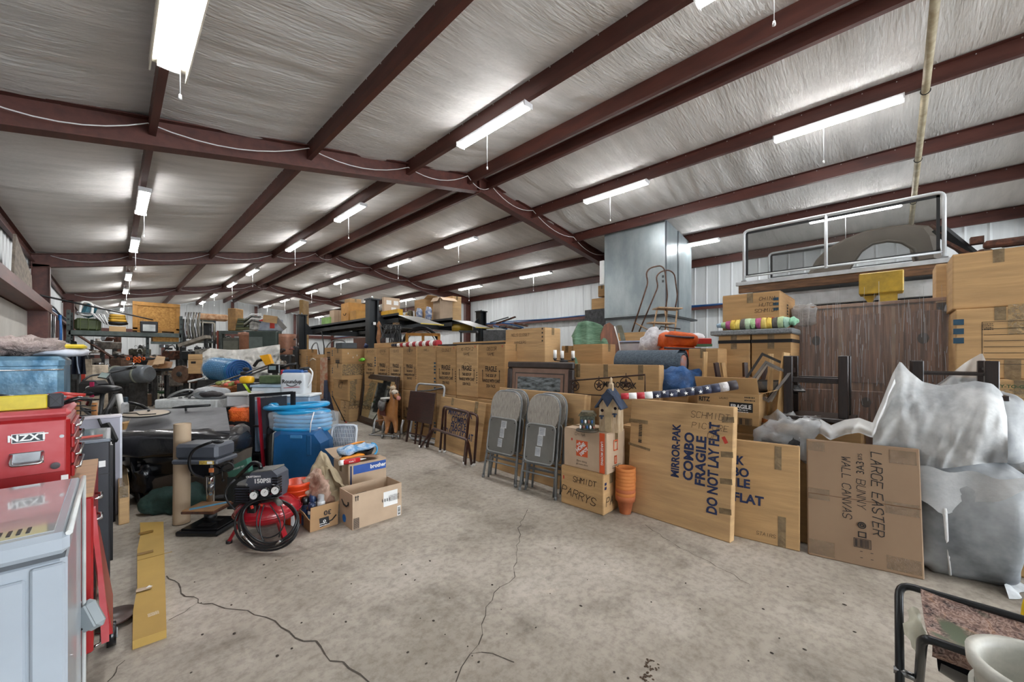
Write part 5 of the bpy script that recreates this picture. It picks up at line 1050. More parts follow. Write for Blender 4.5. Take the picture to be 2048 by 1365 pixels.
# hard to make out things beyond the row, near the right wall
p = aX(975, 650, 7.6); solo('covered_trailer', M().ell((.0, 1.0, .8), (.7, 1.2, .95), 30, 16, .5, .05, 2), mat('6a6259', .8, 0, .25, 3, .4), 'grey-brown canvas cover over a load near the right wall', 'cover', (8.2, p.y - 1.2, 0))
q = Q(925, 9.5); t = q.thing('work_stand', 'grey steel stand with a yellow roll behind the lift', 'stand'); ob('stand_top', M().bar(q(920, 664), q(955, 664), .4, .04), DSTEEL, t)
for u in (922, 953): ob('leg', M().bar(q(u, 664), Vector((q(u, 664).x, 0, 0)), .04), DSTEEL, t)
solo('yellow_roll', M().cyl((-.25, 0, .0), (.25, 0, 0), .09, n=16), mat('a88a2c', .5), 'yellow roll lying on the steel stand behind the lift', 'roll', (q.loc[0], q.loc[1], q(930, 656).z), (0, 0, -YAW))
q = Q(1020, 9); t = q.thing('scrap_pile', 'dark scrap metal heaped behind the square carton', 'scrap'); 
for k in range(10): a = (q(975 + 6 * k, 655 - r.uniform(0, 10), r.uniform(-.2, .2))); ob('scrap_piece', M().bar(a, a + Vector((r.uniform(.1, .5), r.uniform(-.2, .2), r.uniform(-.1, .15))), .06, .03), (RUST, BLACK, BLUE)[k % 3], t)
ob('scrap_base', rbx(-.6, .6, -.3, .3, 0, 1.9), DSTEEL, t)
for u in (666, 700): pass
q = Q(650, 11.5); t = q.thing('tube_frame_chair', 'silver curved tube frame showing above the far cartons', 'chair'); ob('tube', M().tube(rounded(q.path([(648, 715), (655, 690), (668, 680), (690, 682), (697, 715)]), .1, 3), .02, 6).tube(rounded(q.path([(620, 715), (625, 690), (634, 684), (640, 715)]), .1, 3), .02, 6), STEEL, t)

# hoist platform with railings
XP = 6.5; yR, yL = W2(XP, 1889), W2(XP, 1487); yE = -3.2
PF = mat('b9bcbe', .4, .3, .1, 8)
def zX(u, v, X=XP): return aX(u, v, X).z
zd = zX(1480, 570)
t = thing('lift_platform', 'raised platform deck with wooden edge carried on yellow post', 'platform', (XP, yL + .06, 0)); LL = yL + .06 - yE
ob('deck_plate', rbx(0, 2.2, -LL, 0, zd - .02, zd), mat('7d7f80', .5, .3), t); ob('edge_channel', rbx(-.05, 0, -(yL - yR) - .25, .03, zd - .02, zd + .03), PF, t); ob('timber', rbx(-.02, .03, -LL, 0, zd - .13, zd - .02), mat('6b4d35', .7, 0, .3, 5, stretch=(8, 1, 8)), t)
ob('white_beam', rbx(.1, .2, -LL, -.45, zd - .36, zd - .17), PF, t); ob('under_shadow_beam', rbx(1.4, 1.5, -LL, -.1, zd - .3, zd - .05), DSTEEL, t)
for y in (-.3, -LL + .3): ob('rear_post', rbx(1.9, 2.05, y - .07, y + .07, 0, zd - .02), DSTEEL, t)
YEL = mat('b3912b', .45, .1, .2, 8, hex2='8e7426'); u0 = 1783; y = W2(XP - .1, u0) - (yL + .06)
ob('under_deck_dark', rbx(.5, 1.6, -LL + .2, -.35, 1.0, zd - .5, .05), BLACK, t); ob('yellow_post', rbx(-.25, -.06, y - .05, y + .10, 0, zX(1783, 575, XP - .1)), YEL, t); ob('post_head', rbx(-.3, -.04, y - .10, y + .28, zX(1783, 588, 6.4), zX(1770, 548, 6.4), .01), YEL, t)  # black block added to give the darkness seen under the deck
ob('latch', M().prism([(y + .13, zX(1783, 590, 6.4)), (y + .25, zX(1783, 590, 6.4)), (y + .18, zX(1783, 610, 6.4))], -.2, -.12), YEL, t).matrix_local = Matrix(((0, 1, 0, 0), (1, 0, 0, 0), (0, 0, 1, 0), (0, 0, 0, 1)))
RAILW = mat('c3c6c8', .4, .2, .06); MESHM = mat('33352f', .8, 0, .1, 3, alpha=.28)
def railing(X, y0, y1, z0, z1, label, mid=True, y2=None):
    t = thing('mesh_railing', label, 'railing', (X, y0, z0)); L_ = y1 - y0; h = z1 - z0
    ob('rail_tube', M().tube(rounded([(0, 0, -.07 if mid else zd - z0), (0, 0, h), (0, L_, h), (0, L_, -.1 if mid else zd - z0)], .07, 5), .019, 8).tube([(0, 0, 0.02), (0, L_, 0.02)], .014, 8), RAILW, t)
    if mid: m_ = W2(X, 1652) - y0; ob('mid_post', M().tube([(0, m_, 0), (0, m_, h)], .019, 8), RAILW, t)
    ob('mesh_screen', rbx(.012, .014, .03, L_ - .03, .04, h - .03), MESHM, t)
    for s_ in ((.03, .05), (L_ - .05, L_ - .03)): ob('mesh_border', rbx(.008, .018, s_[0], s_[1] + .01, .03, h - .02), BLACK, t)
    ob('mesh_border', rbx(.008, .018, .03, L_ - .03, h - .05, h - .02), BLACK, t); ob('mesh_border', rbx(.008, .018, .03, L_ - .03, .03, .05), BLACK, t)
    for y in (0, L_): ob('bracket', M().box(-.03, .03, y - .03, y + .03, -.1, -.04), STEEL, t)
    return t
railing(XP + .03, yR, yL, zX(1490, 556), zX(1487, 462), 'front mesh railing of the raised platform')
X2 = 8.5; railing(X2, W2(X2, 1845), W2(X2, 1538), zX(1540, 560, X2), zX(1538, 508, X2), 'rear mesh railing of the raised platform', False)
# fender on the platform
XF = 7.4; pts = [(1606, 560), (1618, 545), (1632, 520), (1655, 497), (1690, 478), (1730, 462), (1775, 453), (1815, 449), (1860, 452), (1874, 470), (1882, 500), (1884, 520), (1835, 528), (1828, 500), (1805, 487), (1775, 484), (1745, 490), (1722, 505), (1705, 530), (1690, 555)]
P3 = [aX(u, v, XF) for u, v in pts]; yb = P3[0].y; t = thing('car_fender', 'primer grey car fender lying on the raised platform', 'fender', (XF, yb, zd)); poly = [(p.y - yb, max(0.0, p.z - zd)) for p in P3]
b = M(); n = len(poly); c0 = (sum(a for a, _ in poly) / n, sum(c for _, c in poly) / n)
b.add([(0, a, c) for a, c in poly] + [(-.06, a + (c0[0] - a) * .12, c + (c0[1] - c) * .12) for a, c in poly], [(i, (i + 1) % n, n + (i + 1) % n, n + i) for i in range(n)] + [tuple(range(2 * n - 1, n - 1, -1)), tuple(range(n))]); 
ob('fender_skin', b, mat('6a6157', .6, .1, .15, 3, hex2='5c544b'), t); ob('flare', M().tube([(-.06, a, c) for a, c in poly[12:20]], .02, 6), mat('5c544b', .6), t)
ob('inner_panel', rbx(.1, .5, poly[10][0], poly[0][0] - .3, 0, .12, .02), BLACK, t)
for i, (X, u, v, lb) in enumerate(((7.0, 1905, 520, 'rusty bent panel beside the platform railing'), (6.9, 1940, 520, 'rusty bracket with round plate on the platform'), (6.7, 1995, 512, 'rusty channel section at the right end of the platform'), (6.75, 2030, 505, 'rusty bar on the far right of the platform'))):
    p = aX(u, v, X); t = thing('rusty_part', lb, 'car part', (X, p.y, zd))
    if i == 0: ob('panel', M().bar((0, .12, .5), (.1, -.25, .0), .25, .03), BLACK, t); ob('rod', M().tube([(0, .18, .55), (.05, -.12, .22), (.0, -.3, .02)], .02, 6), RUST, t)
    elif i == 1: ob('bracket', M().bar((0, .2, .3), (0, -.1, .0), .12, .03).box(-.05, .05, -.1, .0, .22, .3), RUST, t); ob('plate', M().cyl((-.06, -.1, .06), (-.02, -.1, .06), .09), mat('77675a', .5, .3), t)
    else: ob('channel', M().box(-.05, .05, -.35, .15, .0, .04).box(-.05, .05, -.3, .1, .12, .2, .02).box(-.05, .0, .1, .15, 0, .1), RUST, t)
q = Q(1620, 5.6); t = q.thing('hose_coil', 'coiled tan and yellow hose hanging behind the pen-noted carton', 'hose')
for k in range(4): ob('hose_loop', M().tube([q(1600 + (22 - 3 * k) * math.cos(a), 622 + (24 - 3 * k) * math.sin(a), .04 * k) for a in [2 * PI * i / 24 for i in range(24)]], .022, 7, True), (WOODL, mat('c99a2c', .5))[k % 2], t)
ob('hanger_post', M().bar(q(1600, 620), Vector((q(1600, 620).x, 0, 0)), .06), DSTEEL, t)

# ---------------------------------------------------------------- near right: camouflage stool, white bucket
CAMO = mat('8a6a5a', .8, 0, .1, 9)
def camo_mat():
    m = bpy.data.materials.new('camouflage'); m.use_nodes = True; nt = m.node_tree; N = nt.nodes; L = nt.links; b = N['Principled BSDF']; b.inputs['Roughness'].default_value = .8
    tc = N.new('ShaderNodeTexCoord'); mp = N.new('ShaderNodeMapping'); mp.inputs['Scale'].default_value = (1, 1, 1); mp.inputs['Rotation'].default_value = (0, 0, .6); L.new(tc.outputs['Object'], mp.inputs[0]); cur = None
    for sc, dis, stops in ((12, 2.5, ((.34, '3a2b27'), (.46, '7d6156'), (.58, '9a7b6c'), (.70, 'a3744f'))), (34, 3.5, ((.42, '241d1d'), (.5, '7c645c'), (.6, 'b8a59b'), (.66, '54392a')))):
        n = N.new('ShaderNodeTexNoise'); n.inputs['Scale'].default_value = sc; n.inputs['Detail'].default_value = 4; n.inputs['Distortion'].default_value = dis; L.new(mp.outputs[0], n.inputs['Vector'])
        r_ = N.new('ShaderNodeValToRGB'); e = r_.color_ramp.elements; e[0].position, e[0].color = stops[0][0], lin(stops[0][1]); e[1].position, e[1].color = stops[3][0], lin(stops[3][1])
        for s_ in stops[1:3]: x = e.new(s_[0]); x.color = lin(s_[1])
        L.new(n.outputs['Fac'], r_.inputs[0])
        if cur is None: cur = r_.outputs[0]
        else: mx = N.new('ShaderNodeMixRGB'); mx.inputs[0].default_value = .5; L.new(cur, mx.inputs[1]); L.new(r_.outputs[0], mx.inputs[2]); cur = mx.outputs[0]
    n = N.new('ShaderNodeTexNoise'); n.inputs['Scale'].default_value = 7; L.new(tc.outputs['Object'], n.inputs['Vector']); r_ = N.new('ShaderNodeValToRGB'); r_.color_ramp.elements[0].position = .56; r_.color_ramp.elements[0].color = (0, 0, 0, 1); r_.color_ramp.elements[1].position = .62
    L.new(n.outputs['Fac'], r_.inputs[0]); mx = N.new('ShaderNodeMixRGB'); L.new(r_.outputs[0], mx.inputs[0]); L.new(cur, mx.inputs[1]); mx.inputs[2].default_value = lin('4e5642'); mp2 = mx.outputs[0]; L.new(mp2, b.inputs['Base Color']); return m
CAMO = camo_mat()
zs = .45; c1, c2 = Fl(1840, 1180, zs), Fl(1864, 1282, zs)      # left ends of the back and the front rail of the seat
t = thing('camping_stool', 'folding camping stool with camouflage fabric seat and black legs', 'stool', (c1.x, c1.y, 0)); o_ = Vector((c1.x, c1.y, 0)); c1 = c1 - o_; c2 = c2 - o_; Lx = .46
back, frnt = Vector((c1.x, c1.y, zs)), Vector((c2.x, c2.y, zs))
sl = lambda u, v: Vector((back.x + (frnt.x - back.x) * v, back.y - Lx * u + (frnt.y - back.y) * v, zs + .012 - .05 * math.sin(PI * v) - .015 * math.sin(PI * u)))
b = M().grid(sl, 12, 14); b.grid(lambda u, v: sl(u, v) + Vector((0, 0, -.006)), 12, 14); ob('seat', b, CAMO, t)
ob('seat_edge', M().grid(lambda u, v: Vector((frnt.x - .014 * math.sin(PI * v), frnt.y - Lx * u, zs + .012 - .06 * v)), 10, 4), CAMO, t)
g = Fl(1815, 1360, .1) - o_
def loop(p, foot_dx, y0=.045):
    return rounded([Vector((p.x + foot_dx, p.y + y0, 0)), Vector((p.x, p.y + y0, zs)), Vector((p.x, p.y - .02, zs)), Vector((p.x, p.y - Lx - .02, zs)), Vector((p.x, p.y - Lx - .05, zs)), Vector((p.x + foot_dx, p.y - Lx - .05, 0))], .045, 5)
TUBE = mat('232527', .3, .3, .1); ob('leg_frame', M().tube(loop(back, -.36, .055), .0125, 10), TUBE, t); ob('leg_frame', M().tube(loop(frnt, .34, .02), .0125, 10), TUBE, t)
ob('pivot_bolt', M().cyl((back.x - .18, back.y + .02, .225), (back.x - .18, back.y + .07, .225), .012, n=8), STEEL, t)
b = M().grid(lambda u, v: Vector((frnt.x + .03 + .22 * u, frnt.y - .02 - (Lx - .04) * v, zs - .03 - .17 * math.sin(PI * (.12 + .8 * u)) * (1 - .3 * (2 * v - 1) ** 2))), 10, 10); ob('gear_pocket', b, BLKG, t)
ob('orange_emblem', M().tube([(frnt.x + .025, frnt.y - .12, zs - .14), (frnt.x + .02, frnt.y - .16, zs - .125), (frnt.x + .02, frnt.y - .2, zs - .14), (frnt.x + .02, frnt.y - .18, zs - .15)], .005, 5), mat('c9713a', .5), t)
ob('net_scrap', M().ell((back.x - .09, back.y + .012, zs - .12), (.05, .02, .07), 12, 8, 1, .03, 18), mat('cfcdb8', .5, 0, .1, 8, alpha=.6), t)
zt = .54; c = Fl(2108, 1352, zt); t = thing('bucket', 'scuffed white plastic bucket at the near right corner', 'bucket', (c.x, c.y, 0)); rb = .125
BW = mat('c9c7bd', .45, 0, .12, 9, .1, hex2='a5a59c')
ob('pail', M().lathe([(0, .02), (.095, .0), (.098, .02), (rb, zt - .03), (rb + .012, zt - .03), (rb + .014, zt), (rb - .004, zt), (rb - .012, zt - .02), (.09, .04), (0, .035)], 40), BW, t)
ob('pail_rib', M().lathe([(rb - .004, zt - .1), (rb + .008, zt - .1), (rb + .008, zt - .085), (rb - .002, zt - .085)], 40), BW, t)
c = D(2052, 1232, 1.75); t = thing('yellow_cart', 'yellow tube handle of a cart behind the bucket', 'cart', (c.x, c.y, 0)); h = c.z
ob('handle', M().tube(rounded([(-.03, .02, 0), (-.02, .01, h), (.0, -.0, h + .09), (.12, -.12, h + .1), (.12, -.14, 0)], .05, 4), .009, 8), mat('d6b51c', .35), t)
# ================================================================ left side, near
RED = mat('a41d20', .35, .1, .15, 4, .05, hex2='8e191c', coat=.3); RED_PALE = mat('c0686c', .4, .1, .25, 2.5, hex2='a8262b')  # the pale red puts glare on the chest lid and front into its colour
# white top-opening freezer
WF = mat('a6afb8', .28, 0, .05, 2, coat=.3); t = thing('chest_freezer', 'pale white chest freezer at the near left edge', 'freezer', (-.075, 1.36, 0))
ob('cabinet', M().box(-.85, 0, .03, .60, .02, .835, .012), WF, t); ob('lid', rbx(-.86, .005, .0, .60, .845, .895, .012), WF, t)
ob('front_panel', rbx(-.84, -.062, .022, .032, .06, .80, .004), WF, t); ob('front_strip', rbx(-.055, -.003, .02, .032, .06, .82, .004), WF, t); ob('lid_gasket', rbx(-.85, -.003, .02, .6, .832, .846), mat('4b5056', .6), t)
ob('edge_trim', M().tube([(.004, .0, .893), (.006, .60, .893), (.006, .60, .1)], .006, 6), mat('d5d8d6', .3), t)
ob('lid_top', rbx(-.84, -.02, .03, .58, .894, .897, .001), mat('a9adb0', .10, 0, .05, 2, coat=.8), t)
b = M()
for k in range(5): b.box(-.12 + .014 * k, -.114 + .014 * k, .05, .09, .8972, .8985)
ob('vent_slots', b, BLACK, t)
ob('plastic_film', M().grid(lambda u, v: Vector((-.35 + .40 * u, -.03 - .02 * math.sin(u * 9) - .04 * v * math.sin(u * 5), .22 + .12 * u * u - .2 * v + .02 * math.sin(u * 12 + v * 4))), 20, 10), glassy('e8edf2', .3), t)
p = D(179, 1232, 1.32); t = thing('latch_cover', 'light grey plastic latch cover hanging beside the freezer', 'latch', (p.x, p.y, p.z), -YAW, ry=-.5); GP = mat('8f9698', .35, 0, .05)
ob('shell', M().box(-.035, .035, -.012, .02, -.05, .05, .014), GP, t); ob('grip', M().box(-.028, .02, -.017, -.010, -.042, .04, .004), GP, t); ob('hook', M().tube([(-.05, .0, .02), (-.04, 0, .06), (-.02, .01, .05)], .008, 6), PAPER, t); b = M()
for k in range(5): b.box(-.026, -.02, -.0185, -.016, -.03 + .012 * k, -.024 + .012 * k)
ob('grip_slots', b, BLACK, t)
ob('mounting_arm', M().tube([(-.02, .01, 0), (-.07, .05, -.02), (-.1, .08, -.02)], .008, 6), GP, t)
# red tool cabinet with wood top, red chest and galvanised chest
t = thing('tool_cabinet', 'red rolling tool cabinet with plywood top behind the freezer', 'cabinet', (-.05, 2.08, 0))
ob('cabinet_body', M().box(-.75, 0, 0, .68, .22, .79, .006), RED, t); ob('wood_top', rbx(-.75, -.0, .0, .68, .79, .805, .002), mat('a8825e', .6, 0, .15, 5, stretch=(1, 5, 1)), t)
o_ = ob('side_panel', M().prism([(-.01, .74), (.005, .74), (.04, .28), (.04, .23), (.02, .23), (.01, .5)], .02, .05), RED_PALE, t); ob('door_panel', M().prism([(-.005, .6), (.01, .55), (.05, .24), (.03, .24)], .05, .40), RED, t)
for z in (.76, .68, .2): ob('drawer_pull', M().tube([(.0, .08, z), (.018, .09, z), (.018, .16, z), (0, .17, z)], .005, 6), CHROME, t)
for x, y in ((.045, .43), (.02, 1.0), (-.7, .1)):
    c_ = ob('caster_wheel', M().cyl((x - .015, y, .05), (x + .015, y, .05), .05, n=20), BLKG, t); ob('hub', M().cyl((x + .015, y, .05), (x + .02, y, .05), .022, n=12), mat('8d8f8e', .4), c_); ob('caster_fork', M().box(x - .03, x - .018, y - .035, y + .03, .05, .24, .004), GP, t)
p = Fl(232, 1250); t = thing('furniture_dolly', 'dark brown round furniture dolly by the red cabinet caster', 'dolly', (p.x - .01, p.y + .03, 0)); ob('disc', M().lathe([(0, .035), (.085, .035), (.088, .03), (.085, .02), (0, .02)], 24), mat('3d2c26', .4, 0, .2, 8), t); ob('small_caster', M().cyl((-.01, -.04, .01), (.01, -.04, .01), .012), BLKG, t)
t = thing('tool_chest', 'red top tool chest with maker sticker and chrome carrying handle', 'tool chest', (-.112, 2.2, .806))
ob('chest_body', M().box(-.62, 0, 0, .36, 0, .27, .01), RED, t); ob('lid', M().box(-.62, .002, -.003, .36, .27, .30, .012), RED_PALE, t); ob('front_panel', rbx(-.6, -.012, -.004, 0, .07, .26, .004), RED_PALE, t)
ob('plate', rbx(-.135, -.062, -.006, -.003, .19, .222), mat('43464a', .3, .5), t); txt(t, 'NZXT', 'R', -.098, .206, .032, PAPER, 0, 1.05, .03, off=.008, name='sticker_lettering'); frame_mark(t, 'R', -.098, .206, .074, .033, .002, PAPER, off=.0075)
ob('handle_plate', rbx(-.14, -.062, -.007, -.003, .11, .155, .002), STEEL, t); ob('carry_handle', M().tube(rounded([(-.135, -.008, .15), (-.135, -.03, .115), (-.065, -.03, .115), (-.065, -.008, .15)], .01, 3), .005, 6), CHROME, t)
ob('lock', M().cyl((-.035, -.014, .095), (-.035, -.002, .095), .012, n=16), CHROME, t); ob('hasp', M().cyl((-.02, -.006, .20), (-.02, -.003, .20), .006, n=12), STEEL, t); ob('asset_sticker', rbx(-.022, -.004, -.0055, -.004, .03, .055), PAPER, t)
for z in (.06, .11, .17, .22): ob('drawer_front', rbx(0, .01, .02, .34, z - .02, z + .022, .003), RED, t); ob('drawer_pull', M().tube([(.01, .04, z + .01), (.022, .05, z + .01), (.022, .30, z + .01), (.01, .31, z + .01)], .005, 6), CHROME, t)
x = -.112
t = thing('spirit_level', 'yellow box level lying on the red tool chest', 'level', (-.23, 2.24, 1.108), .04); ob('level_body', rbx(-.35, .06, 0, .03, 0, .052, .003), mat('c9b52a', .45, 0, .1, 20), t); ob('end_cap', rbx(.06, .10, -.002, .032, -.0, .054, .006), mat('2f3138', .6), t); b = M()
for s_ in (-1, 1): b.bar((.065, -.003, .027 - .02 * s_), (.095, -.003, .027 + .02 * s_), .003)
ob('cap_cross', b, BLACK, t)
r = random.Random(9)
for i, (x0, y0, c, lb) in enumerate(((-.33, .10, 'c8c9cb', 'white cable bundle on the red tool chest'), (-.20, .12, '8e9298', 'shiny wrench set on the red tool chest'), (-.30, .2, '4a5058', 'dark socket rail on the red tool chest'), (-.15, .2, 'b03028', 'red handled pliers at the back of the red tool chest'))):
    t = thing('hand_tool', lb, 'tool', (x0, 2.2 + y0 + .02, 1.106)); 
    for k in range(3): a = r.uniform(-.5, .5); ob('tool_arm', M().tube([(-.07, -.01 + .02 * k, .01 + .01 * k), (0, .01 * k, .02 + .012 * k), (.07 * math.cos(a), .05 * math.sin(a) + .02, .012 + .01 * k)], .007, 6), mat(c, .3, .6 if i in (1, 2) else 0, .2, 20), t)
t = thing('black_hook', 'black curved hose end hooked on the red tool chest', 'hook', (-.125, 2.3, 1.106)); ob('hook_tube', M().tube([(-.02, 0, .01), (.03, .0, .03), (.06, .02, .02), (.055, .04, .0)], .009, 7), BLKG, t)
t = thing('roller_cabinet', 'dark roller cabinet behind the red tool chest', 'cabinet', (-.17, 2.92, 0)); ob('cabinet_body', rbx(-.7, 0, 0, .55, 0, 1.05, .006), BLACK, t)
for z in (.86, .96): ob('drawer_front', rbx(0, .012, .02, .53, z - .04, z + .045, .003), DSTEEL, t)
GB = mat('33617f', .3, .4, .3, 9, .15, hex2='7b9db1', bscale=20); t = thing('galvanised_chest', 'blue-grey galvanised metal chest behind the red one', 'tool chest', (-.17, 2.92, 1.052))
ob('chest_body', M().box(-.62, 0, 0, .45, 0, .235, .02), GB, t); ob('lid', M().box(-.62, .004, -.004, .452, .185, .25, .02), GB, t); ob('lid_rim', M().tube([(-.6, -.005, .185), (-.0, -.005, .185)], .004, 6), CHROME, t); ob('handle_recess', rbx(-.30, -.10, -.008, -.002, .02, .07, .002), mat('45677f', .3, .5), t); ob('handle_bar', M().tube([(-.3, -.02, .055), (-.1, -.02, .055)], .009, 8), mat('34495a', .3, .4), t)
p = Vector((-.40, 3.0, 1.303)); solo('bark_bag', M().ell((0, .1, .05), (.24, .14, .04), 40, 16, .7, .03, 22), mat('8d7f79', .5, 0, .5, 22, .8, hex2='b5a39d'), 'clear bag of brown-pink chips on the galvanised chest', 'bag', p)
t = thing('cushion_pack', 'white and yellow padded pack on the galvanised chest', 'pack', (-.20, 3.06, 1.303)); ob('white_pad', M().ell((0, .1, .022), (.11, .14, .022), 18, 8, .6, .01, 14), mat('c9ccd6', .5, 0, .1, 14), t); ob('yellow_pad', M().box(-.06, .10, -.02, .22, .042, .062, .01), mat('d9bf22', .5), t)
# strip of dark drawers, jacket
t = thing('drawer_unit', 'dark metal drawer unit with many handles behind the galvanised chest', 'cabinet', (-.26, 3.55, 0)); ob('cabinet_body', rbx(-.5, 0, 0, .5, 0, 1.32, .01), mat('4d4b48', .4, .4, .3, 12), t)
for k in range(8): ob('drawer_pull', M().tube([(0, .04, .55 + .1 * k), (.02, .06, .56 + .1 * k), (.02, .42, .56 + .1 * k), (0, .45, .55 + .1 * k)], .007, 6), STEEL if k % 2 else BLACK, t)
q = Q(157, 5.2); t = q.thing('navy_jacket', 'navy blue jacket hanging behind the chests', 'jacket'); b = M().grid(lambda u, v: q(141 + 26 * u + 4 * v * (2 * u - 1) + 1.5 * math.sin(u * 20), 697 + 52 * v, .05 * math.sin(u * 16 + v * 2)), 20, 10); ob('cloth', b, mat('1d2438', .8, 0, .3, 9, .4), t)
ob('stripe', M().tube([q(153, 700, -.06), q(155, 730, -.07), q(159, 748, -.08)], .008, 5), mat('8d99ab', .6), t); ob('stand_pole', M().tube([q(158, 695, .1), Vector((q(158, 695, .1).x, .1, 0))], .02, 6), DSTEEL, t)
# computer-case like dark cabinet, grey panel box
t = thing('dark_cabinet', 'tall charcoal metal case with glass top right of the red cabinet', 'cabinet', (-.012, 3.25, 0)); ob('case_body', M().box(-.5, 0, 0, .5, .0, .81, .006), mat('33353a', .35, .3, .1, 3, coat=.3), t)
ob('rim', rbx(-.5, 0.003, -.003, .5, .805, .825, .004), mat('6d737b', .3, .5), t); ob('glass_top', rbx(-.48, -.015, .01, .48, .8255, .829), mat('707a80', .06, .2, .1, 4), t)
for z in (.55,): ob('panel_line', rbx(-.5, -.0, -.0025, 0, .62, .625), BLACK, t)
ob('asset_sticker', rbx(-.045, -.018, -.004, -.002, .665, .70), PAPER, t); ob('side_rib', rbx(.0, .012, .03, .06, .1, .78), BLKG, t); b = M()
for k in range(16): b.box(.001, .006, .10, .45, .12 + .04 * k, .135 + .04 * k)
ob('side_vents', b, BLKG, t); ob('red_rod', M().tube([(-.45, .02, .835), (-.03, .06, .838)], .008, 6), mat('b5564c', .4), t)
t = thing('grey_panel_box', 'flat grey-lilac metal panel box standing behind the charcoal case', 'panel', (.045, 4.55, 0)); ob('panel_body', M().box(-.40, 0, 0, .14, 0, .81, .006), mat('8d8b94', .4, .3, .06, 3), t); ob('edge', rbx(-.005, .008, .0, .14, 0, .812), mat('b9bac2', .35, .4), t)
ob('top_lip', rbx(-.40, .004, -.004, .145, .80, .816, .003), mat('a8a3a9', .4, .3), t)
q = Q(222, 3.05); t = q.thing('black_bracket', 'black bent steel bracket hooked over the grey panel box', 'bracket'); ob('bracket_plate', M().prism([(q(a, c).x, q(a, c).z) for a, c in ((200, 850), (214, 846), (222, 858), (232, 880), (229, 886), (218, 872), (212, 856), (201, 856))], 0, .02), BLACK, t); ob('bracket_bolt', M().cyl(q(197, 838), q(203, 852), .008), BLACK, t); ob('support_strut', M().bar(q(225, 880), Vector((q(226, 880).x, 0, 0)), .02), BLACK, t)
t = carton(237, 1052, 975, 225, None, 'narrow kraft carton between the dark case and the grey panel', h=0, w=.06, c=2)
# flat yellow carton on the floor
A = Fl(265, 1300); Bq = Fl(333, 1276); C_ = Fl(280, 1056); Dq = Fl(327, 1054)
t = thing('flat_carton', 'long flat yellow-brown carton lying on the floor at left', 'box', (A.x, A.y, 0)); YC = mat('b3924c', .7, 0, .08, 2, .1)
loc = [Vector((p.x - A.x, p.y - A.y, 0)) for p in (A, Bq, Dq, C_)]; hq = .035; nseg = 6
b = M(); vs = []
for z in (0, hq):
    for i in range(nseg + 1):
        for s_ in (0, 1):
            p = (loc[0].lerp(loc[3], i / nseg)) if s_ == 0 else (loc[1].lerp(loc[2], i / nseg)); vs.append(p + Vector((-.006 * math.sin(i * 2.1) * (s_ == 0), 0, z + (.004 * math.sin(i * 2.3) if z else 0))))
n = 2 * (nseg + 1); fs = []
for i in range(nseg): a = 2 * i; fs += [(n + a, n + a + 1, n + a + 3, n + a + 2), (a + 2, a + 3, a + 1, a), (a, n + a, n + a + 2, a + 2), (a + 1, a + 3, n + a + 3, n + a + 1)]
fs += [(0, 1, n + 1, n), (n - 1, n - 2, 2 * n - 2, 2 * n - 1)]; b.add(vs, fs); ob('box_body', b, YC, t)
dirv = (loc[3] - loc[0]).normalized(); ang = math.atan2(dirv.y, dirv.x) - PI / 2
for f_, w1 in ((.30, .5), (.62, .55), (.86, .5)):
    p = loc[0].lerp(loc[3], f_); q_ = loc[1].lerp(loc[2], f_); W_ = (q_ - p).length; c_ = p.lerp(q_, .27); ob('tape_strip', rbx(-W_ * w1 / 2, W_ * w1 / 2, -.02, .02, hq + .0045, hq + .0055), mat('9a7430', .3, alpha=.8), t, (c_.x, c_.y, 0), (0, 0, ang))
ob('end_flap', rbx(0, (loc[1] - loc[0]).length, -.003, .0, 0, hq + .004), YC, t, (0, 0, 0), (0, 0, math.atan2(loc[1].y, loc[1].x)))
c_ = loc[0].lerp(loc[3], .11).lerp(loc[1].lerp(loc[2], .11), .6); s_ = scribble(t, 'T', c_.x, c_.y, .04, .035, 5, PAPER, h=hq + .005); c_ = loc[0].lerp(loc[3], .31).lerp(loc[1].lerp(loc[2], .31), .45)
ob('triangle_mark', M().add([(-.014, -.012, 0), (.014, -.012, 0), (0, .014, 0)], [(0, 1, 2)]), PAPER, t, (c_.x, c_.y, hq + .006)); ob('crease', rbx(0, (loc[2] - loc[3]).length * .98, 0, .002, hq + .003, hq + .0058), mat('927538', .7), t, tuple(loc[0].lerp(loc[3], .55)), (0, 0, ang))
# cardboard tube
p = Fl(363, 1047); pt = D(366, 848, dep(p) - .0); KT = mat('b09a80', .75, 0, .06, 3); t = thing('cardboard_tube', 'tall thick cardboard tube standing before the black recliner', 'tube', (p.x, p.y, 0)); dx = pt - Vector((p.x, p.y, 0))
b = M().tube([(0, 0, 0), (dx.x * .6, dx.y * .6, dx.z)], .054, 28, caps=False).tube([(0, 0, 0.001), (dx.x * .6, dx.y * .6, dx.z)], .048, 28, caps=False); ob('tube_wall', b, KT, t); ob('end_cap', M().cyl((dx.x * .58, dx.y * .58, dx.z - .012), (dx.x * .59, dx.y * .59, dx.z - .004), .05, n=28), KT, t); ob('base_ring', M().cyl((0, 0, 0), (0, 0, .006), .056, n=28), mat('5a5148', .8), t)
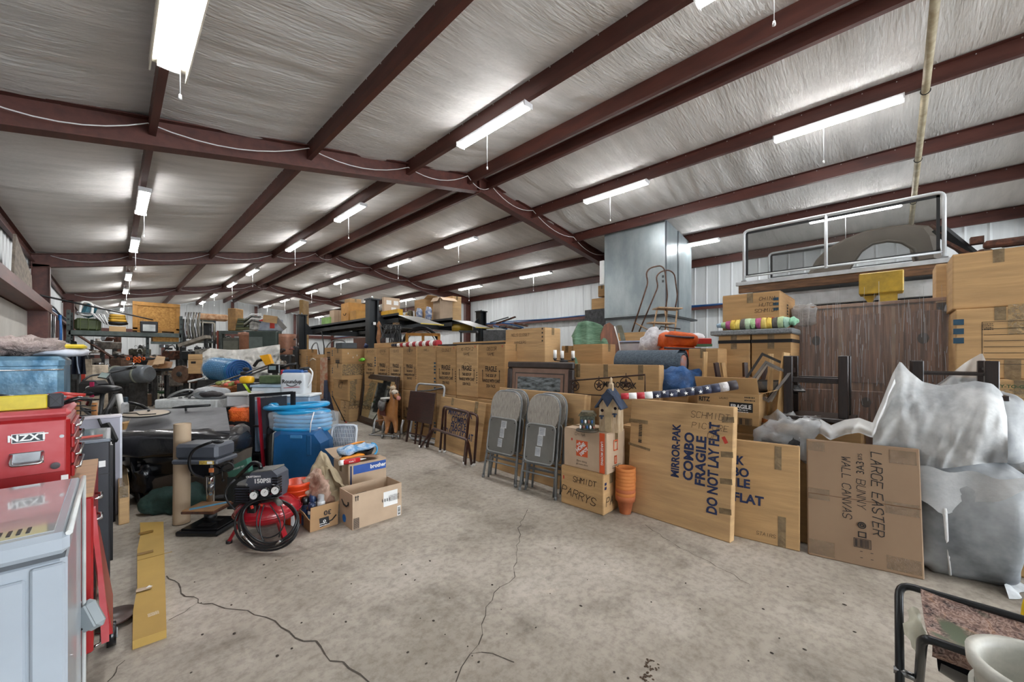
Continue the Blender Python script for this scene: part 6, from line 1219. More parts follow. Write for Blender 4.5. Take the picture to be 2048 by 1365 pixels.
# black leather recliner lying on its back
q = Q(365, 3.42); LE = mat('17181c', .25, 0, .15, 6, .35, bscale=10, coat=.25); LG = mat('57575a', .55, 0, .15, 5, .2); DUST = mat('5d5248', .8, 0, .15, 4, .2)
t = q.thing('recliner', 'black leather two-seat recliner lying tipped with its underside forward', 'sofa')
def slab(u0, u1, v0, v1, y0, y1, e=.35, amp=.02, sc=3, seed=0, n=30, k=16):
    a, c = q(u0, v0, (y0 + y1) / 2), q(u1, v1, (y0 + y1) / 2); return M().ell(((a.x + c.x) / 2, (y0 + y1) / 2, (a.z + c.z) / 2), (abs(c.x - a.x) / 2, (y1 - y0) / 2, abs(a.z - c.z) / 2), n, k, e, amp, sc, seed)
ob('back_cushion', slab(232, 484, 856, 908, -.14, .3, .5, .03, 5), LE, t)
b = M(); P = [q(250, 866, 0), q(460, 862, 0), q(452, 815, .55), q(268, 820, .55)]; b.add(P + [p_ - Vector((0, 0, .08)) for p_ in P], [(0, 1, 2, 3), (7, 6, 5, 4), (0, 4, 5, 1), (1, 5, 6, 2), (2, 6, 7, 3), (3, 7, 4, 0)]); ob('grey_back_panel', b, LG, t)
ob('side_arm', slab(228, 262, 862, 925, -.03, .4, .5, .03, 6, 3), LE, t); ob('side_arm', slab(464, 494, 852, 900, .05, .25, .5, .03, 6, 4), mat('3c3835', .4, 0, .2, 6, .4), t)
ob('seat_fold', slab(275, 465, 895, 945, .0, .4, .5, .04, 6, 5), LE, t)
b = M(); P = [q(290, 998, 0), q(268, 925, .02), q(352, 915, .02), q(460, 910, .04), q(452, 990, .02)]; ob('dust_cover', b.add(P + [p_ + Vector((0, .3, 0)) for p_ in P], [(0, 4, 3, 2, 1), (5, 6, 7, 8, 9), (0, 1, 6, 5), (3, 4, 9, 8)]), DUST, t)
ob('frame_rail', M().tube(q.path([(266, 915, -.02), (280, 1003, -.02), (300, 1005, -.02), (452, 994, -.02)]), .022, 8), LE, t); ob('leather_flap', slab(262, 300, 925, 985, -.05, .02, .6, .04, 9, 8), LE, t); ob('recliner_body', rbx(q(285, 1000, .3).x, q(450, 1000, .3).x, .12, .7, 0, .6, .05), LE, t)
ob('foot', M().box(q(278, 1000, 0).x, q(300, 1000, 0).x, -.02, .05, 0, .06), BLACK, t); ob('foot', M().box(q(430, 1000, 0).x, q(452, 1000, 0).x, -.02, .05, 0, .06), BLACK, t)
# things lying on the recliner
p = q(318, 838, .15); zt = p.z + .045; W_ = lambda v: (Matrix.Translation(q.loc) @ Matrix.Rotation(-YAW, 4, 'Z')) @ v
t = thing('sunshade_disc', 'oval beige folded sunshade with black edge on the recliner', 'sunshade', W_(Vector((q(308, 830, .3).x, .22, q(308, 829, .22).z))), -YAW, rx=.12); BG = mat('b5a795', .7, 0, .08, 6)
ob('shade_disc', M().lathe([(0, .012), (.19, .012), (.2, .004), (.19, -.004), (0, -.004)], 36, (0, 0, 0), 1, .62), BG, t); ob('edge_band', M().tube([(.2 * math.cos(a), .124 * math.sin(a), .004) for a in [2 * PI * i / 36 for i in range(36)]], .007, 6, True), BLACK, t); ob('strap', M().tube([(-.19, -.02, .016), (-.06, -.03, .02), (.02, -.085, .018), (.14, -.05, .018)], .005, 5), BLACK, t); ob('toggle', M().ell((-.02, .05, .022), (.012, .012, .01), 8, 6), BLACK, t)
q2 = Q(385, 4.3); t = q2.thing('foam_slab', 'white foam packing slab behind the recliner', 'foam'); a, c = q2(316, 812), q2(440, 812); ob('slab', rbx(a.x, c.x, -.05, .35, q2(316, 818).z, q2(316, 799).z, .012), mat('c5c7c6', .7, 0, .12, 20, .2), t); ob('under_crate', rbx(a.x + .02, c.x, 0, .3, 0, q2(316, 819).z), DSTEEL, t)
t = q2.thing('rifle_case', 'thin black umbrella lying along the recliner back', 'umbrella'); ob('shaft', M().tube(q2.path([(345, 816, -.4), (372, 814, -.4), (420, 811, -.4)]), [.006, .016, .012], 7), BLACK, t); ob('prop', M().tube([q2(372, 815, -.4), q2(372, 822, -.4)], .01, 5), BLACK, t)
q3 = Q(430, 4.4)
def coil(u, v, ru, rv, r_, n_=20, th=.4, dy=0): return M().tube([q3(u + ru * math.cos(a) * math.cos(th) - rv * math.sin(a) * math.sin(th), v - ru * math.cos(a) * math.sin(th) * .6 + rv * math.sin(a), dy + .12 * math.sin(a)) for a in [2 * PI * i / n_ for i in range(n_)]], r_, 6, True)
for i, (u, v, ru, rv, pts, lb) in enumerate(((361, 791, 28, 9, [(375, 787), (430, 768), (500, 744), (545, 728)], 'metal detector with large open coil lying behind the recliner'), (397, 790, 20, 7, [(410, 788), (440, 772), (495, 752), (540, 735)], 'metal detector with small oval coil beside the larger one'))):
    t = q3.thing('metal_detector', lb, 'detector'); ob('search_coil', coil(u, v, ru, rv, .014), mat('3a3d40' if i == 0 else '8b8d8e', .4, 0, .2, 20), t); ob('coil_rim', coil(u, v + 1, ru + 1.5, rv + 1, .008, dy=-.02), mat('9a9b9b', .5), t); ob('coil_bar', M().tube([q3(u - ru * .8, v + 2), q3(u + ru * .8, v - 4)], .012, 5), BLACK, t)
    ob('shaft', M().tube(q3.path([(a, b_, -.1 + .8 * k) for k, (a, b_) in enumerate(pts)]), [.010, .012, .014, .016], 7), mat('222426', .35), t); ob('grip', M().ell(q3(pts[2][0] - 8, pts[2][1] - 5, 1.2), (.05, .03, .03), 10, 6), BLACK, t); ob('support', M().tube([q3(u, v + 4), q3(u, v + 22)], .02, 5), DSTEEL, t)
t = q3.thing('detector_control', 'black detector control box with yellow headphone plate', 'device'); ob('control_box', M().box(q3(539, 745, 1).x, q3(563, 745, 1).x, .95, 1.1, q3(540, 747, 1).z, q3(540, 729, 1).z, .01), BLKG, t); ob('screen', M().box(q3(543, 740, 1).x, q3(556, 740, 1).x, .94, .95, q3(540, 740, 1).z, q3(540, 732, 1).z), mat('7d9196', .2), t); ob('yellow_plate', M().prism([(q3(a, b_, 1).x, q3(a, b_, 1).z) for a, b_ in ((528, 712), (545, 709), (552, 727), (540, 731))], .9, .96), mat('d99a12', .4), t); ob('arm_cuff', M().tube(q3.path([(508, 733, 1), (516, 722, 1), (532, 718, 1)]), .022, 7), BLACK, t); ob('rod', M().tube(q3.path([(560, 738, 1), (580, 730, 1), (594, 728, 1)]), .02, 7), BLACK, t); ob('support', M().bar(q3(550, 745, 1), Vector((q3(550, 745, 1).x, 1, 0)), .05), DSTEEL, t)
t = q3.thing('padded_pouch', 'round grey and black padded pouch behind the recliner', 'pouch'); ob('pouch', M().ell(q3(425, 787, 0), (.19, .12, .075), 22, 12, .8, .02, 6), mat('9a9c9e', .5, 0, .2, 7, .3), t); ob('pouch_core', M().ell(q3(424, 789, -.1), (.12, .06, .035), 18, 8, .9, .02, 12), mat('3a3537', .6, 0, .3, 12, .4), t)
# wicker basket, bins, bags
t = q3.thing('wicker_basket', 'brown wicker basket of flowers behind the recliner', 'basket'); c_ = q3(463, 793, .3); WK = mat('8a4d24', .5, 0, .35, 30, .4, hex2='b87440')
b = M().lathe([(.14, 0), (.20, .13), (.21, .135), (.19, .13), (.13, .01), (0, .01)], 28, c_); ob('basket_wall', b, WK, t)
for k in range(7): ob('woven_band', M().tube([(c_.x + (.145 + .0085 * k + .004 * (i % 2)) * math.cos(2 * PI * i / 40), c_.y + (.145 + .0085 * k + .004 * (i % 2)) * math.sin(2 * PI * i / 40), c_.z + .01 + .018 * k) for i in range(40)], .008, 5, True), WK, t)
for k in range(14): ob('flower', M().ell((c_.x + R.uniform(-.14, .14), c_.y + R.uniform(-.1, .1), c_.z + .14 + R.uniform(0, .03)), (.035, .035, .025), 8, 5, 1, .01, 30), mat(('a9b060', 'c05a48', 'd8c9a0', '7f8a4a')[k % 4], .7), t)
ob('basket_stand', rbx(c_.x - .2, c_.x + .2, c_.y - .1, c_.y + .2, 0, c_.z), mat('a9a7a3', .5), t)
def tub(qq, u0, u1, v0, v1, dy, dz, m, label, name='storage_bin', cat='bin', lid=None, cont=None):
    a, c = qq(u0, v1, dy), qq(u1, v0, dy); o0 = Vector((a.x, dy, a.z)); t = thing(name, label, cat, (Matrix.Translation(qq.loc) @ Matrix.Rotation(-YAW, 4, 'Z')) @ o0, -YAW); w_, h_ = c.x - a.x, c.z - a.z
    ob('tub_body', rbx(0, w_, 0, dz, 0, h_, .012), m, t)
    if lid: ob('lid', rbx(-.01, w_ + .01, -.01, dz + .01, h_, h_ + .025, .005), lid, t)
    if cont: ob('contents', M().ell((w_ / 2, dz / 2, h_ * .45), (w_ * .44, dz * .44, h_ * .4), 14, 8, .5, .03, 14), cont, t)
    return t
ORJ = mat('d9581e', .5, 0, .25, 26, .6, hex2='e8702a')
q4 = Q(500, 4.0)
t = q4.thing('orange_bag', 'mesh bag full of bright orange pieces beside the recliner', 'bag'); ob('bag_body', M().ell((q4(472, 834).x, .12, q4(472, 834).z), (.105, .11, .088), 26, 18, .5, .03, 26), ORJ, t); ob('bag_top', M().ell((q4(474, 816).x, .12, q4(474, 816).z), (.1, .1, .02), 14, 6, 1, .02, 20), glassy('d8d8d8', .5), t); ob('bag_support', rbx(q4(453, 850).x, q4(490, 850).x, .02, .22, 0, q4(470, 850).z + .03), BLACK, t)
tub(q4, 452, 496, 792, 815, .1, .3, glassy('cfcfd2', .6), 'clear plastic bin with tan items above the orange bag', cont=mat('8f7d66', .7, 0, .5, 20, hex2='c7bdb0'), lid=mat('c4c2be', .5))
tub(q4, 478, 503, 818, 865, .18, .2, mat('a9555a', .4, 0, .2, 8), 'pinkish clear bin right of the orange bag', cont=None)
# red and black folding frame with grey panel
t = q4.thing('bed_frame', 'black and red folded metal frame standing beside the blue case', 'frame'); FBK = mat('1b1c1f', .4, .2, .1)
ob('frame_post', M().bar(q4(504, 792), q4(504, 935), .035), FBK, t); ob('red_bar', M().bar(q4(517, 795), q4(527, 935), .022), mat('a31f2e', .35), t); ob('top_bar', M().bar(q4(500, 792), q4(585, 786), .03), FBK, t); ob('top_trim', M().bar(q4(515, 789), q4(570, 786), .012), mat('a31f2e', .35), t); ob('corner_post', M().bar(q4(586, 784), q4(586, 815), .035), FBK, t)
for v in (853, 909): ob('bracket', M().bar(q4(503, v), q4(523, v), .02), FBK, t); 
b = M(); P = [q4(520, 797, .02), q4(572, 792, .02), q4(572, 870, .02), q4(524, 868, .02)]; ob('grey_panel', b.add(P + [p_ + Vector((0, .02, 0)) for p_ in P], [(0, 3, 2, 1), (4, 5, 6, 7), (0, 1, 5, 4), (1, 2, 6, 5), (3, 0, 4, 7)]), mat('3a3d44', .6, 0, .1, 9), t); ob('foot', M().bar(q4(504, 935), Vector((q4(504, 935).x, 0, 0)), .035), FBK, t)
tub(q4, 508, 518, 800, 905, .1, .2, glassy('9fb4cf', .7), 'tall clear blue-tinted bins inside the black and red frame')
tub(q4, 502, 562, 775, 794, .35, .25, mat('b7bfc4', .35, 0, .1, 8), 'clear tackle organiser boxes under the white sprayer', cat='organiser', name='tackle_box', lid=mat('8fa2b3', .3))
tub(q4, 566, 619, 794, 822, .3, .25, mat('8496ab', .4), 'blue-grey storage bin with white rim under the sprayer', lid=mat('d8dcdf', .4))
p = tub(q4, 500, 590, 822, 1000, .30, .35, mat('54585e', .5), 'dark storage crate stacked behind the grey panel')
# white sprayer tank
t = q4.thing('tank_sprayer', 'white backpack sprayer with blue cap and black pump handle', 'sprayer'); c_ = q4(591, 792, .42); WT = mat('c5c9cc', .35, 0, .05, 4)
b = M(); a0, a1 = q4(566, 792, .4), q4(616, 792, .4); hh = q4(590, 745, .4).z - c_.z; b.ell(((a0.x + a1.x) / 2, .42, c_.z + hh / 2), ((a1.x - a0.x) / 2, .09, hh / 2), 28, 18, .3); ob('tank', b, WT, t)
ob('blue_collar', M().box(a0.x + .01, a1.x - .03, .35, .48, c_.z + hh - .02, c_.z + hh + .03, .02), mat('1f4f8c', .4), t); ob('pump_handle', M().tube([q4(600, 739, .4), q4(619, 737, .4)], .018, 8), BLACK, t); ob('hose', M().tube(rounded(q4.path([(619, 737, .4), (626, 745, .4), (622, 765, .4), (615, 775, .4)]), .03, 4), .009, 6), PAPER, t)
om = (a0.x + a1.x) / 2; mt = Matrix.Translation((om, .325, c_.z + hh * .62)) @ Matrix.Rotation(PI / 2, 4, 'X')
o = link('tank_lettering', txt(t, 'Roundup', 'R', 0, 0, 1, INK, bold=.02).data, t); bpy.data.objects.remove([x_ for x_ in bpy.data.objects if x_.parent is t and x_.name.startswith('lettering')][-1]); o.matrix_local = mt @ Matrix.Diagonal((.06, .06, 1, 1))
ob('swoosh', M().tube([(om - .06 + .012 * i, .322, c_.z + hh * .62 - .03 - .02 * math.sin(PI * i / 10)) for i in range(11)], .004, 5), INK, t); ob('red_line', M().bar((om - .09, .323, c_.z + hh * .36), (om + .09, .323, c_.z + hh * .40), .004, .006), mat('b02a33', .5), t)
solo('red_box_scrap', rbx(-.04, .05, 0, .08, 0, .07, .01), mat('b71f3c', .4), 'small crimson box behind the sprayer tank', 'box', W_(Vector((0, 0, 0))) * 0 + D(567, 752, 4.6), (0, 0, -YAW))
q4t = tub(q4, 517, 557, 752, 768, .5, .2, mat('4b5a3c', .8, 0, .2, 9), 'dark olive canvas bag on the organiser boxes', name='canvas_bag', cat='bag')
t = q4.thing('yellow_scoop', 'yellow plastic scoop standing among the bins', 'scoop'); ob('scoop', M().ell(q4(494, 760, .5), (.075, .05, .045), 16, 10, .6), mat('dba41a', .4), t); ob('stand_box', rbx(q4(480, 770, .5).x, q4(515, 770, .5).x, .45, .65, 0, q4(494, 767, .5).z), DSTEEL, t)
t = q4.thing('hivis_strap', 'lime green strap hanging over the basket side', 'strap'); ob('strap', M().grid(lambda u, v: q4(485 + 12 * v + 6 * u, 768 + 18 * v, .1 - .03 * math.sin(v * 3)), 3, 8), mat('a6c22f', .5), t)
# black soft suitcase and blue plastic case
q5 = Q(590, 3.85)
t = q5.thing('suitcase', 'dark grey soft suitcase behind the blue plastic case', 'suitcase'); a, c = q5(522, 950, .12), q5(600, 846, .12); ob('case_body', M().ell(((a.x + c.x) / 2, .30, (c.z) / 2), ((c.x - a.x) / 2, .12, c.z / 2), 30, 20, .22), mat('3f403d', .7, 0, .15, 9, .2), t); ob('zip_line', M().tube(rounded([Vector((a.x + .03, .165, .03)), Vector((a.x + .03, .165, c.z - .04)), Vector((c.x - .03, .165, c.z - .04))], .06, 4), .006, 6), BLACK, t); ob('front_pocket', M().ell(((a.x + c.x) / 2 + .02, .2, c.z * .45), ((c.x - a.x) / 2.4, .05, c.z * .38), 20, 12, .25), mat('4a4b48', .7, 0, .15, 9, .2), t)
BLC = mat('1a5080', .35, 0, .12, 4, .05, coat=.2)
t = q5.thing('blue_case', 'large moulded blue plastic case leaning behind the compressor', 'case')
P = [q5(a, b_) for a, b_ in ((541, 985), (546, 868), (560, 858), (640, 858), (656, 880), (660, 935), (662, 985))]; P2 = [(p_.x, max(0, p_.z)) for p_ in P]; n = len(P2); cx = sum(p_[0] for p_ in P2) / n; cz = sum(p_[1] for p_ in P2) / n
b = M().add([(x, .10, z) for x, z in P2] + [(x, .02, z) for x, z in P2] + [(cx + (x - cx) * .82, -.07, cz + (z - cz) * .82) for x, z in P2], [tuple(range(n))] + [(i, (i + 1) % n, n + (i + 1) % n, n + i)[::-1] for i in range(n)] + [(n + i, n + (i + 1) % n, 2 * n + (i + 1) % n, 2 * n + i)[::-1] for i in range(n)] + [tuple(range(3 * n - 1, 2 * n - 1, -1))[::-1]]); ob('case_shell', b, BLC, t)
a = q5(600, 868); ob('handle_recess', rbx(a.x - .06, a.x + .06, -.075, -.062, a.z - .035, a.z + .0, .01), mat('3f7aa8', .3), t); ob('channel', rbx(a.x + .10, a.x + .15, -.075, -.06, a.z - .2, a.z, .01), mat('184d7a', .4), t); ob('white_edge', M().tube([Vector((p_.x - .01, .03, max(0.01, p_.z))) for p_ in P[:4]], .010, 6), PAPER, t)
# coil of bright blue hose in plastic
HB = mat('1f8fc4', .3, 0, .06, 5, coat=.3); t = q5.thing('pool_hose', 'coiled bright blue pool hose wrapped in clear plastic', 'hose')
c0 = q5(605, 850, .12); Rr = .27
for k in range(5): ob('hose_ring', M().tube([(c0.x + Rr * math.cos(a) + .01 * math.sin(k), .12 + .13 * math.sin(a), c0.z - .03 + .042 * k + .004 * math.sin(3 * a + k)) for a in [2 * PI * i / 32 for i in range(32)]], .023, 8, True), HB, t)
ob('hose_ring', M().tube([(c0.x - .08 + .31 * math.cos(a), .16 + .16 * math.sin(a), c0.z + .19 + .02 * math.cos(a)) for a in [2 * PI * i / 36 for i in range(36)]], .024, 8, True), HB, t); ob('hose_ring', M().tube([(c0.x - .06 + .26 * math.cos(a), .13 + .12 * math.sin(a), c0.z + .17 - .03 * math.cos(a)) for a in [2 * PI * i / 36 for i in range(36)]], .024, 8, True), HB, t)
ob('plastic_wrap', M().ell((c0.x + .02, .12, c0.z + .05), (.305, .165, .105), 30, 14, .5, .03, 9), mat('eef4f8', .06, 0, .05, 3, 1, alpha=.22, bscale=14, spec=1), t)
ob('tie_band', M().tube([(c0.x + .16, -.04, c0.z - .05), (c0.x + .175, -.05, c0.z + .05), (c0.x + .19, -.02, c0.z + .15)], .005, 5), PAPER, t)
# white grid basket
t = q5.thing('laundry_basket', 'white plastic grid basket lying between the blue case and the printer carton', 'basket'); WG = mat('bfc5cc', .45, 0, .05); b = M(); P0_, P1_ = q5(652, 940, .15), q5(708, 852, .25)
for i in range(15): x = P0_.x + (P1_.x - P0_.x) * i / 14; b.bar((x, .15, .02), (x + .02, .28, P1_.z), .006)
for j in range(14): z = .02 + (P1_.z - .02) * j / 13; b.bar((P0_.x, .15 + .13 * j / 13, z), (P1_.x + .02, .15 + .13 * j / 13, z), .006)
o = ob('grid_wall', b, WG, t); o['kind'] = 'stuff'; ob('rim', M().tube(rounded([(P0_.x, .15, .02), (P0_.x + .01, .28, P1_.z), (P1_.x + .02, .28, P1_.z), (P1_.x + .02, .15, .02)], .05, 4, True), .014, 8, True), WG, t); ob('inner_sheet', M().add([(P0_.x, .17, .02), (P1_.x, .17, .02), (P1_.x + .02, .30, P1_.z), (P0_.x, .30, P1_.z)], [(0, 1, 2, 3)]), mat('9aa5b8', .6), t)
# printer carton and open carton group
t = carton(697, 1004, 930, 667, 773, 'kraft printer carton with blue band behind the open carton', Y=3.36, zb=0, c=0, m=KRAFT); w_, l_, h_ = t['dims']; PB = mat('1d4e9e', .5); tz = h_
patch(t, 'R', w_ * .55, h_ * .84, w_ * .86, h_ * .21, PB, name='blue_band'); txt(t, 'brother', 'R', w_ * .76, h_ * .845, .05, PAPER, 0, .95, .03, off=.004); patch(t, 'R', w_ * .06, h_ * .55, .014, h_ * .8, NAVY, name='dark_stripe'); b = t.location.copy()
for x in (.3, .6): txt(t, 'L', 'L', l_ * x, h_ * .9, .02, INK)
flap(t, 'B', 12, .22, KRAFT, w_, l_, h_)
t = thing('meat_tray', 'black tray of cables in a blue and white plastic bag on the printer carton', 'tray', (b.x + .12, b.y + .14, tz + .012), .1); ob('tray_body', M().lathe([(0, 0), (.09, 0), (.12, .06), (.125, .062), (.11, .055), (0, .01)], 4, (0.06, 0, 0), 1.15, .9), BLACK, t)
ob('blue_bag', M().ell((.03, .02, .075), (.17, .10, .035), 22, 10, .8, .04, 10), mat('c5d3df', .4, 0, .3, 12, .6, hex2='3c86bd'), t); ob('blue_hose', M().tube(arc((.17, .0, .045), .055, -PI / 2, PI / 2, 10, (1, 0, 0), (0, .2, 1)), .009, 7), HB, t); ob('orange_handle', M().tube([(-.06, .09, .10), (.06, .08, .115), (.14, .08, .11)], .010, 7), mat('d8862a', .4), t)
t = thing('caulk_tube', 'red and white caulk tube lying on the printer carton', 'tube', (b.x - .06, b.y - .005, tz + .03), 0); ob('tube_body', M().cyl((0, 0, 0), (.15, -.01, .0), .022, n=14), mat('b01e24', .35), t); ob('white_band', M().cyl((-.02, 0, 0), (0.02, 0, 0), .0225, n=14), PAPER, t); ob('nozzle', M().cyl((.15, -.01, 0), (.21, -.012, .0), .01, .003, 8), PAPER, t); txt(t, 'Kwik Seal', 'R', .09, .0, .02, PAPER, off=.028)
t = thing('orange_can', 'orange wrapper pack behind the caulk tube', 'pack', (b.x + .02, b.y + .06, tz + .02), .15); ob('pack_body', M().ell((.05, 0, .02), (.12, .03, .022), 14, 8, .6, .01, 18), mat('dd8a1c', .4), t)
t = thing('folded_cardboard', 'torn brown cardboard scrap under the black tray', 'cardboard', (b.x - .0, b.y + .08, tz + .006), -.3); ob('scrap', M().grid(lambda u, v: Vector((-.02 + .3 * u, .2 * v - .06, .02 * math.sin(u * 3 + v) + .02)), 6, 4), mat('8a6a52', .8), t)
t = carton(705, 1062, 991, 679, 803, 'large open kraft carton in front with shipping label', h=0, open_=True, c=0, m=KRAFT); w_, l_, h_ = t['dims']; bx = t.location.copy(); openbox = (bx, w_, l_, h_)
patch(t, 'R', w_ * .76, h_ * .62, w_ * .30, h_ * .44, PAPER, name='shipping_label'); scribble(t, 'R', w_ * .83, h_ * .62, w_ * .12, h_ * .36, 8, off=.0045, rot=PI / 2); scribble(t, 'R', w_ * .66, h_ * .60, w_ * .06, h_ * .3, 4, off=.0045, rot=PI / 2, seed=4)
patch(t, 'R', w_ * .94, h_ * .16, .03, .08, PAPER, name='shipping_label'); stripes(t, 'R', w_ * .94, h_ * .16, .02, .06, 9, INK, vert=False, off=.0045)
stripes(t, 'R', w_ * .07, h_ * .17, .035, .07, 10, INK, vert=False, even=True); frame_mark(t, 'R', w_ * .07, h_ * .17, .042, .08, .003, INK)
for x in (.06, .10): o = ob('up_arrow', M().add([(-.003, -.02, 0), (.003, -.02, 0), (.003, .008, 0), (-.003, .008, 0), (-.009, .008, 0), (.009, .008, 0), (0, .02, 0)], [(0, 1, 2, 3), (4, 5, 6)]), INK, t); o.matrix_local = facemat('R', w_ * x, h_ * .88, .003)
o = ob('smile_arrow', M().tube([(-.07, .03, 0), (-.03, .0, 0), (.02, -.005, 0), (.05, .02, 0)], [.003, .006, .006, .004], 4).add([(.03, .03, 0), (.065, .04, 0), (.06, -.0, 0)], [(0, 1, 2)]), INK, t); o.matrix_local = facemat('L', l_ * .5, h_ * .6, .003)
o = ob('blue_dot', M().cyl((0, 0, -.001), (0, 0, .001), .03, n=20), mat('1a6fc0', .4), t); o.matrix_local = facemat('L', l_ * .6, h_ * .2, .003)
o = frame_mark(t, 'B', w_ * .17, h_ * .92, .08, .05, .003, INK)
# smaller open carton full of bottles, orange bucket and stained cloth
t = carton(620, 1066, 1043, 570, 676, 'small open carton of paint cans printed 30 left of the large open one', h=0, open_=True, c=0, m=mat('a5825c', .75, 0, .07, 3)); w_, l_, h_ = t['dims']; A = t.location
KM = mat('a5825c', .75, 0, .07, 3)
flap(t, 'R', 82, .10, KM, w_, l_, h_); flap(t, 'L', 60, .09, KM, w_, l_, h_)
txt(t, '30', 'R', w_ * .6, h_ + .035, .05, INK, PI, 1.1, .02, off=.012); patch(t, 'R', w_ * .5, h_ * .62, w_ * .34, h_ * .8, INK, .1, name='black_label'); txt(t, 'o', 'R', w_ * .5, h_ * .7, .04, PAPER, 0, 1, .02, off=.004); scribble(t, 'R', w_ * .5, h_ * .4, .07, .03, 2, PAPER, off=.0045); o = ob('smile_arrow', M().tube([(-.04, -.02, 0), (.0, -.01, 0), (.03, .02, 0)], .005, 4), INK, t); o.matrix_local = facemat('R', w_ * .78, h_ * .7, .003)
for i, (x, y, hh, c, c2, lb) in enumerate(((.10, .06, .21, 'd8dadb', '9aa0a5', 'white paint can with clear cap in the small carton'), (.03, .05, .16, 'e3e3df', '20304f', 'white bottle with navy cap in the small carton'), (.06, .12, .20, 'c9d2da', '2a3f66', 'white spray bottle in the small carton'), (.02, .16, .18, '1f3558', '222222', 'navy can at the back of the small carton'), (.13, .13, .17, '7f8d96', '51565a', 'grey can behind the clear cap can'))):
    t = thing('spray_can', lb, 'can', (A.x + x, A.y + y, .008)); ob('can_body', M().lathe([(0, 0), (.027, 0), (.028, .005), (.028, hh - .03), (.02, hh - .012)], 18), mat(c, .35), t); ob('cap', M().lathe([(.024, hh - .03), (.026, hh - .02), (.026, hh + .02), (.018, hh + .03), (0, hh + .03)], 18), glassy('cfd6da', .5) if i == 0 else mat(c2, .35), t); ob('band', M().lathe([(.0285, hh * .5), (.0285, hh * .7)], 18), mat(('b5774d', '2f6fae', 'b52a2a', '2f4f86', '888888')[i], .4), t)
p = D(594, 985, 3.05); t = thing('orange_bucket', 'orange plastic bucket half hidden behind the compressor', 'bucket', (p.x, p.y, 0)); OB = mat('d8461c', .35); ob('pail', M().lathe([(0, .01), (.085, .01), (.105, .30), (.112, .30), (.112, .32), (.098, .32), (.08, .03), (0, .03)], 28), OB, t)
for z in (.22, .26): ob('rib', M().lathe([(.1, z), (.108, z), (.108, z + .012), (.1, z + .012)], 28), OB, t)
t = thing('white_bottle', 'white jug with red lettering beside the orange bucket', 'bottle', tuple(D(592, 1000, 3.0))[:2] + (0,)); ob('jug', M().box(-.04, .04, -.03, .03, 0, .20, .012).cyl((0, 0, .2), (0, 0, .235), .018), PAPER, t); txt(t, 'HD', 'R', 0, .14, .045, mat('b02a2a', .5), 0, 1, .03, off=.033)
CLT = mat('a8987c', .85, 0, .15, 5, .3, hex2='8f8168')
p = D(628, 975, 3.22); t = thing('canvas_drop_cloth', 'crumpled beige canvas cloth heaped over the bucket and carton', 'cloth', (p.x, p.y, 0), -YAW)
def clo(u, v):
    x = -.17 + .47 * u; pk = math.exp(-((u - .52) / .22) ** 2); h = .22 + .30 * pk + .05 * math.exp(-((u - .12) / .1) ** 2)
    nn = noise.noise(Vector((u * 5, v * 4, 2))); n2 = noise.noise(Vector((u * 11, v * 8, 5)))
    z = h - (h - .10 - .12 * (1 - u)) * abs(2 * v - .9) ** 1.2 * .9; return Vector((x + .03 * nn + .05 * (v < .45) * (u - .5), .16 - .30 * (1 - v) * 1.0 + .05 * nn, max(.02, z + .05 * n2 - .03 * abs(noise.noise(Vector((u * 16, v * 12, 8)))))))
ob('cloth', M().grid(clo, 60, 40), CLT, t); ob('cloth_tail', M().grid(lambda u, v: Vector((.14 + .18 * u + .03 * math.sin(v * 5), -.10 + .06 * v, .42 - .26 * u ** 1.2 - .07 * v + .02 * math.sin(u * 11))), 16, 8), CLT, t)
ob('stained_bag', M().ell((.09, -.16, .21), (.115, .08, .16), 34, 24, .9, .09, 12), mat('9c7866', .35, 0, .3, 6, .7, hex2='b79a88', alpha=.93), t)
# green tent bag, green case, boxes behind the press
solo('tent_bag', M().ell((0, 0, .09), (.22, .14, .11), 28, 14, .7, .05, 8), mat('253f3a', .8, 0, .2, 8, .4), 'dark green rolled bag on the floor behind the cardboard tube', 'bag', tuple(Fl(350, 1020))[:2] + (0,), (0, 0, -YAW))
q6 = Q(470, 3.3); t = q6.thing('green_case', 'green tool kit case standing behind the drill press', 'case'); P = [q6(a, b_) for a, b_ in ((452, 937), (493, 918), (497, 945), (458, 957))]; b = M().prism([(p_.x, p_.z) for p_ in P][::-1], 0, .06); ob('case_shell', b, mat('3d6b5c', .4), t); ob('case_support', rbx(P[0].x + .01, P[1].x, .0, .1, 0, P[3].z + .01), mat('23292b', .5), t); txt(t, 'SOCKET SET', 'R', q6(478, 935).x, q6(478, 936).z, .018, PAPER, .3, 1, .01)
t = q6.thing('dark_crate', 'dark green storage crate on the floor behind the compressor', 'crate'); ob('crate_body', rbx(q6(430, 1000, .2).x, q6(520, 1000, .2).x, .2, .5, 0, .22, .01), mat('2c443e', .6), t); ob('paper_stack', rbx(q6(438, 1000, .2).x, q6(468, 1000, .2).x, .18, .35, .22, .30), mat('b9c0bd', .7, 0, .3, 20), t)
tub(Q(265, 3.9), 236, 272, 945, 998, 0, .25, mat('263733', .5), 'dark green case with small white print left of the recliner', name='ammunition_case', cat='case')
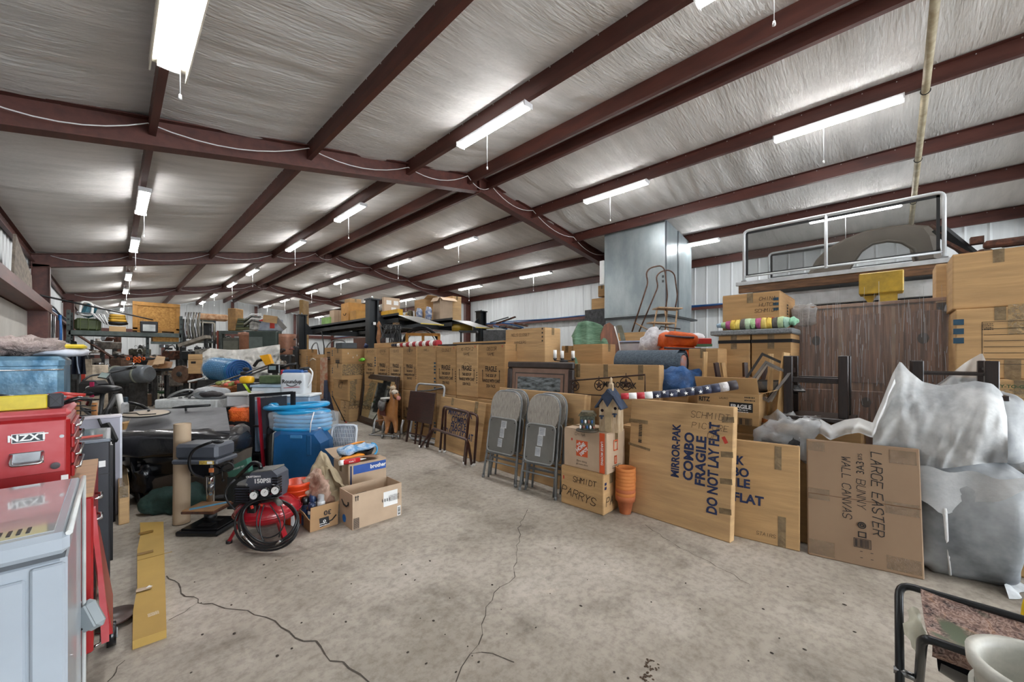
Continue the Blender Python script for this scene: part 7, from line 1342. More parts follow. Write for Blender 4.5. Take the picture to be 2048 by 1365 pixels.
# ---------------------------------------------------------------- bench drill press
q = Q(425, 2.95); t = q.thing('drill_press', 'grey and black bench drill press with steel column', 'drill press'); DP = mat('4c5058', .4, .1, .1, 6)
a, c = q(385, 1050), q(466, 1035); ob('base_casting', M().box(a.x, c.x, -.16, .14, 0, .035, .01).box(a.x + .02, c.x - .02, -.13, .11, .035, .045, .004), BLKG, t); ob('base_slot', M().box(-.05, .05, -.09, -.03, .045, .048).box(-.05, .05, .01, .05, .045, .048), mat('050505', .8), t)
cx = q(409, 960).x; ob('column', M().cyl((cx, .06, .04), (cx, .06, q(409, 930).z), .028, n=20), CHROME, t); ob('column_collar', M().cyl((cx, .06, .04), (cx, .06, .09), .042, n=20), DSTEEL, t)
ty = q(420, 1015).z; ob('work_table', M().box(q(392, 1010).x, q(456, 1010).x, -.14, .06, ty, ty + .018, .004), RUST, t); ob('wood_plate', M().box(q(394, 1010).x, q(454, 1010).x, -.135, .05, ty + .018, ty + .028, .002), mat('9a744f', .6, 0, .2, 9), t); ob('blue_tape', M().bar((q(405, 1010).x, -.12, ty + .03), (q(450, 1010).x, .02, ty + .03), .035, .002), mat('5aa0c4', .5), t); ob('table_arm', M().cyl((cx, .06, ty - .06), (cx, .06, ty), .038, n=16), DSTEEL, t)
hz, ht = q(420, 930).z, q(420, 893).z; ob('head_casting', M().box(q(398, 930).x, q(442, 930).x, -.09, .14, hz - .07, hz + .04, .012), BLKG, t)
b = M(); x0, x1 = q(369, 900).x, q(458, 900).x; b.box(x0, x1, -.12, .10, hz + .03, hz + .065, .01).box(x0 + .012, x1 - .012, -.108, .09, hz + .065, ht + .035, .02); ob('belt_cover', b, DP, t); ob('maker_plate', rbx(q(425, 900).x, q(452, 900).x, -.125, -.12, hz + .035, hz + .062), mat('b59a4a', .4, 0, .4, 30), t)
ob('warning_label', rbx(q(440, 900).x, q(450, 900).x, -.1265, -.125, hz + .04, hz + .058), PAPER, t); ob('motor', M().cyl((q(385, 945).x, .10, hz - .10), (q(385, 945).x, .10, hz + .03), .06, n=18), BLKG, t)
ob('quill', M().cyl((q(428, 955).x, -.03, hz - .15), (q(428, 955).x, -.03, hz - .06), .017, n=14), CHROME, t); ob('chuck', M().lathe([(0, -.04), (.012, -.035), (.022, 0), (.02, .02), (0, .02)], 16, (q(428, 955).x, -.03, hz - .16)), STEEL, t)
for k in range(3): a_ = 2 * PI * k / 3 + .4; p_ = Vector((q(443, 940).x, .0, hz - .03)); e = p_ + Vector((.02, .09 * math.cos(a_), .09 * math.sin(a_))); ob('feed_handle', M().tube([p_, e], .005, 6).ell(e, (.012, .012, .012), 8, 6), BLKG, t)
ob('lamp_hose', M().tube(rounded(q.path([(408, 955, -.1), (385, 950, -.16), (376, 925, -.18), (385, 900, -.17), (408, 890, -.16), (425, 884, -.16)]), .05, 4), .010, 8), BLKG, t); ob('lamp_head', M().ell(q(436, 884, -.16), (.042, .022, .016), 14, 8), mat('2b2d30', .3, .3), t); ob('power_cord', M().tube(rounded(q.path([(440, 930, -.1), (460, 925, -.1), (470, 935, -.1), (455, 945, -.1), (440, 940, -.1)]), .03, 3), .006, 6), BLACK, t)
ob('switch', rbx(q(438, 928).x, q(446, 928).x, -.1, -.09, hz - .03, hz), mat('c07040', .5), t)
# ---------------------------------------------------------------- pancake compressor with hose
p = Fl(535, 1080); q = Q(535, dep(p) + .05); t = q.thing('air_compressor', 'red pancake air compressor with grey shroud and coiled black hose', 'compressor'); CR = mat('9c1422', .25, .1, .1, 5, coat=.6); SH = mat('484c55', .45, 0, .12, 8, .1); SHD = mat('42454b', .5, 0, .15, 8, .1, hex2='6d6a60')
c_ = q(535, 1040); ob('tank', M().lathe([(0, -.09), (.13, -.08), (.20, -.035), (.215, 0), (.20, .04), (.13, .085), (0, .095)], 36, (c_.x - .005, 0.02, .19)), CR, t); ob('tank_seam', M().lathe([(.215, -.008), (.221, 0), (.215, .008)], 36, (c_.x - .005, .02, .19)), CR, t)
for dx, dy in ((-.16, -.12), (.15, -.12), (0, .18)): ob('foot', M().bar((dx * .85, dy * .8 + .02, .15), (dx * 1.28, dy + .02, .012), .035, .02), CR, t); ob('rubber_foot', M().cyl((dx * 1.28, dy + .02, 0), (dx * 1.28, dy + .02, .02), .02), BLACK, t)
b = M().prism([(-.165, .27), (-.17, .385), (-.10, .41), (-.06, .485), (.09, .50), (.122, .47), (.127, .37), (.11, .30)][::-1], -.09, .05); ob('shroud', b, SH, t); ob('shroud_top', M().prism([(-.055, .487), (.092, .503), (.087, .509), (-.05, .493)][::-1], -.095, .055), SHD, t); ob('dusty_housing', M().box(-.165, -.075, -.1, .1, .385, .42, .015), SHD, t)
for k in range(7): ob('cooling_fin', rbx(-.175, -.07, -.098, -.088, .272 + .018 * k, .282 + .018 * k, .002), BLKG, t)
for k in range(8): ob('cooling_fin', rbx(.09, .135, -.098, -.05, .32 + .018 * k, .33 + .018 * k, .002), BLKG, t)
txt(t, '150PSI', 'R', .022, .43, .042, PAPER, .05, 1.05, .04, off=.0935); txt(t, 'CRAFTSMAN', 'R', -.04, .46, .018, PAPER, .05, 1, .03, off=.0935); ob('star_mark', M().add([(.10 + (.014 if i % 2 == 0 else .006) * math.sin(PI * i / 5), -.093, .402 + (.014 if i % 2 == 0 else .006) * math.cos(PI * i / 5)) for i in range(10)] + [(.10, -.0935, .402)], [((i + 1) % 10, i, 10) for i in range(10)]), PAPER, t)
for k, (z, x0, x1) in enumerate(((.365, -.05, .10), (.345, -.075, .12), (.333, -.075, .12))): ob('red_stripe', M().bar((x0, -.0925, z - .006), (x1, -.0925, z + .008), .003, .004 + .002 * (k == 0)), mat('a31f2e', .5), t)
for u, r_ in (((507, 992), .030), ((529, 986), .030), ((550, 982), .030)): g = q(*u, -.17); gg = ob('pressure_gauge', M().cyl(g, g + Vector((0, .03, 0)), r_, n=20), BLKG, t); ob('dial', M().cyl(g + Vector((0, -.002, 0)), g, r_ * .85, n=20), PAPER, gg); ob('needle', M().bar(g + Vector((0, -.004, -.0)), g + Vector((.012, -.004, .014)), .002), INK, gg)
ob('manifold', M().tube([q(525, 1003, -.13), q(545, 1000, -.13), q(558, 1003, -.14)], .014, 8), STEEL, t); ob('regulator_knob', M().cyl(q(552, 1000, -.15), q(560, 1008, -.19), .018, n=14), SHD, t); ob('pressure_switch', M().box(q(503, 1030, -.12).x, q(520, 1030, -.12).x, -.17, -.10, q(510, 1030, -.12).z, q(510, 1006, -.12).z, .006), BLKG, t); ob('switch_lever', M().bar(q(503, 1012, -.18), q(505, 1018, -.18), .012), REDP, t); ob('valve_lever', M().tube([q(518, 1010, -.16), q(527, 1012, -.16)], .008, 6), mat('c43a20', .4), t)
ob('handle', M().tube(rounded(q.path([(475, 955, -.02), (505, 925, -.02), (520, 928, -.02), (522, 940, -.02)]), .03, 4), .014, 8), BLKG, t)
hz = mat('1c1e20', .35, 0, .1, 9)
t = q.thing('air_hose', 'black rubber air hose coiled over the red compressor tank', 'hose'); cxy = q(535, 1050)
for k in range(4):
    ru, rv = 63 - 3 * k, 57 - 3 * k; ob('hose_loop', M().tube([q(533 + 2 * k + ru * math.cos(a) + 3 * math.sin(2 * a + k), 1045 - 2 * k + rv * math.sin(a) * (1.0 if math.sin(a) > 0 else .85), -.24 - .012 * k + (.06 * (1 - math.sin(a)))) for a in [2 * PI * i / 40 for i in range(40)]], .0075, 7, True), hz, t)
ob('thin_cord', M().tube(rounded(q.path([(520, 1010, -.2), (510, 1050, -.24), (525, 1080, -.25), (560, 1070, -.25), (572, 1040, -.24), (562, 1012, -.2)]), .1, 4), .004, 6), hz, t); ob('thin_cord', M().tube(rounded(q.path([(528, 1010, -.2), (518, 1045, -.25), (522, 1075, -.26), (530, 1085, -.25)]), .1, 4), .004, 6), hz, t); ob('thin_cord', M().tube(rounded(q.path([(540, 1010, -.2), (560, 1040, -.25), (562, 1060, -.26), (558, 1075, -.25)]), .1, 4), .004, 6), hz, t)
ob('blow_gun', M().tube(q.path([(484, 1068, -.27), (488, 1074, -.28), (510, 1096, -.29)]), [.008, .006, .004], 8), CHROME, t); ob('coupler', M().tube(q.path([(552, 1090, -.28), (562, 1081, -.28)]), .009, 8), CHROME, t); ob('coupler_nut', M().tube(q.path([(482, 1064, -.27), (486, 1072, -.275)]), .010, 6), STEEL, t)
t = q.thing('power_cable', 'black cable running from the compressor shroud to the floor', 'cable'); ob('cable', M().tube(rounded(q.path([(470, 960, -.1), (452, 975, -.12), (450, 1000, -.12), (470, 1020, -.16)]), .1, 4), .006, 6), hz, t)
# ================================================================ far left: racks, benches and machinery
GSH = mat('4d5551', .5, .3, .2, 8); OSB = mat('b98a45', .7, 0, .3, 18, .2, hex2='8f6226', bscale=30)
def upright(t, x, y, h, m=GSH):
    b = M().box(x - .04, x + .04, y - .03, y + .03, 0, h)
    ob('upright', b, m, t); b = M()
    for k in range(int(h / .16)): b.box(x - .02, x + .02, y - .036, y - .03, .1 + .16 * k, .15 + .16 * k)
    o = ob('slots', b, BLACK, t); o['kind'] = 'stuff'
YR = 16.7; xr0, xr1 = aY(137, 700, YR).x, aY(362, 700, YR).x; zR = aY(250, 664, YR).z
t = thing('pallet_rack', 'grey pallet rack with the plywood crate on its top beam', 'rack', (xr0, YR, 0)); wr = xr1 - xr0
for x in (0, wr):
    for y in (0, 1.0): upright(t, x, y, aY(137, 620, YR).z)
for z in (zR,): ob('beam', rbx(0, wr, -.03, .03, z - .13, z), GSH, t); ob('beam', rbx(0, wr, .97, 1.03, z - .13, z), GSH, t); ob('deck', rbx(0, wr, 0, 1, z - .03, z - .005), DSTEEL, t)
z2 = aY(330, 684, YR).z; ob('beam', rbx(wr * .7, wr, -.03, .03, z2 - .08, z2), GSH, t); ob('wood_stack', rbx(wr * .72, wr * .98, .05, .8, z2, z2 + .2, .01), OSB, t); upright(t, wr * .68, .5, z2 + .2)
q = Q(250, 11.9)
def onr(u, dy=.4): p = aY(u, 700, YR + dy); return p.x, p.y
def rk(u0, u1, v0, v1, m, name, label, cat, dy=.2, dz=.6, ch=.02, base=None):
    a, c = aY(u0, v1, YR + dy), aY(u1, v0, YR + dy); z0 = zR if base is None else base; t = thing(name, label, cat, (a.x, YR + dy, z0)); return t, c.x - a.x, aY((u0 + u1) / 2, v0, YR + dy).z - z0
t, w_, h_ = rk(265, 360, 606, 663, OSB, 'plywood_crate', 'big orange-brown plywood crate on top of the rack', 'crate'); ob('crate_panel', rbx(.02, w_ - .02, .02, .8, .06, h_, .004), OSB, t); FR_ = mat('a87734', .6, 0, .15, 6); 
for q_ in ((0, w_, h_ - .12, h_), (0, w_, .06, .16), (0, .12, .1, h_ - .1), (w_ - .1, w_, .1, h_ - .1)): ob('frame_board', rbx(q_[0], q_[1], -.01, .02, q_[2], q_[3], .003), FR_, t)
for x in (.1, w_ * .5, w_ - .15): ob('skid', rbx(x, x + .12, 0, .8, 0, .06), FR_, t)
txt(t, 'CRATE', 'R', w_ * .72, h_ * .42, .13, mat('7d5a2a', .7), 0, 1, .0, off=.02) if False else None
t, w_, h_ = rk(148, 202, 637, 663, 0, 'olive_tank', 'olive green ribbed tank on the left of the rack', 'tank'); ob('tank_body', rbx(0, w_, 0, .7, 0, h_, .06), mat('3f4a26', .5, 0, .2, 6), t)
for k in range(3): ob('tank_rib', rbx(w_ * (.2 + .3 * k), w_ * (.24 + .3 * k), -.01, .7, .02, h_ + .01, .01), mat('56603a', .5), t)
t, w_, h_ = rk(150, 215, 628, 640, 0, 'lawn_chair', 'pale folded lawn chair frames lying over the olive tank', 'chair', base=zR + .4)
for k in range(6): ob('frame_tube', M().tube([(.1 * k, 0, .12), (w_ * .5 + .05 * k, -.05, .1), (w_ * .8 + .03 * k, -.08, -.12 - .02 * k)], .015, 6), (STEEL, PAPER)[k % 2], t)
t, w_, h_ = rk(158, 186, 602, 630, 0, 'plastic_armchair', 'tilted teal plastic seat with white metal frame high on the rack', 'seat', base=zR + .45); ob('shell', M().box(0, w_, .1, .3, 0, h_, .08), mat('2b6474', .4, 0, .4, 8), t).rotation_euler = (0, .3, 0); ob('white_frame', M().tube(rounded([(0, .08, .02), (.05, .08, h_), (w_, .08, h_ * .85), (w_ * .9, .08, 0)], .1, 4, True), .03, 6, True).tube([(w_, .1, h_ * .8), (w_ + .25, .1, h_ * .5), (w_ + .3, .1, h_ * .2)], .025, 6), PAPER, t)
t, w_, h_ = rk(214, 256, 629, 652, 0, 'yellow_hose_bundle', 'bundled yellow and black hose on a low carton on the rack', 'hose', base=zR + .17)
for k in range(5): ob('hose_turn', M().ell((w_ / 2, .2, .1 + .075 * k), (w_ * (.5 - .03 * k), .2, .06), 16, 8, .7, .02, 8), (BLACK, mat('c99b35', .6), mat('b8902f', .6), mat('c99b35', .6), PAPER)[k], t)
t, w_, h_ = rk(218, 252, 652, 663, 0, 'cardboard_box', 'low tan carton under the yellow hose bundle', 'box'); ob('box_body', rbx(0, w_, 0, .4, 0, .165, .004), CARD[2], t)
p0_, p1_ = Vector((XL + .2, 12.6, aX(100, 628, XL).z + .05)), q(305, 640); mt = Matrix.Translation(q.loc) @ Matrix.Rotation(-YAW, 4, 'Z'); p1_ = mt @ p1_
t = thing('flood_light', 'black work floodlight hung on a long bar before the crate', 'light', (p1_.x, p1_.y, 0)); ob('long_bar', M().tube([p0_ - t.location, p1_ - t.location], .022, 6), BLACK, t); ob('lamp_case', M().box(-.28, .12, -.12, -.04, p1_.z - .40, p1_.z - .06, .02), BLACK, t); ob('lamp_glass', rbx(-.22, .06, -.13, -.12, p1_.z - .36, p1_.z - .16), mat('b9bcb8', .3), t)
# second rack with hanging chairs
t = thing('steel_shelving', 'steel shelving with chrome chair frames hung in front, right of the crate', 'rack', (aY(365, 700, 16.9).x, 16.9, 0)); w_ = aY(432, 700, 16.9).x - t.location.x
for x in (.05, w_ - .05): upright(t, x, 0, aY(400, 640, 16.9).z, DSTEEL); upright(t, x, .8, aY(400, 640, 16.9).z, DSTEEL)
for v in (640, 682, 712): z = aY(400, v, 16.9).z; ob('shelf', rbx(0, w_, 0, .8, z - .06, z), GSH, t)
ob('dark_back', rbx(w_ * .35, w_, .78, .8, aY(400, 682, 16.9).z, aY(400, 642, 16.9).z), BLACK, t); ob('pale_frame', M().tube(rounded([(w_ * .4, -.02, aY(400, 680, 16.9).z), (w_ * .42, -.02, aY(400, 645, 16.9).z), (w_ - .05, -.02, aY(400, 645, 16.9).z), (w_ - .05, -.02, aY(400, 680, 16.9).z)], .05, 3), .03, 6), mat('a59f90', .5), t)
ob('osb_roll', M().box(w_ * .4, w_ + .35, -.1, .3, aY(400, 640, 16.9).z, aY(400, 627, 16.9).z, .05), mat('9a6a42', .7, 0, .5, 10, hex2='c7a684'), t)
q = Q(385, 12.6)
for k in range(6):
    u = 369 + 5.5 * k; t = q.thing('chair_frame', f'{ORD[k]} chrome chair frame from the left hanging before the shelving', 'chair', 'hanging chrome chair frames'); ob('tube', M().tube(rounded(q.path([(u + 3, 625, .05 * k), (u, 655, .05 * k), (u + 4, 680, .05 * k), (u + 9, 672, .05 * k + .2), (u + 8, 640, .05 * k + .2)]), .12, 4), .026, 7), (STEEL, mat('77746c', .4, .5))[k % 2], t)
t = q.thing('wood_plank', 'weathered plank laid at a slope below the chair frames', 'plank'); ob('plank', M().bar(q(362, 692, -.2), q(416, 674, -.2), .25, .10), mat('8a8276', .8, 0, .2, 8), t); ob('plank_post', M().bar(q(364, 694, -.2), Vector((q(364, 694, -.2).x, -.2, 0)), .08), DSTEEL, t); ob('plank_post', M().bar(q(412, 678, -.2), Vector((q(412, 678, -.2).x, -.2, 0)), .08), DSTEEL, t)
# third shelving and what is on it
q = Q(495, 13.2); zt = q(480, 662).z; t = q.thing('storage_shelf', 'long olive shelf unit against the far clutter', 'shelf'); xa, xb = q(436, 660).x, q(556, 660).x; ob('shelf_top', rbx(xa, xb, 0, .22, zt - .1, zt), GSH, t)
for x in (xa + .05, xb - .05): ob('upright', rbx(x - .04, x + .04, 0, .06, 0, zt - .1), GSH, t); ob('upright', rbx(x - .04, x + .04, .16, .22, 0, zt - .1), GSH, t)
ob('red_post', rbx(xa - .02, xa + .02, -.03, 0, 0, zt), mat('7a3a2c', .5), t); ob('drawer_panel', rbx(xa + .15, q(480, 0).x, .02, .05, q(0, 712).z, q(0, 676).z), mat('54564c', .5, 0, .15, 8), t); ob('panel_frame', rbx(q(446, 0).x, q(476, 0).x, .005, .02, q(0, 700).z, q(0, 682).z), mat('6a6b60', .5), t)
def onq(qq, u0, u1, v0, v1, name, label, cat, m, dy=.1, dz=.4, ch=.02, group=None, floor=False):
    a, c = qq(u0, v1, dy), qq(u1, v0, dy); z0 = 0 if floor else a.z; W0 = (Matrix.Translation(qq.loc) @ Matrix.Rotation(-YAW, 4, 'Z')) @ Vector((a.x, dy, z0)); t = thing(name, label, cat, W0, -YAW, group)
    ob('body', rbx(0, c.x - a.x, 0, dz, 0, c.z - z0, ch), m, t); return t, c.x - a.x, c.z - z0
onq(q, 455, 471, 617, 662, 'wooden_plank', 'tall pale brown plank standing on the olive shelf', 'plank', mat('8f6a3a', .6, 0, .2, 6)); onq(q, 598, 606, 600, 662, 'wooden_plank', 'narrow plank by the far end wall', 'plank', mat('9a7a4a', .6), floor=True)
for k in range(5): onq(q, 470 + k, 498 - 2 * k, 655 - 4.5 * k, 660 - 4.5 * k, 'metal_case', f'{("lowest", "second", "middle", "fourth", "topmost")[k]} dark green case of the stack on the olive shelf', 'case', mat('39402e' if k % 2 else '5a5a3a', .5), group='stacked green cases')
t, w_, h_ = onq(q, 515, 553, 638, 662, 'printed_carton', 'white and red printed carton tilted on the green cabinet', 'box', mat('9fa6b0', .5, 0, .3, 5, hex2='7c8694')); ob('red_print', rbx(w_ * .1, w_ * .5, -.004, 0, h_ * .8, h_ * .96), REDP, t); ob('red_print', rbx(w_ * .65, w_ * .9, -.004, 0, h_ * .2, h_ * .7), REDP, t); ob('flap', M().bar((w_ * .3, 0, h_ + .02), (w_ + .05, -.05, h_ - .05), .02, .25), CARD[2], t); ob('flap', M().bar((w_, 0, h_), (w_ + .3, 0, h_ - .35), .02, .15), mat('8e8c88', .6), t)
t, w_, h_ = onq(q, 498, 520, 632, 660, 'white_chair_pile', 'jumbled white plastic parts left of the printed carton', 'parts', mat('b5b3ad', .5, 0, .4, 9)); 
for k in range(4): ob('white_tube', M().tube([(-.1, -.1, .1 + .08 * k), (w_ * .5, -.15, .3 + .07 * k), (w_ + .1, -.1, .25 + .09 * k)], .02, 6), PAPER if k % 2 else BLACK, t)
q = Q(530, 11.0); t, w_, h_ = onq(q, 497, 553, 663, 720, 'metal_cabinet', 'dark green open-fronted metal cabinet under the printed carton', 'cabinet', mat('39443f', .5, .2, .15, 5), floor=True, dz=.12); ob('shelf_front', rbx(.02, w_ * .5, -.01, 0, h_ * .62, h_ * .92), mat('59625e', .5), t); ob('cavity', rbx(.04, w_ * .46, -.012, 0, h_ * .3, h_ * .58), BLACK, t)
COP = mat('a87860', .45, .2, .15, 6); q = Q(575, 12)
t = q.thing('copper_drum', 'large peach-coloured drum with rolled rim behind the tarp', 'drum'); c_ = q(573, 700); ob('drum', M().lathe([(.22, 0), (.26, 1.7), (q(590, 0).x - c_.x, q(0, 676).z), (q(591, 0).x - c_.x, q(0, 669).z), (.22, q(0, 669).z), (0, q(0, 672).z)], 24, (c_.x, 0, 0)), COP, t)
t = q.thing('copper_drum', 'small peach-coloured drum left of the green cabinet', 'drum'); c_ = q(489, 700); ob('drum', M().lathe([(.12, 0), (.14, q(0, 674).z), (.17, q(0, 672).z), (.17, q(0, 666).z), (0, q(0, 664).z)], 20, (c_.x, 0, 0)), COP, t)
# tarp and blue bubble cover
q = Q(480, 6.8); TP = mat('b9b6ae', .5, 0, .12, 4, .5, hex2='8d8b86', bscale=5); t = q.thing('grey_tarp', 'crumpled silver-white tarpaulin heaped behind the blue roll', 'tarp')
def tp(u, v):
    U = 405 + 155 * u; edge = 694 + 6 * math.sin(u * 4) + 30 * max(0, .1 - u) * 4 + 18 * max(0, u - .85) * 6 * v; V = edge + (762 - edge) * v; n1 = noise.noise(Vector((u * 7, v * 3, 1))); n2 = abs(noise.noise(Vector((u * 14 + v * 4, v * 6, 4))))
    return q(U + 6 * n1 * v, V, .75 - .95 * v + .16 * n1 - .34 * n2 * min(1, v * 3))
ob('tarp_sheet', M().grid(tp, 50, 26), TP, t); ob('tarp_core', M().ell((q(480, 740, .6).x, .8, .45), (.6, .3, .6), 20, 12, .5), TP, t)
q = Q(450, 6.0); t = q.thing('bubble_cover', 'rolled bright blue bubble pool cover beneath the tarp', 'cover'); a_, b_ = q(425, 738, .3), q(478, 744, -.05); BB = mat('2a6b9a', .35, 0, .1, 10, .3); ru = .185
ob('roll', M().tube([a_.lerp(b_, k / 6) for k in range(7)], [ru * .8, ru, ru, ru, ru, ru, ru * .98], 26), BB, t); b = M(); dr = (b_ - a_).normalized(); uu = dr.orthogonal().normalized(); ww = dr.cross(uu)
for i in range(44):
    for k in range(14):
        an = 2 * PI * i / 44; p_ = a_.lerp(b_, .08 + .88 * k / 14) + (uu * math.cos(an) + ww * math.sin(an)) * (ru + .001); n_ = (uu * math.cos(an) + ww * math.sin(an)); s1 = dr * .010; s2 = dr.cross(n_) * .009
        b.add([p_ - s1 - s2, p_ + s1 - s2, p_ + s1 + s2, p_ - s1 + s2, p_ + n_ * .005], [(0, 1, 4), (1, 2, 4), (2, 3, 4), (3, 0, 4)])
o = ob('bubbles', b, mat('5593bd', .3), t); o['kind'] = 'stuff'
for k in range(5): ob('rolled_layer', M().tube([b_ + dr * .012 + (uu * math.cos(x) + ww * math.sin(x)) * (ru * (.95 - .18 * k)) for x in [2 * PI * i / 24 for i in range(24)]], .010, 5, True), mat('1f4f93', .4), t)
ob('roll_prop', rbx(a_.x, b_.x, .0, .5, 0, a_.z - ru * .9), DSTEEL, t); t = q.thing('white_pole', 'white plastic pole poking out left of the blue roll', 'pole'); ob('pole', M().tube([q(376, 764, 0), q(408, 757, .2)], .016, 8), PAPER, t); ob('post', M().bar(q(400, 760, .15), Vector((q(400, 760, .15).x, .15, 0)), .04), DSTEEL, t)
# generic machinery
MB = mat('56514b', .6, .2, .4, 9, .2, hex2='8a8278'); RB2 = mat('755946', .7, .1, .4, 10, .2, hex2='4f3b30'); GM = mat('6f7578', .4, .3, .2, 8)
def machine(u0, u1, v0, v1, d, label, m=MB, m2=RUST, seed=0, name='machine', cat='machine', n=7, fl=True, kind=0):
    q = Q((u0 + u1) / 2, d); t = q.thing(name, label, cat); a, c = q(u0, v1), q(u1, v0); w_, h_ = c.x - a.x, c.z - a.z; r = random.Random(seed + 31); X = lambda f: a.x + w_ * f; Z = lambda f: a.z + h_ * f; dp = min(.45, w_ * .6)
    ob('main_block', rbx(X(.12), X(.82), -dp / 2, dp / 2, Z(.05), Z(.62), min(.03, h_ * .1)), m, t)
    for k in range(n):
        x, z = r.uniform(.08, .9), r.uniform(.35, .92); s_ = r.uniform(.06, .16) * w_; y = -dp / 2 + r.uniform(-.04, .12); k_ = r.randrange(4)
        if k_ == 0: ob('cylinder_part', M().cyl((X(x), y, Z(z)), (X(x), y + dp * .5, Z(z)), s_ * .7, n=12), (m, m2, STEEL)[k % 3], t)
        elif k_ == 1: ob('housing_part', rbx(X(x) - s_, X(x) + s_, y, y + dp * .5, Z(z) - s_ * .6, Z(z) + s_ * .5, s_ * .15), (m2, m, BLACK)[k % 3], t)
        elif k_ == 2: ob('pipe_part', M().tube(rounded([(X(x), y, Z(z) - s_), (X(x), y, Z(z)), (X(x) + s_ * 2, y - .03, Z(z) + s_ * .5), (X(x) + s_ * 2.4, y, Z(z) - s_)], s_ * .6, 3), s_ * .18, 6), (STEEL, m2, BLACK)[k % 3], t)
        else: ob('flange_part', M().lathe([(0, -.02), (s_, -.02), (s_, .01), (s_ * .5, .02), (s_ * .5, s_), (0, s_)], 12, (X(x), y + .1, Z(z))), (m2, m)[k % 2], t)
    if kind == 1: ob('flywheel', M().cyl((X(.25), -dp / 2 - .06, Z(.5)), (X(.25), -dp / 2, Z(.5)), h_ * .42, n=20), m2, t); ob('hub', M().cyl((X(.25), -dp / 2 - .09, Z(.5)), (X(.25), -dp / 2 - .05, Z(.5)), h_ * .12, n=12), STEEL, t)
    if fl and a.z > .1:
        for x in (.2, .75): ob('leg', rbx(X(x) - .03, X(x) + .03, -.05, .05, 0, Z(.08)), DSTEEL, t)
    return t
L_ = [(196, 240, 675, 700, 13, 'dark lathe-like machine on the far left bench', MB, RUST, 1, 0), (165, 200, 700, 745, 11, 'dusty machine head beside the hanging jacket', MB, DSTEEL, 2, 1), (225, 262, 702, 742, 10.5, 'brown machine with small parts left of the orange caps', RB2, MB, 3, 0), (262, 300, 690, 712, 13.5, 'olive machine with white panel on the far bench', mat('5c5848', .6, 0, .4, 9), PAPER, 4, 0),
      (328, 365, 690, 722, 12.5, 'rust brown engine block below the stacked wood', RUST, STEEL, 5, 0), (365, 392, 690, 722, 12, 'dark barrel-shaped compressor under the sloped plank', BLACK, DSTEEL, 6, 0), (392, 425, 690, 712, 12.2, 'pale dusty gearbox on the lower shelf', mat('88847a', .6, 0, .3, 9), DSTEEL, 7, 0), (364, 405, 728, 768, 9.5, 'rust brown electric motor left of the blue roll', RUST, RB2, 8, 1), (300, 345, 730, 752, 10.5, 'machine with a round cream pulley above the wire cart', MB, mat('a59478', .5), 9, 1),
      (340, 368, 738, 775, 10, 'dark engine parts between wire cart and rusty motor', MB, BLACK, 10, 0), (405, 440, 712, 730, 10, 'dusty carburettor parts behind the tarp edge', RB2, STEEL, 11, 0), (560, 592, 694, 735, 9.6, 'black motorcycle-like machine right of the tarp', BLACK, mat('6b3a30', .5), 12, 0), (548, 575, 712, 738, 9, 'tangle of dark and tan parts behind the yellow plate', MB, mat('9a7d5c', .6), 13, 0), (585, 600, 668, 735, 10.6, 'black power unit at the foot of the far lift post', BLACK, DSTEEL, 14, 0),
      (150, 190, 735, 762, 8.6, 'light grey machine housing behind the bicycle bag', GM, WHITE, 15, 0), (196, 228, 726, 752, 9.2, 'cream enamel machine bed behind the handlebar', mat('9a998c', .5), DSTEEL, 16, 0), (222, 262, 728, 748, 8.8, 'brown wooden tool box on the machine bed', RB2, BLACK, 17, 0), (128, 152, 672, 700, 11.5, 'dark green reel and switch box by the left wall', mat('2e3a38', .5), GM, 18, 0), (268, 330, 712, 732, 11.8, 'dark angle iron stack right of the orange caps', BLACK, MB, 19, 0), (430, 470, 668, 690, 14.5, 'grey ammunition crates under the olive shelf', mat('6b6c62', .5), DSTEEL, 20, 0)]
for a in L_: machine(*a[:5], a[5], a[6], a[7], a[8], kind=a[9])
t = Q(215, 9.6).thing('steel_workbench', 'long dark steel bench under the far left clutter', 'bench'); q = Q(215, 9.6); ob('bench_top', rbx(q(150, 0).x, q(246, 0).x, 0, .45, .86, .92), DSTEEL, t)
for u in (155, 200, 242): ob('leg', rbx(q(u, 0).x - .04, q(u, 0).x + .04, .0, .08, 0, .86), DSTEEL, t)
ob('drawer_block', rbx(q(160, 0).x, q(215, 0).x, .03, .4, .2, .86, .01), mat('5c5f5c', .5, 0, .2, 8), t)
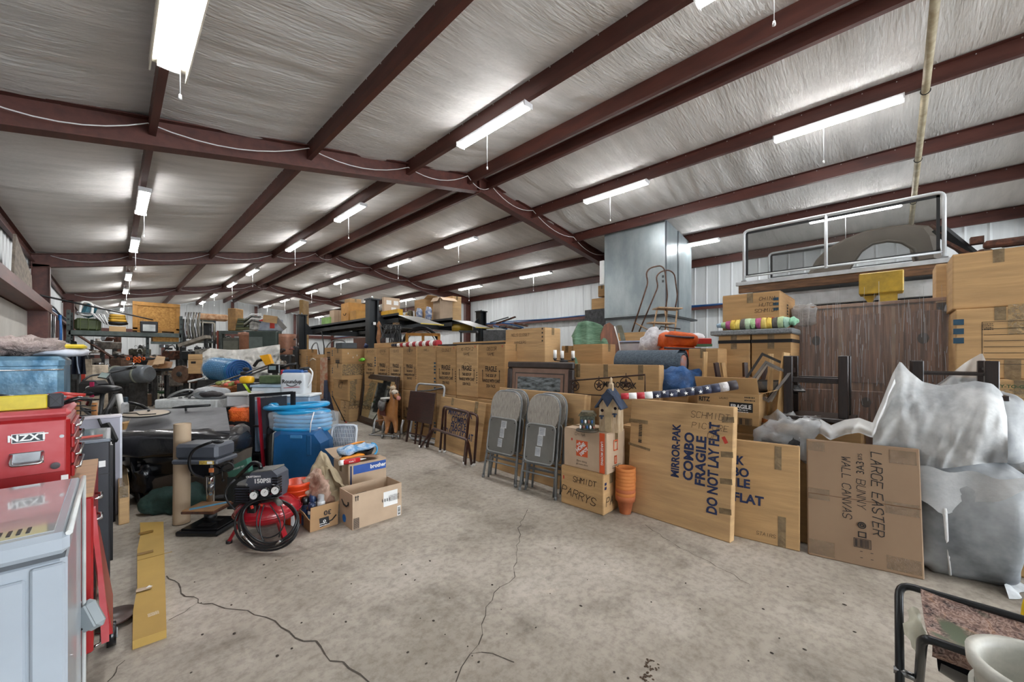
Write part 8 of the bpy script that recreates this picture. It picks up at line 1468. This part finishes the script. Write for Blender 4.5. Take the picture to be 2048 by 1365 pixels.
# orange capped tubes, cardboard scraps, open cartons
q = Q(270, 10); k = 0
for u, v in ((256, 718), (270, 717), (278, 717), (287, 718), (270, 723), (278, 723)):
    t = q.thing('capped_tube', ('leftmost', 'second upper', 'third upper', 'rightmost', 'lower left', 'lower right')[k] + ' orange-capped tube on the far bench', 'tube', 'orange capped tubes'); k += 1; c_ = q(u, v); ob('tube', M().cyl(c_ + Vector((0, .02, 0)), c_ + Vector((.1, .6, 0)), .03, n=12), BLACK, t); ob('orange_ring', M().tube([c_ + Vector((.034 * math.cos(x), 0, .034 * math.sin(x))) for x in [PI * i / 7 for i in range(14)]], .014, 6, True), mat('ef6a1c', .4), t)
for i, (a, c, ang, lb) in enumerate((((292, 733), (312, 713), .3, 'flattened tan carton flap leaning left of the scrap heap'), ((305, 730), (330, 712), -.2, 'pale square of cardboard on the scrap heap'), ((315, 738), (345, 722), -.5, 'torn brown cardboard at the right of the scrap heap'), ((300, 738), (322, 728), .1, 'crushed carton at the bottom of the scrap heap'))):
    t = q.thing('cardboard_scrap', lb, 'cardboard'); P = [q(a[0], a[1], 0), q(a[0] + 8, c[1], .3), q(c[0], c[1] + 2, .3), q(c[0] - 3, a[1] - 2, 0)]; ob('sheet', M().add(P + [p_ + Vector((0, .012, 0)) for p_ in P], [(0, 3, 2, 1), (4, 5, 6, 7), (0, 1, 5, 4), (2, 3, 7, 6), (1, 2, 6, 5), (3, 0, 4, 7)]), mat(('b08a62', 'c9a77d', '8f6742', 'a17a50')[i], .7, 0, .1, 6), t)
t = q.thing('scrap_table', 'low table under the cardboard scrap heap', 'table'); ob('table_top', rbx(q(290, 0).x, q(348, 0).x, 0, .3, q(0, 738).z - .05, q(0, 738).z), DSTEEL, t)
for u in (293, 345): ob('leg', rbx(q(u, 0).x - .03, q(u, 0).x + .03, .1, .16, 0, q(0, 738).z - .05), DSTEEL, t)
for a in ((376, 407, 719, 748, 9.2, 'open orange-brown carton behind the rusty motor', CARD[2]), (156, 185, 731, 768, 7.6, 'open white-printed carton by the drawer unit', mat('b5a794', .6, 0, .3, 6))):
    q = Q(a[0], a[4]); t, w_, h_ = onq(q, a[0], a[1], a[2], a[3], 'open_carton', a[5], 'box', a[6], 0, .3, .004, floor=a[0] < 200); ob('flap', rbx(.01, w_ - .01, -.01, .0, h_, h_ + .12), a[6], t); ob('red_print', rbx(w_ * .2, w_ * .5, -.006, 0, h_ * .7, h_ * .85), REDP if a[0] < 200 else INK, t)
# grey cylinder, cart, casters cabinet, stool
q = Q(250, 8.6); t = q.thing('grey_tank', 'long grey cylinder tank lying behind the bicycle', 'tank'); a, c = q(208, 752), q(300, 748); ob('tank_body', M().tube([a, a + (c - a) * .06, a + (c - a) * .94, c], [.12, .19, .20, .15], 22), mat('5f656a', .4, .2, .15, 6), t)
for f_ in (.25, .75): ob('tank_band', M().tube([a.lerp(c, f_), a.lerp(c, f_ + .04)], .215, 22), mat('7d8276', .5), t); ob('tank_saddle', rbx(a.lerp(c, f_).x - .06, a.lerp(c, f_).x + .06, -.15, .15, 0, a.z - .15), DSTEEL, t)
q = Q(310, 11.2); t = q.thing('shopping_cart', 'wire shopping cart of scrap standing by the open floor', 'cart'); x0, x1, z0, z1 = q(291, 0).x, q(346, 0).x, q(0, 780).z, q(0, 748).z; b = M()
for i in range(14): x = x0 + (x1 - x0) * i / 13; b.bar((x, 0, z0), (x, -.02, z1), .01); b.bar((x, .5, z0), (x, .52, z1), .01)
for j in range(8): z = z0 + (z1 - z0) * j / 7; b.bar((x0, 0, z), (x1, 0, z), .01); b.bar((x0, .5, z), (x1, .5, z), .01); b.bar((x0, 0, z), (x0, .5, z), .01); b.bar((x1, 0, z), (x1, .5, z), .01)
o = ob('wire_basket', b, mat('9a9c98', .4, .5), t); o['kind'] = 'stuff'; ob('green_tray', rbx(x0, x1, .02, .48, z0 - .12, z0 - .06), mat('2f5a35', .5), t); ob('handle', M().tube([(x0 - .05, 0, z1 + .05), (x0 - .05, .5, z1 + .05)], .018, 7), BLACK, t)
for x in (x0 + .05, x1 - .1):
    for y in (.04, .46): ob('cart_leg', M().bar((x, y, .1), (x, y, z0), .025), STEEL, t); ob('cart_wheel', M().cyl((x - .015, y, .06), (x + .015, y, .06), .06, n=12), BLACK, t)
for k in range(5): ob('scrap_piece', M().ell((x0 + .15 + .15 * k, .25, z0 + .1), (.08, .15, .07), 8, 6), (MB, RUST, mat('a89a88', .6))[k % 3], t)
q = Q(298, 10.2); t = q.thing('hose_stand', 'tall thin black stand with looped hoses before the cart', 'stand'); ob('pole', M().tube(q.path([(299, 812), (299, 760), (301, 738), (314, 733)]), .018, 6), BLACK, t); ob('hose', M().tube(rounded(q.path([(296, 808, .1), (302, 760, -.1), (308, 742, 0), (318, 745, .05)]), .2, 4), .02, 6), BLACK, t)
for u in (288, 310): ob('foot', M().tube([q(299, 806), Vector((q(u, 0).x, -.1 if u < 300 else .1, .01))], .014, 5), BLACK, t)
q = Q(262, 9.0); t, w_, h_ = onq(q, 250, 273, 764, 790, 'wheeled_chest', 'small brown wooden chest on casters by the open floor', 'chest', mat('56412e', .6, 0, .2, 8), 0, .4)
for x in (.04, w_ - .04): ob('caster_wheel', M().cyl((x - .02, .03, -.05), (x + .02, .03, -.05), .06, n=14), BLACK, t)
t.location.z = .11
q = Q(283, 10.0); t = q.thing('round_stool', 'small round steel stool right of the wheeled chest', 'stool'); c_ = q(284, 768); ob('seat', M().cyl((c_.x, 0, c_.z), (c_.x, 0, c_.z + .03), .16, n=20), STEEL, t); ob('post', M().cyl((c_.x, 0, 0), (c_.x, 0, c_.z), .03), DSTEEL, t); onq(q, 276, 300, 774, 795, 'plastic_drum', 'pale plastic jug and yellow pail behind the steel stool', 'jug', mat('a8a890', .5), .5, .3)[0].location.z = 0
t = onq(Q(237, 8.9), 225, 262, 766, 800, 'metal_cabinet', 'dark angled metal plate cabinet with yellow skirting behind the bicycle', 'cabinet', mat('4f5356', .5, .2), 0, .4, floor=True)[0]; ob('yellow_skirt', rbx(.1, .45, -.02, 0, .05, .16), YEL, t)
# electric bicycle
q = Q(225, 4.9); t = q.thing('electric_bicycle', 'black electric bicycle with wide saddle, display and frame bag behind the grey panel', 'bicycle'); BK = mat('17181b', .45, 0, .15, 8)
ob('saddle', M().ell(q(208, 779), (.20, .1, .05), 20, 10, .8).ell(q(190, 785), (.08, .12, .05), 14, 8), BK, t); ob('seat_post', M().tube([q(205, 788), q(196, 880), ], .022, 8), DSTEEL, t)
ob('frame_tube', M().tube([q(196, 860), q(232, 790, .4)], .03, 8), BK, t); ob('frame_tube', M().tube([q(232, 790, .4), q(216, 752, .45)], .026, 8), BK, t); ob('fork', M().tube([q(232, 790, .4), Vector((q(248, 0, .6).x, .6, .33))], .024, 8), GM, t)
ob('handlebar', M().tube(rounded(q.path([(166, 762, .1), (180, 752, .2), (212, 748, .45), (240, 742, .6), (268, 735, .7)]), .05, 4), .013, 8), BK, t); ob('grip', M().tube(q.path([(252, 739, .65), (272, 734, .7)]), .02, 8), BLKG, t); ob('display', M().box(-.07, .07, -.01, .01, -.045, .045, .01), BK, t, q(209, 752, .3), (-.6, .15, 0)); ob('display_glass', rbx(-.055, .055, -.013, -.01, -.035, .035), mat('9fb1ad', .15), t, q(209, 752, .3), (-.6, .15, 0))
ob('mirror_rod', M().tube(rounded(q.path([(262, 736, .7), (268, 730, .7), (267, 726, .7), (258, 728, .7)]), .03, 3), .008, 6), CHROME, t)
ob('bar_bag', M().box(q(160, 0).x, q(198, 0).x, -.05, .15, q(0, 792).z, q(0, 762).z, .04), BK, t); ob('bag_oval', M().tube([q(180 + 8 * math.cos(x), 777 + 4 * math.sin(x), -.06) for x in [PI * i / 8 for i in range(16)]], .006, 5, True), PAPER, t)
ob('red_strap', rbx(q(191, 0).x, q(198, 0).x, -.07, -.055, q(0, 794).z, q(0, 764).z), mat('a3164a', .5), t)
for c_, dy in ((Vector((q(150, 0, 0).x, 0, .33)), 0), (Vector((q(250, 0, .6).x, .62, .33)), .6)): w0 = ob('wheel', M().tube([(c_.x + .31 * math.cos(x), c_.y + .1 * math.cos(x), .33 + .31 * math.sin(x)) for x in [PI * i / 15 for i in range(30)]], .025, 7, True), BLKG, t); b = M(); [b.bar(c_, (c_.x + .3 * math.cos(x), c_.y + .1 * math.cos(x), .33 + .3 * math.sin(x)), .004) for x in [PI * i / 8 for i in range(16)]]; ob('spokes', b, STEEL, w0)
ob('motor_pack', M().box(q(182, 0).x, q(204, 0).x, -.06, .06, .3, .5, .02), BK, t); ob('rear_rack', M().bar(q(150, 800), q(196, 800), .1, .015).bar(q(160, 815), q(192, 840), .02), DSTEEL, t); ob('white_tube', M().tube([q(238, 790, .2), q(246, 835, .1)], .03, 8), PAPER, t)
q = Q(190, 4.3); t = q.thing('bench_grate', 'black slatted rack with two wooden legs below the bicycle saddle', 'rack'); 
for v in (812, 822, 832, 842): ob('slat', M().bar(q(155, v), q(190, v), .03, .012), DSTEEL, t)
for u in (153, 189): ob('wooden_leg', M().tube([q(u, 806, .1), Vector((q(u, 0, .1).x, .1, 0))], .025, 8), mat('a06a35', .5), t)
t = q.thing('cloth_bundle', 'pale plastic parcels right of the bicycle', 'parcel'); ob('parcel', rbx(q(238, 0, .5).x, q(246, 0, .5).x, .5, .6, 0, q(0, 806, .5).z, .03), mat('a9adb0', .4, 0, .3, 9), t); ob('blue_board', rbx(q(240, 0, .9).x, q(252, 0, .9).x, .9, .93, 0, q(0, 795, .9).z), mat('3d4c58', .5), t); ob('tan_board', rbx(q(236, 0, .3).x, q(256, 0, .3).x, .25, .5, 0, q(0, 846, .3).z), WOODL, t)
# on the left wall
p = aX(45, 610, XL + .3); q_ = aX(80, 610, XL + .3); solo('osb_panel', M().prism([(0, 0), (q_.y - p.y, 0), (q_.y - p.y - .25, .55), (.1, .75)], 0, .03), mat('7d7266', .8, 0, .3, 12), 'weathered board standing on the left wall girt', 'board', (XL + .22, p.y, 2.44), (0, .12, PI / 2))
for X, y0 in ((XL + .24, 12.9), (XL + .24, 16.2)): t = thing('drop_hose', f'blue air hose dropping down the left wall {"near" if y0 < 14 else "far"} the doorway', 'hose', (X, y0, 0)); ob('hose_drop', M().tube([(0, 0, 2.44), (0.01, .02, 2), (0, 0, .9)], .045 if y0 < 14 else .035, 8), mat('2666a8', .4), t)
for k in range(4): solo('hanging_pipe', M().cyl((0, 0, 1.0), (0, 0, 2.3), .02, n=8), STEEL if k % 2 else DSTEEL, f'{ORD[k]} thin pipe hanging by the left wall', 'pipe', (XL + .25, 13.3 + .45 * k, 0), group='pipes by the left wall')
t = Q(175, 12.2).thing('steel_truss', 'rusty sloping angle-iron brace beneath the rack', 'brace'); q = Q(175, 12.2); ob('brace_bar', M().bar(q(158, 672), q(226, 716), .09, .03), RUST, t); ob('brace_bar', M().bar(q(120, 690), q(200, 704), .08, .04), RUST, t); ob('brace_post', M().bar(q(184, 680), q(184, 700), .05), DSTEEL, t); ob('brace_leg', M().bar(q(222, 714), Vector((q(222, 0).x, 0, 0)), .06), RUST, t); ob('red_column', M().bar(q(235, 672, 3), Vector((q(235, 0, 3).x, 3, 0)), .15), RUST, t)
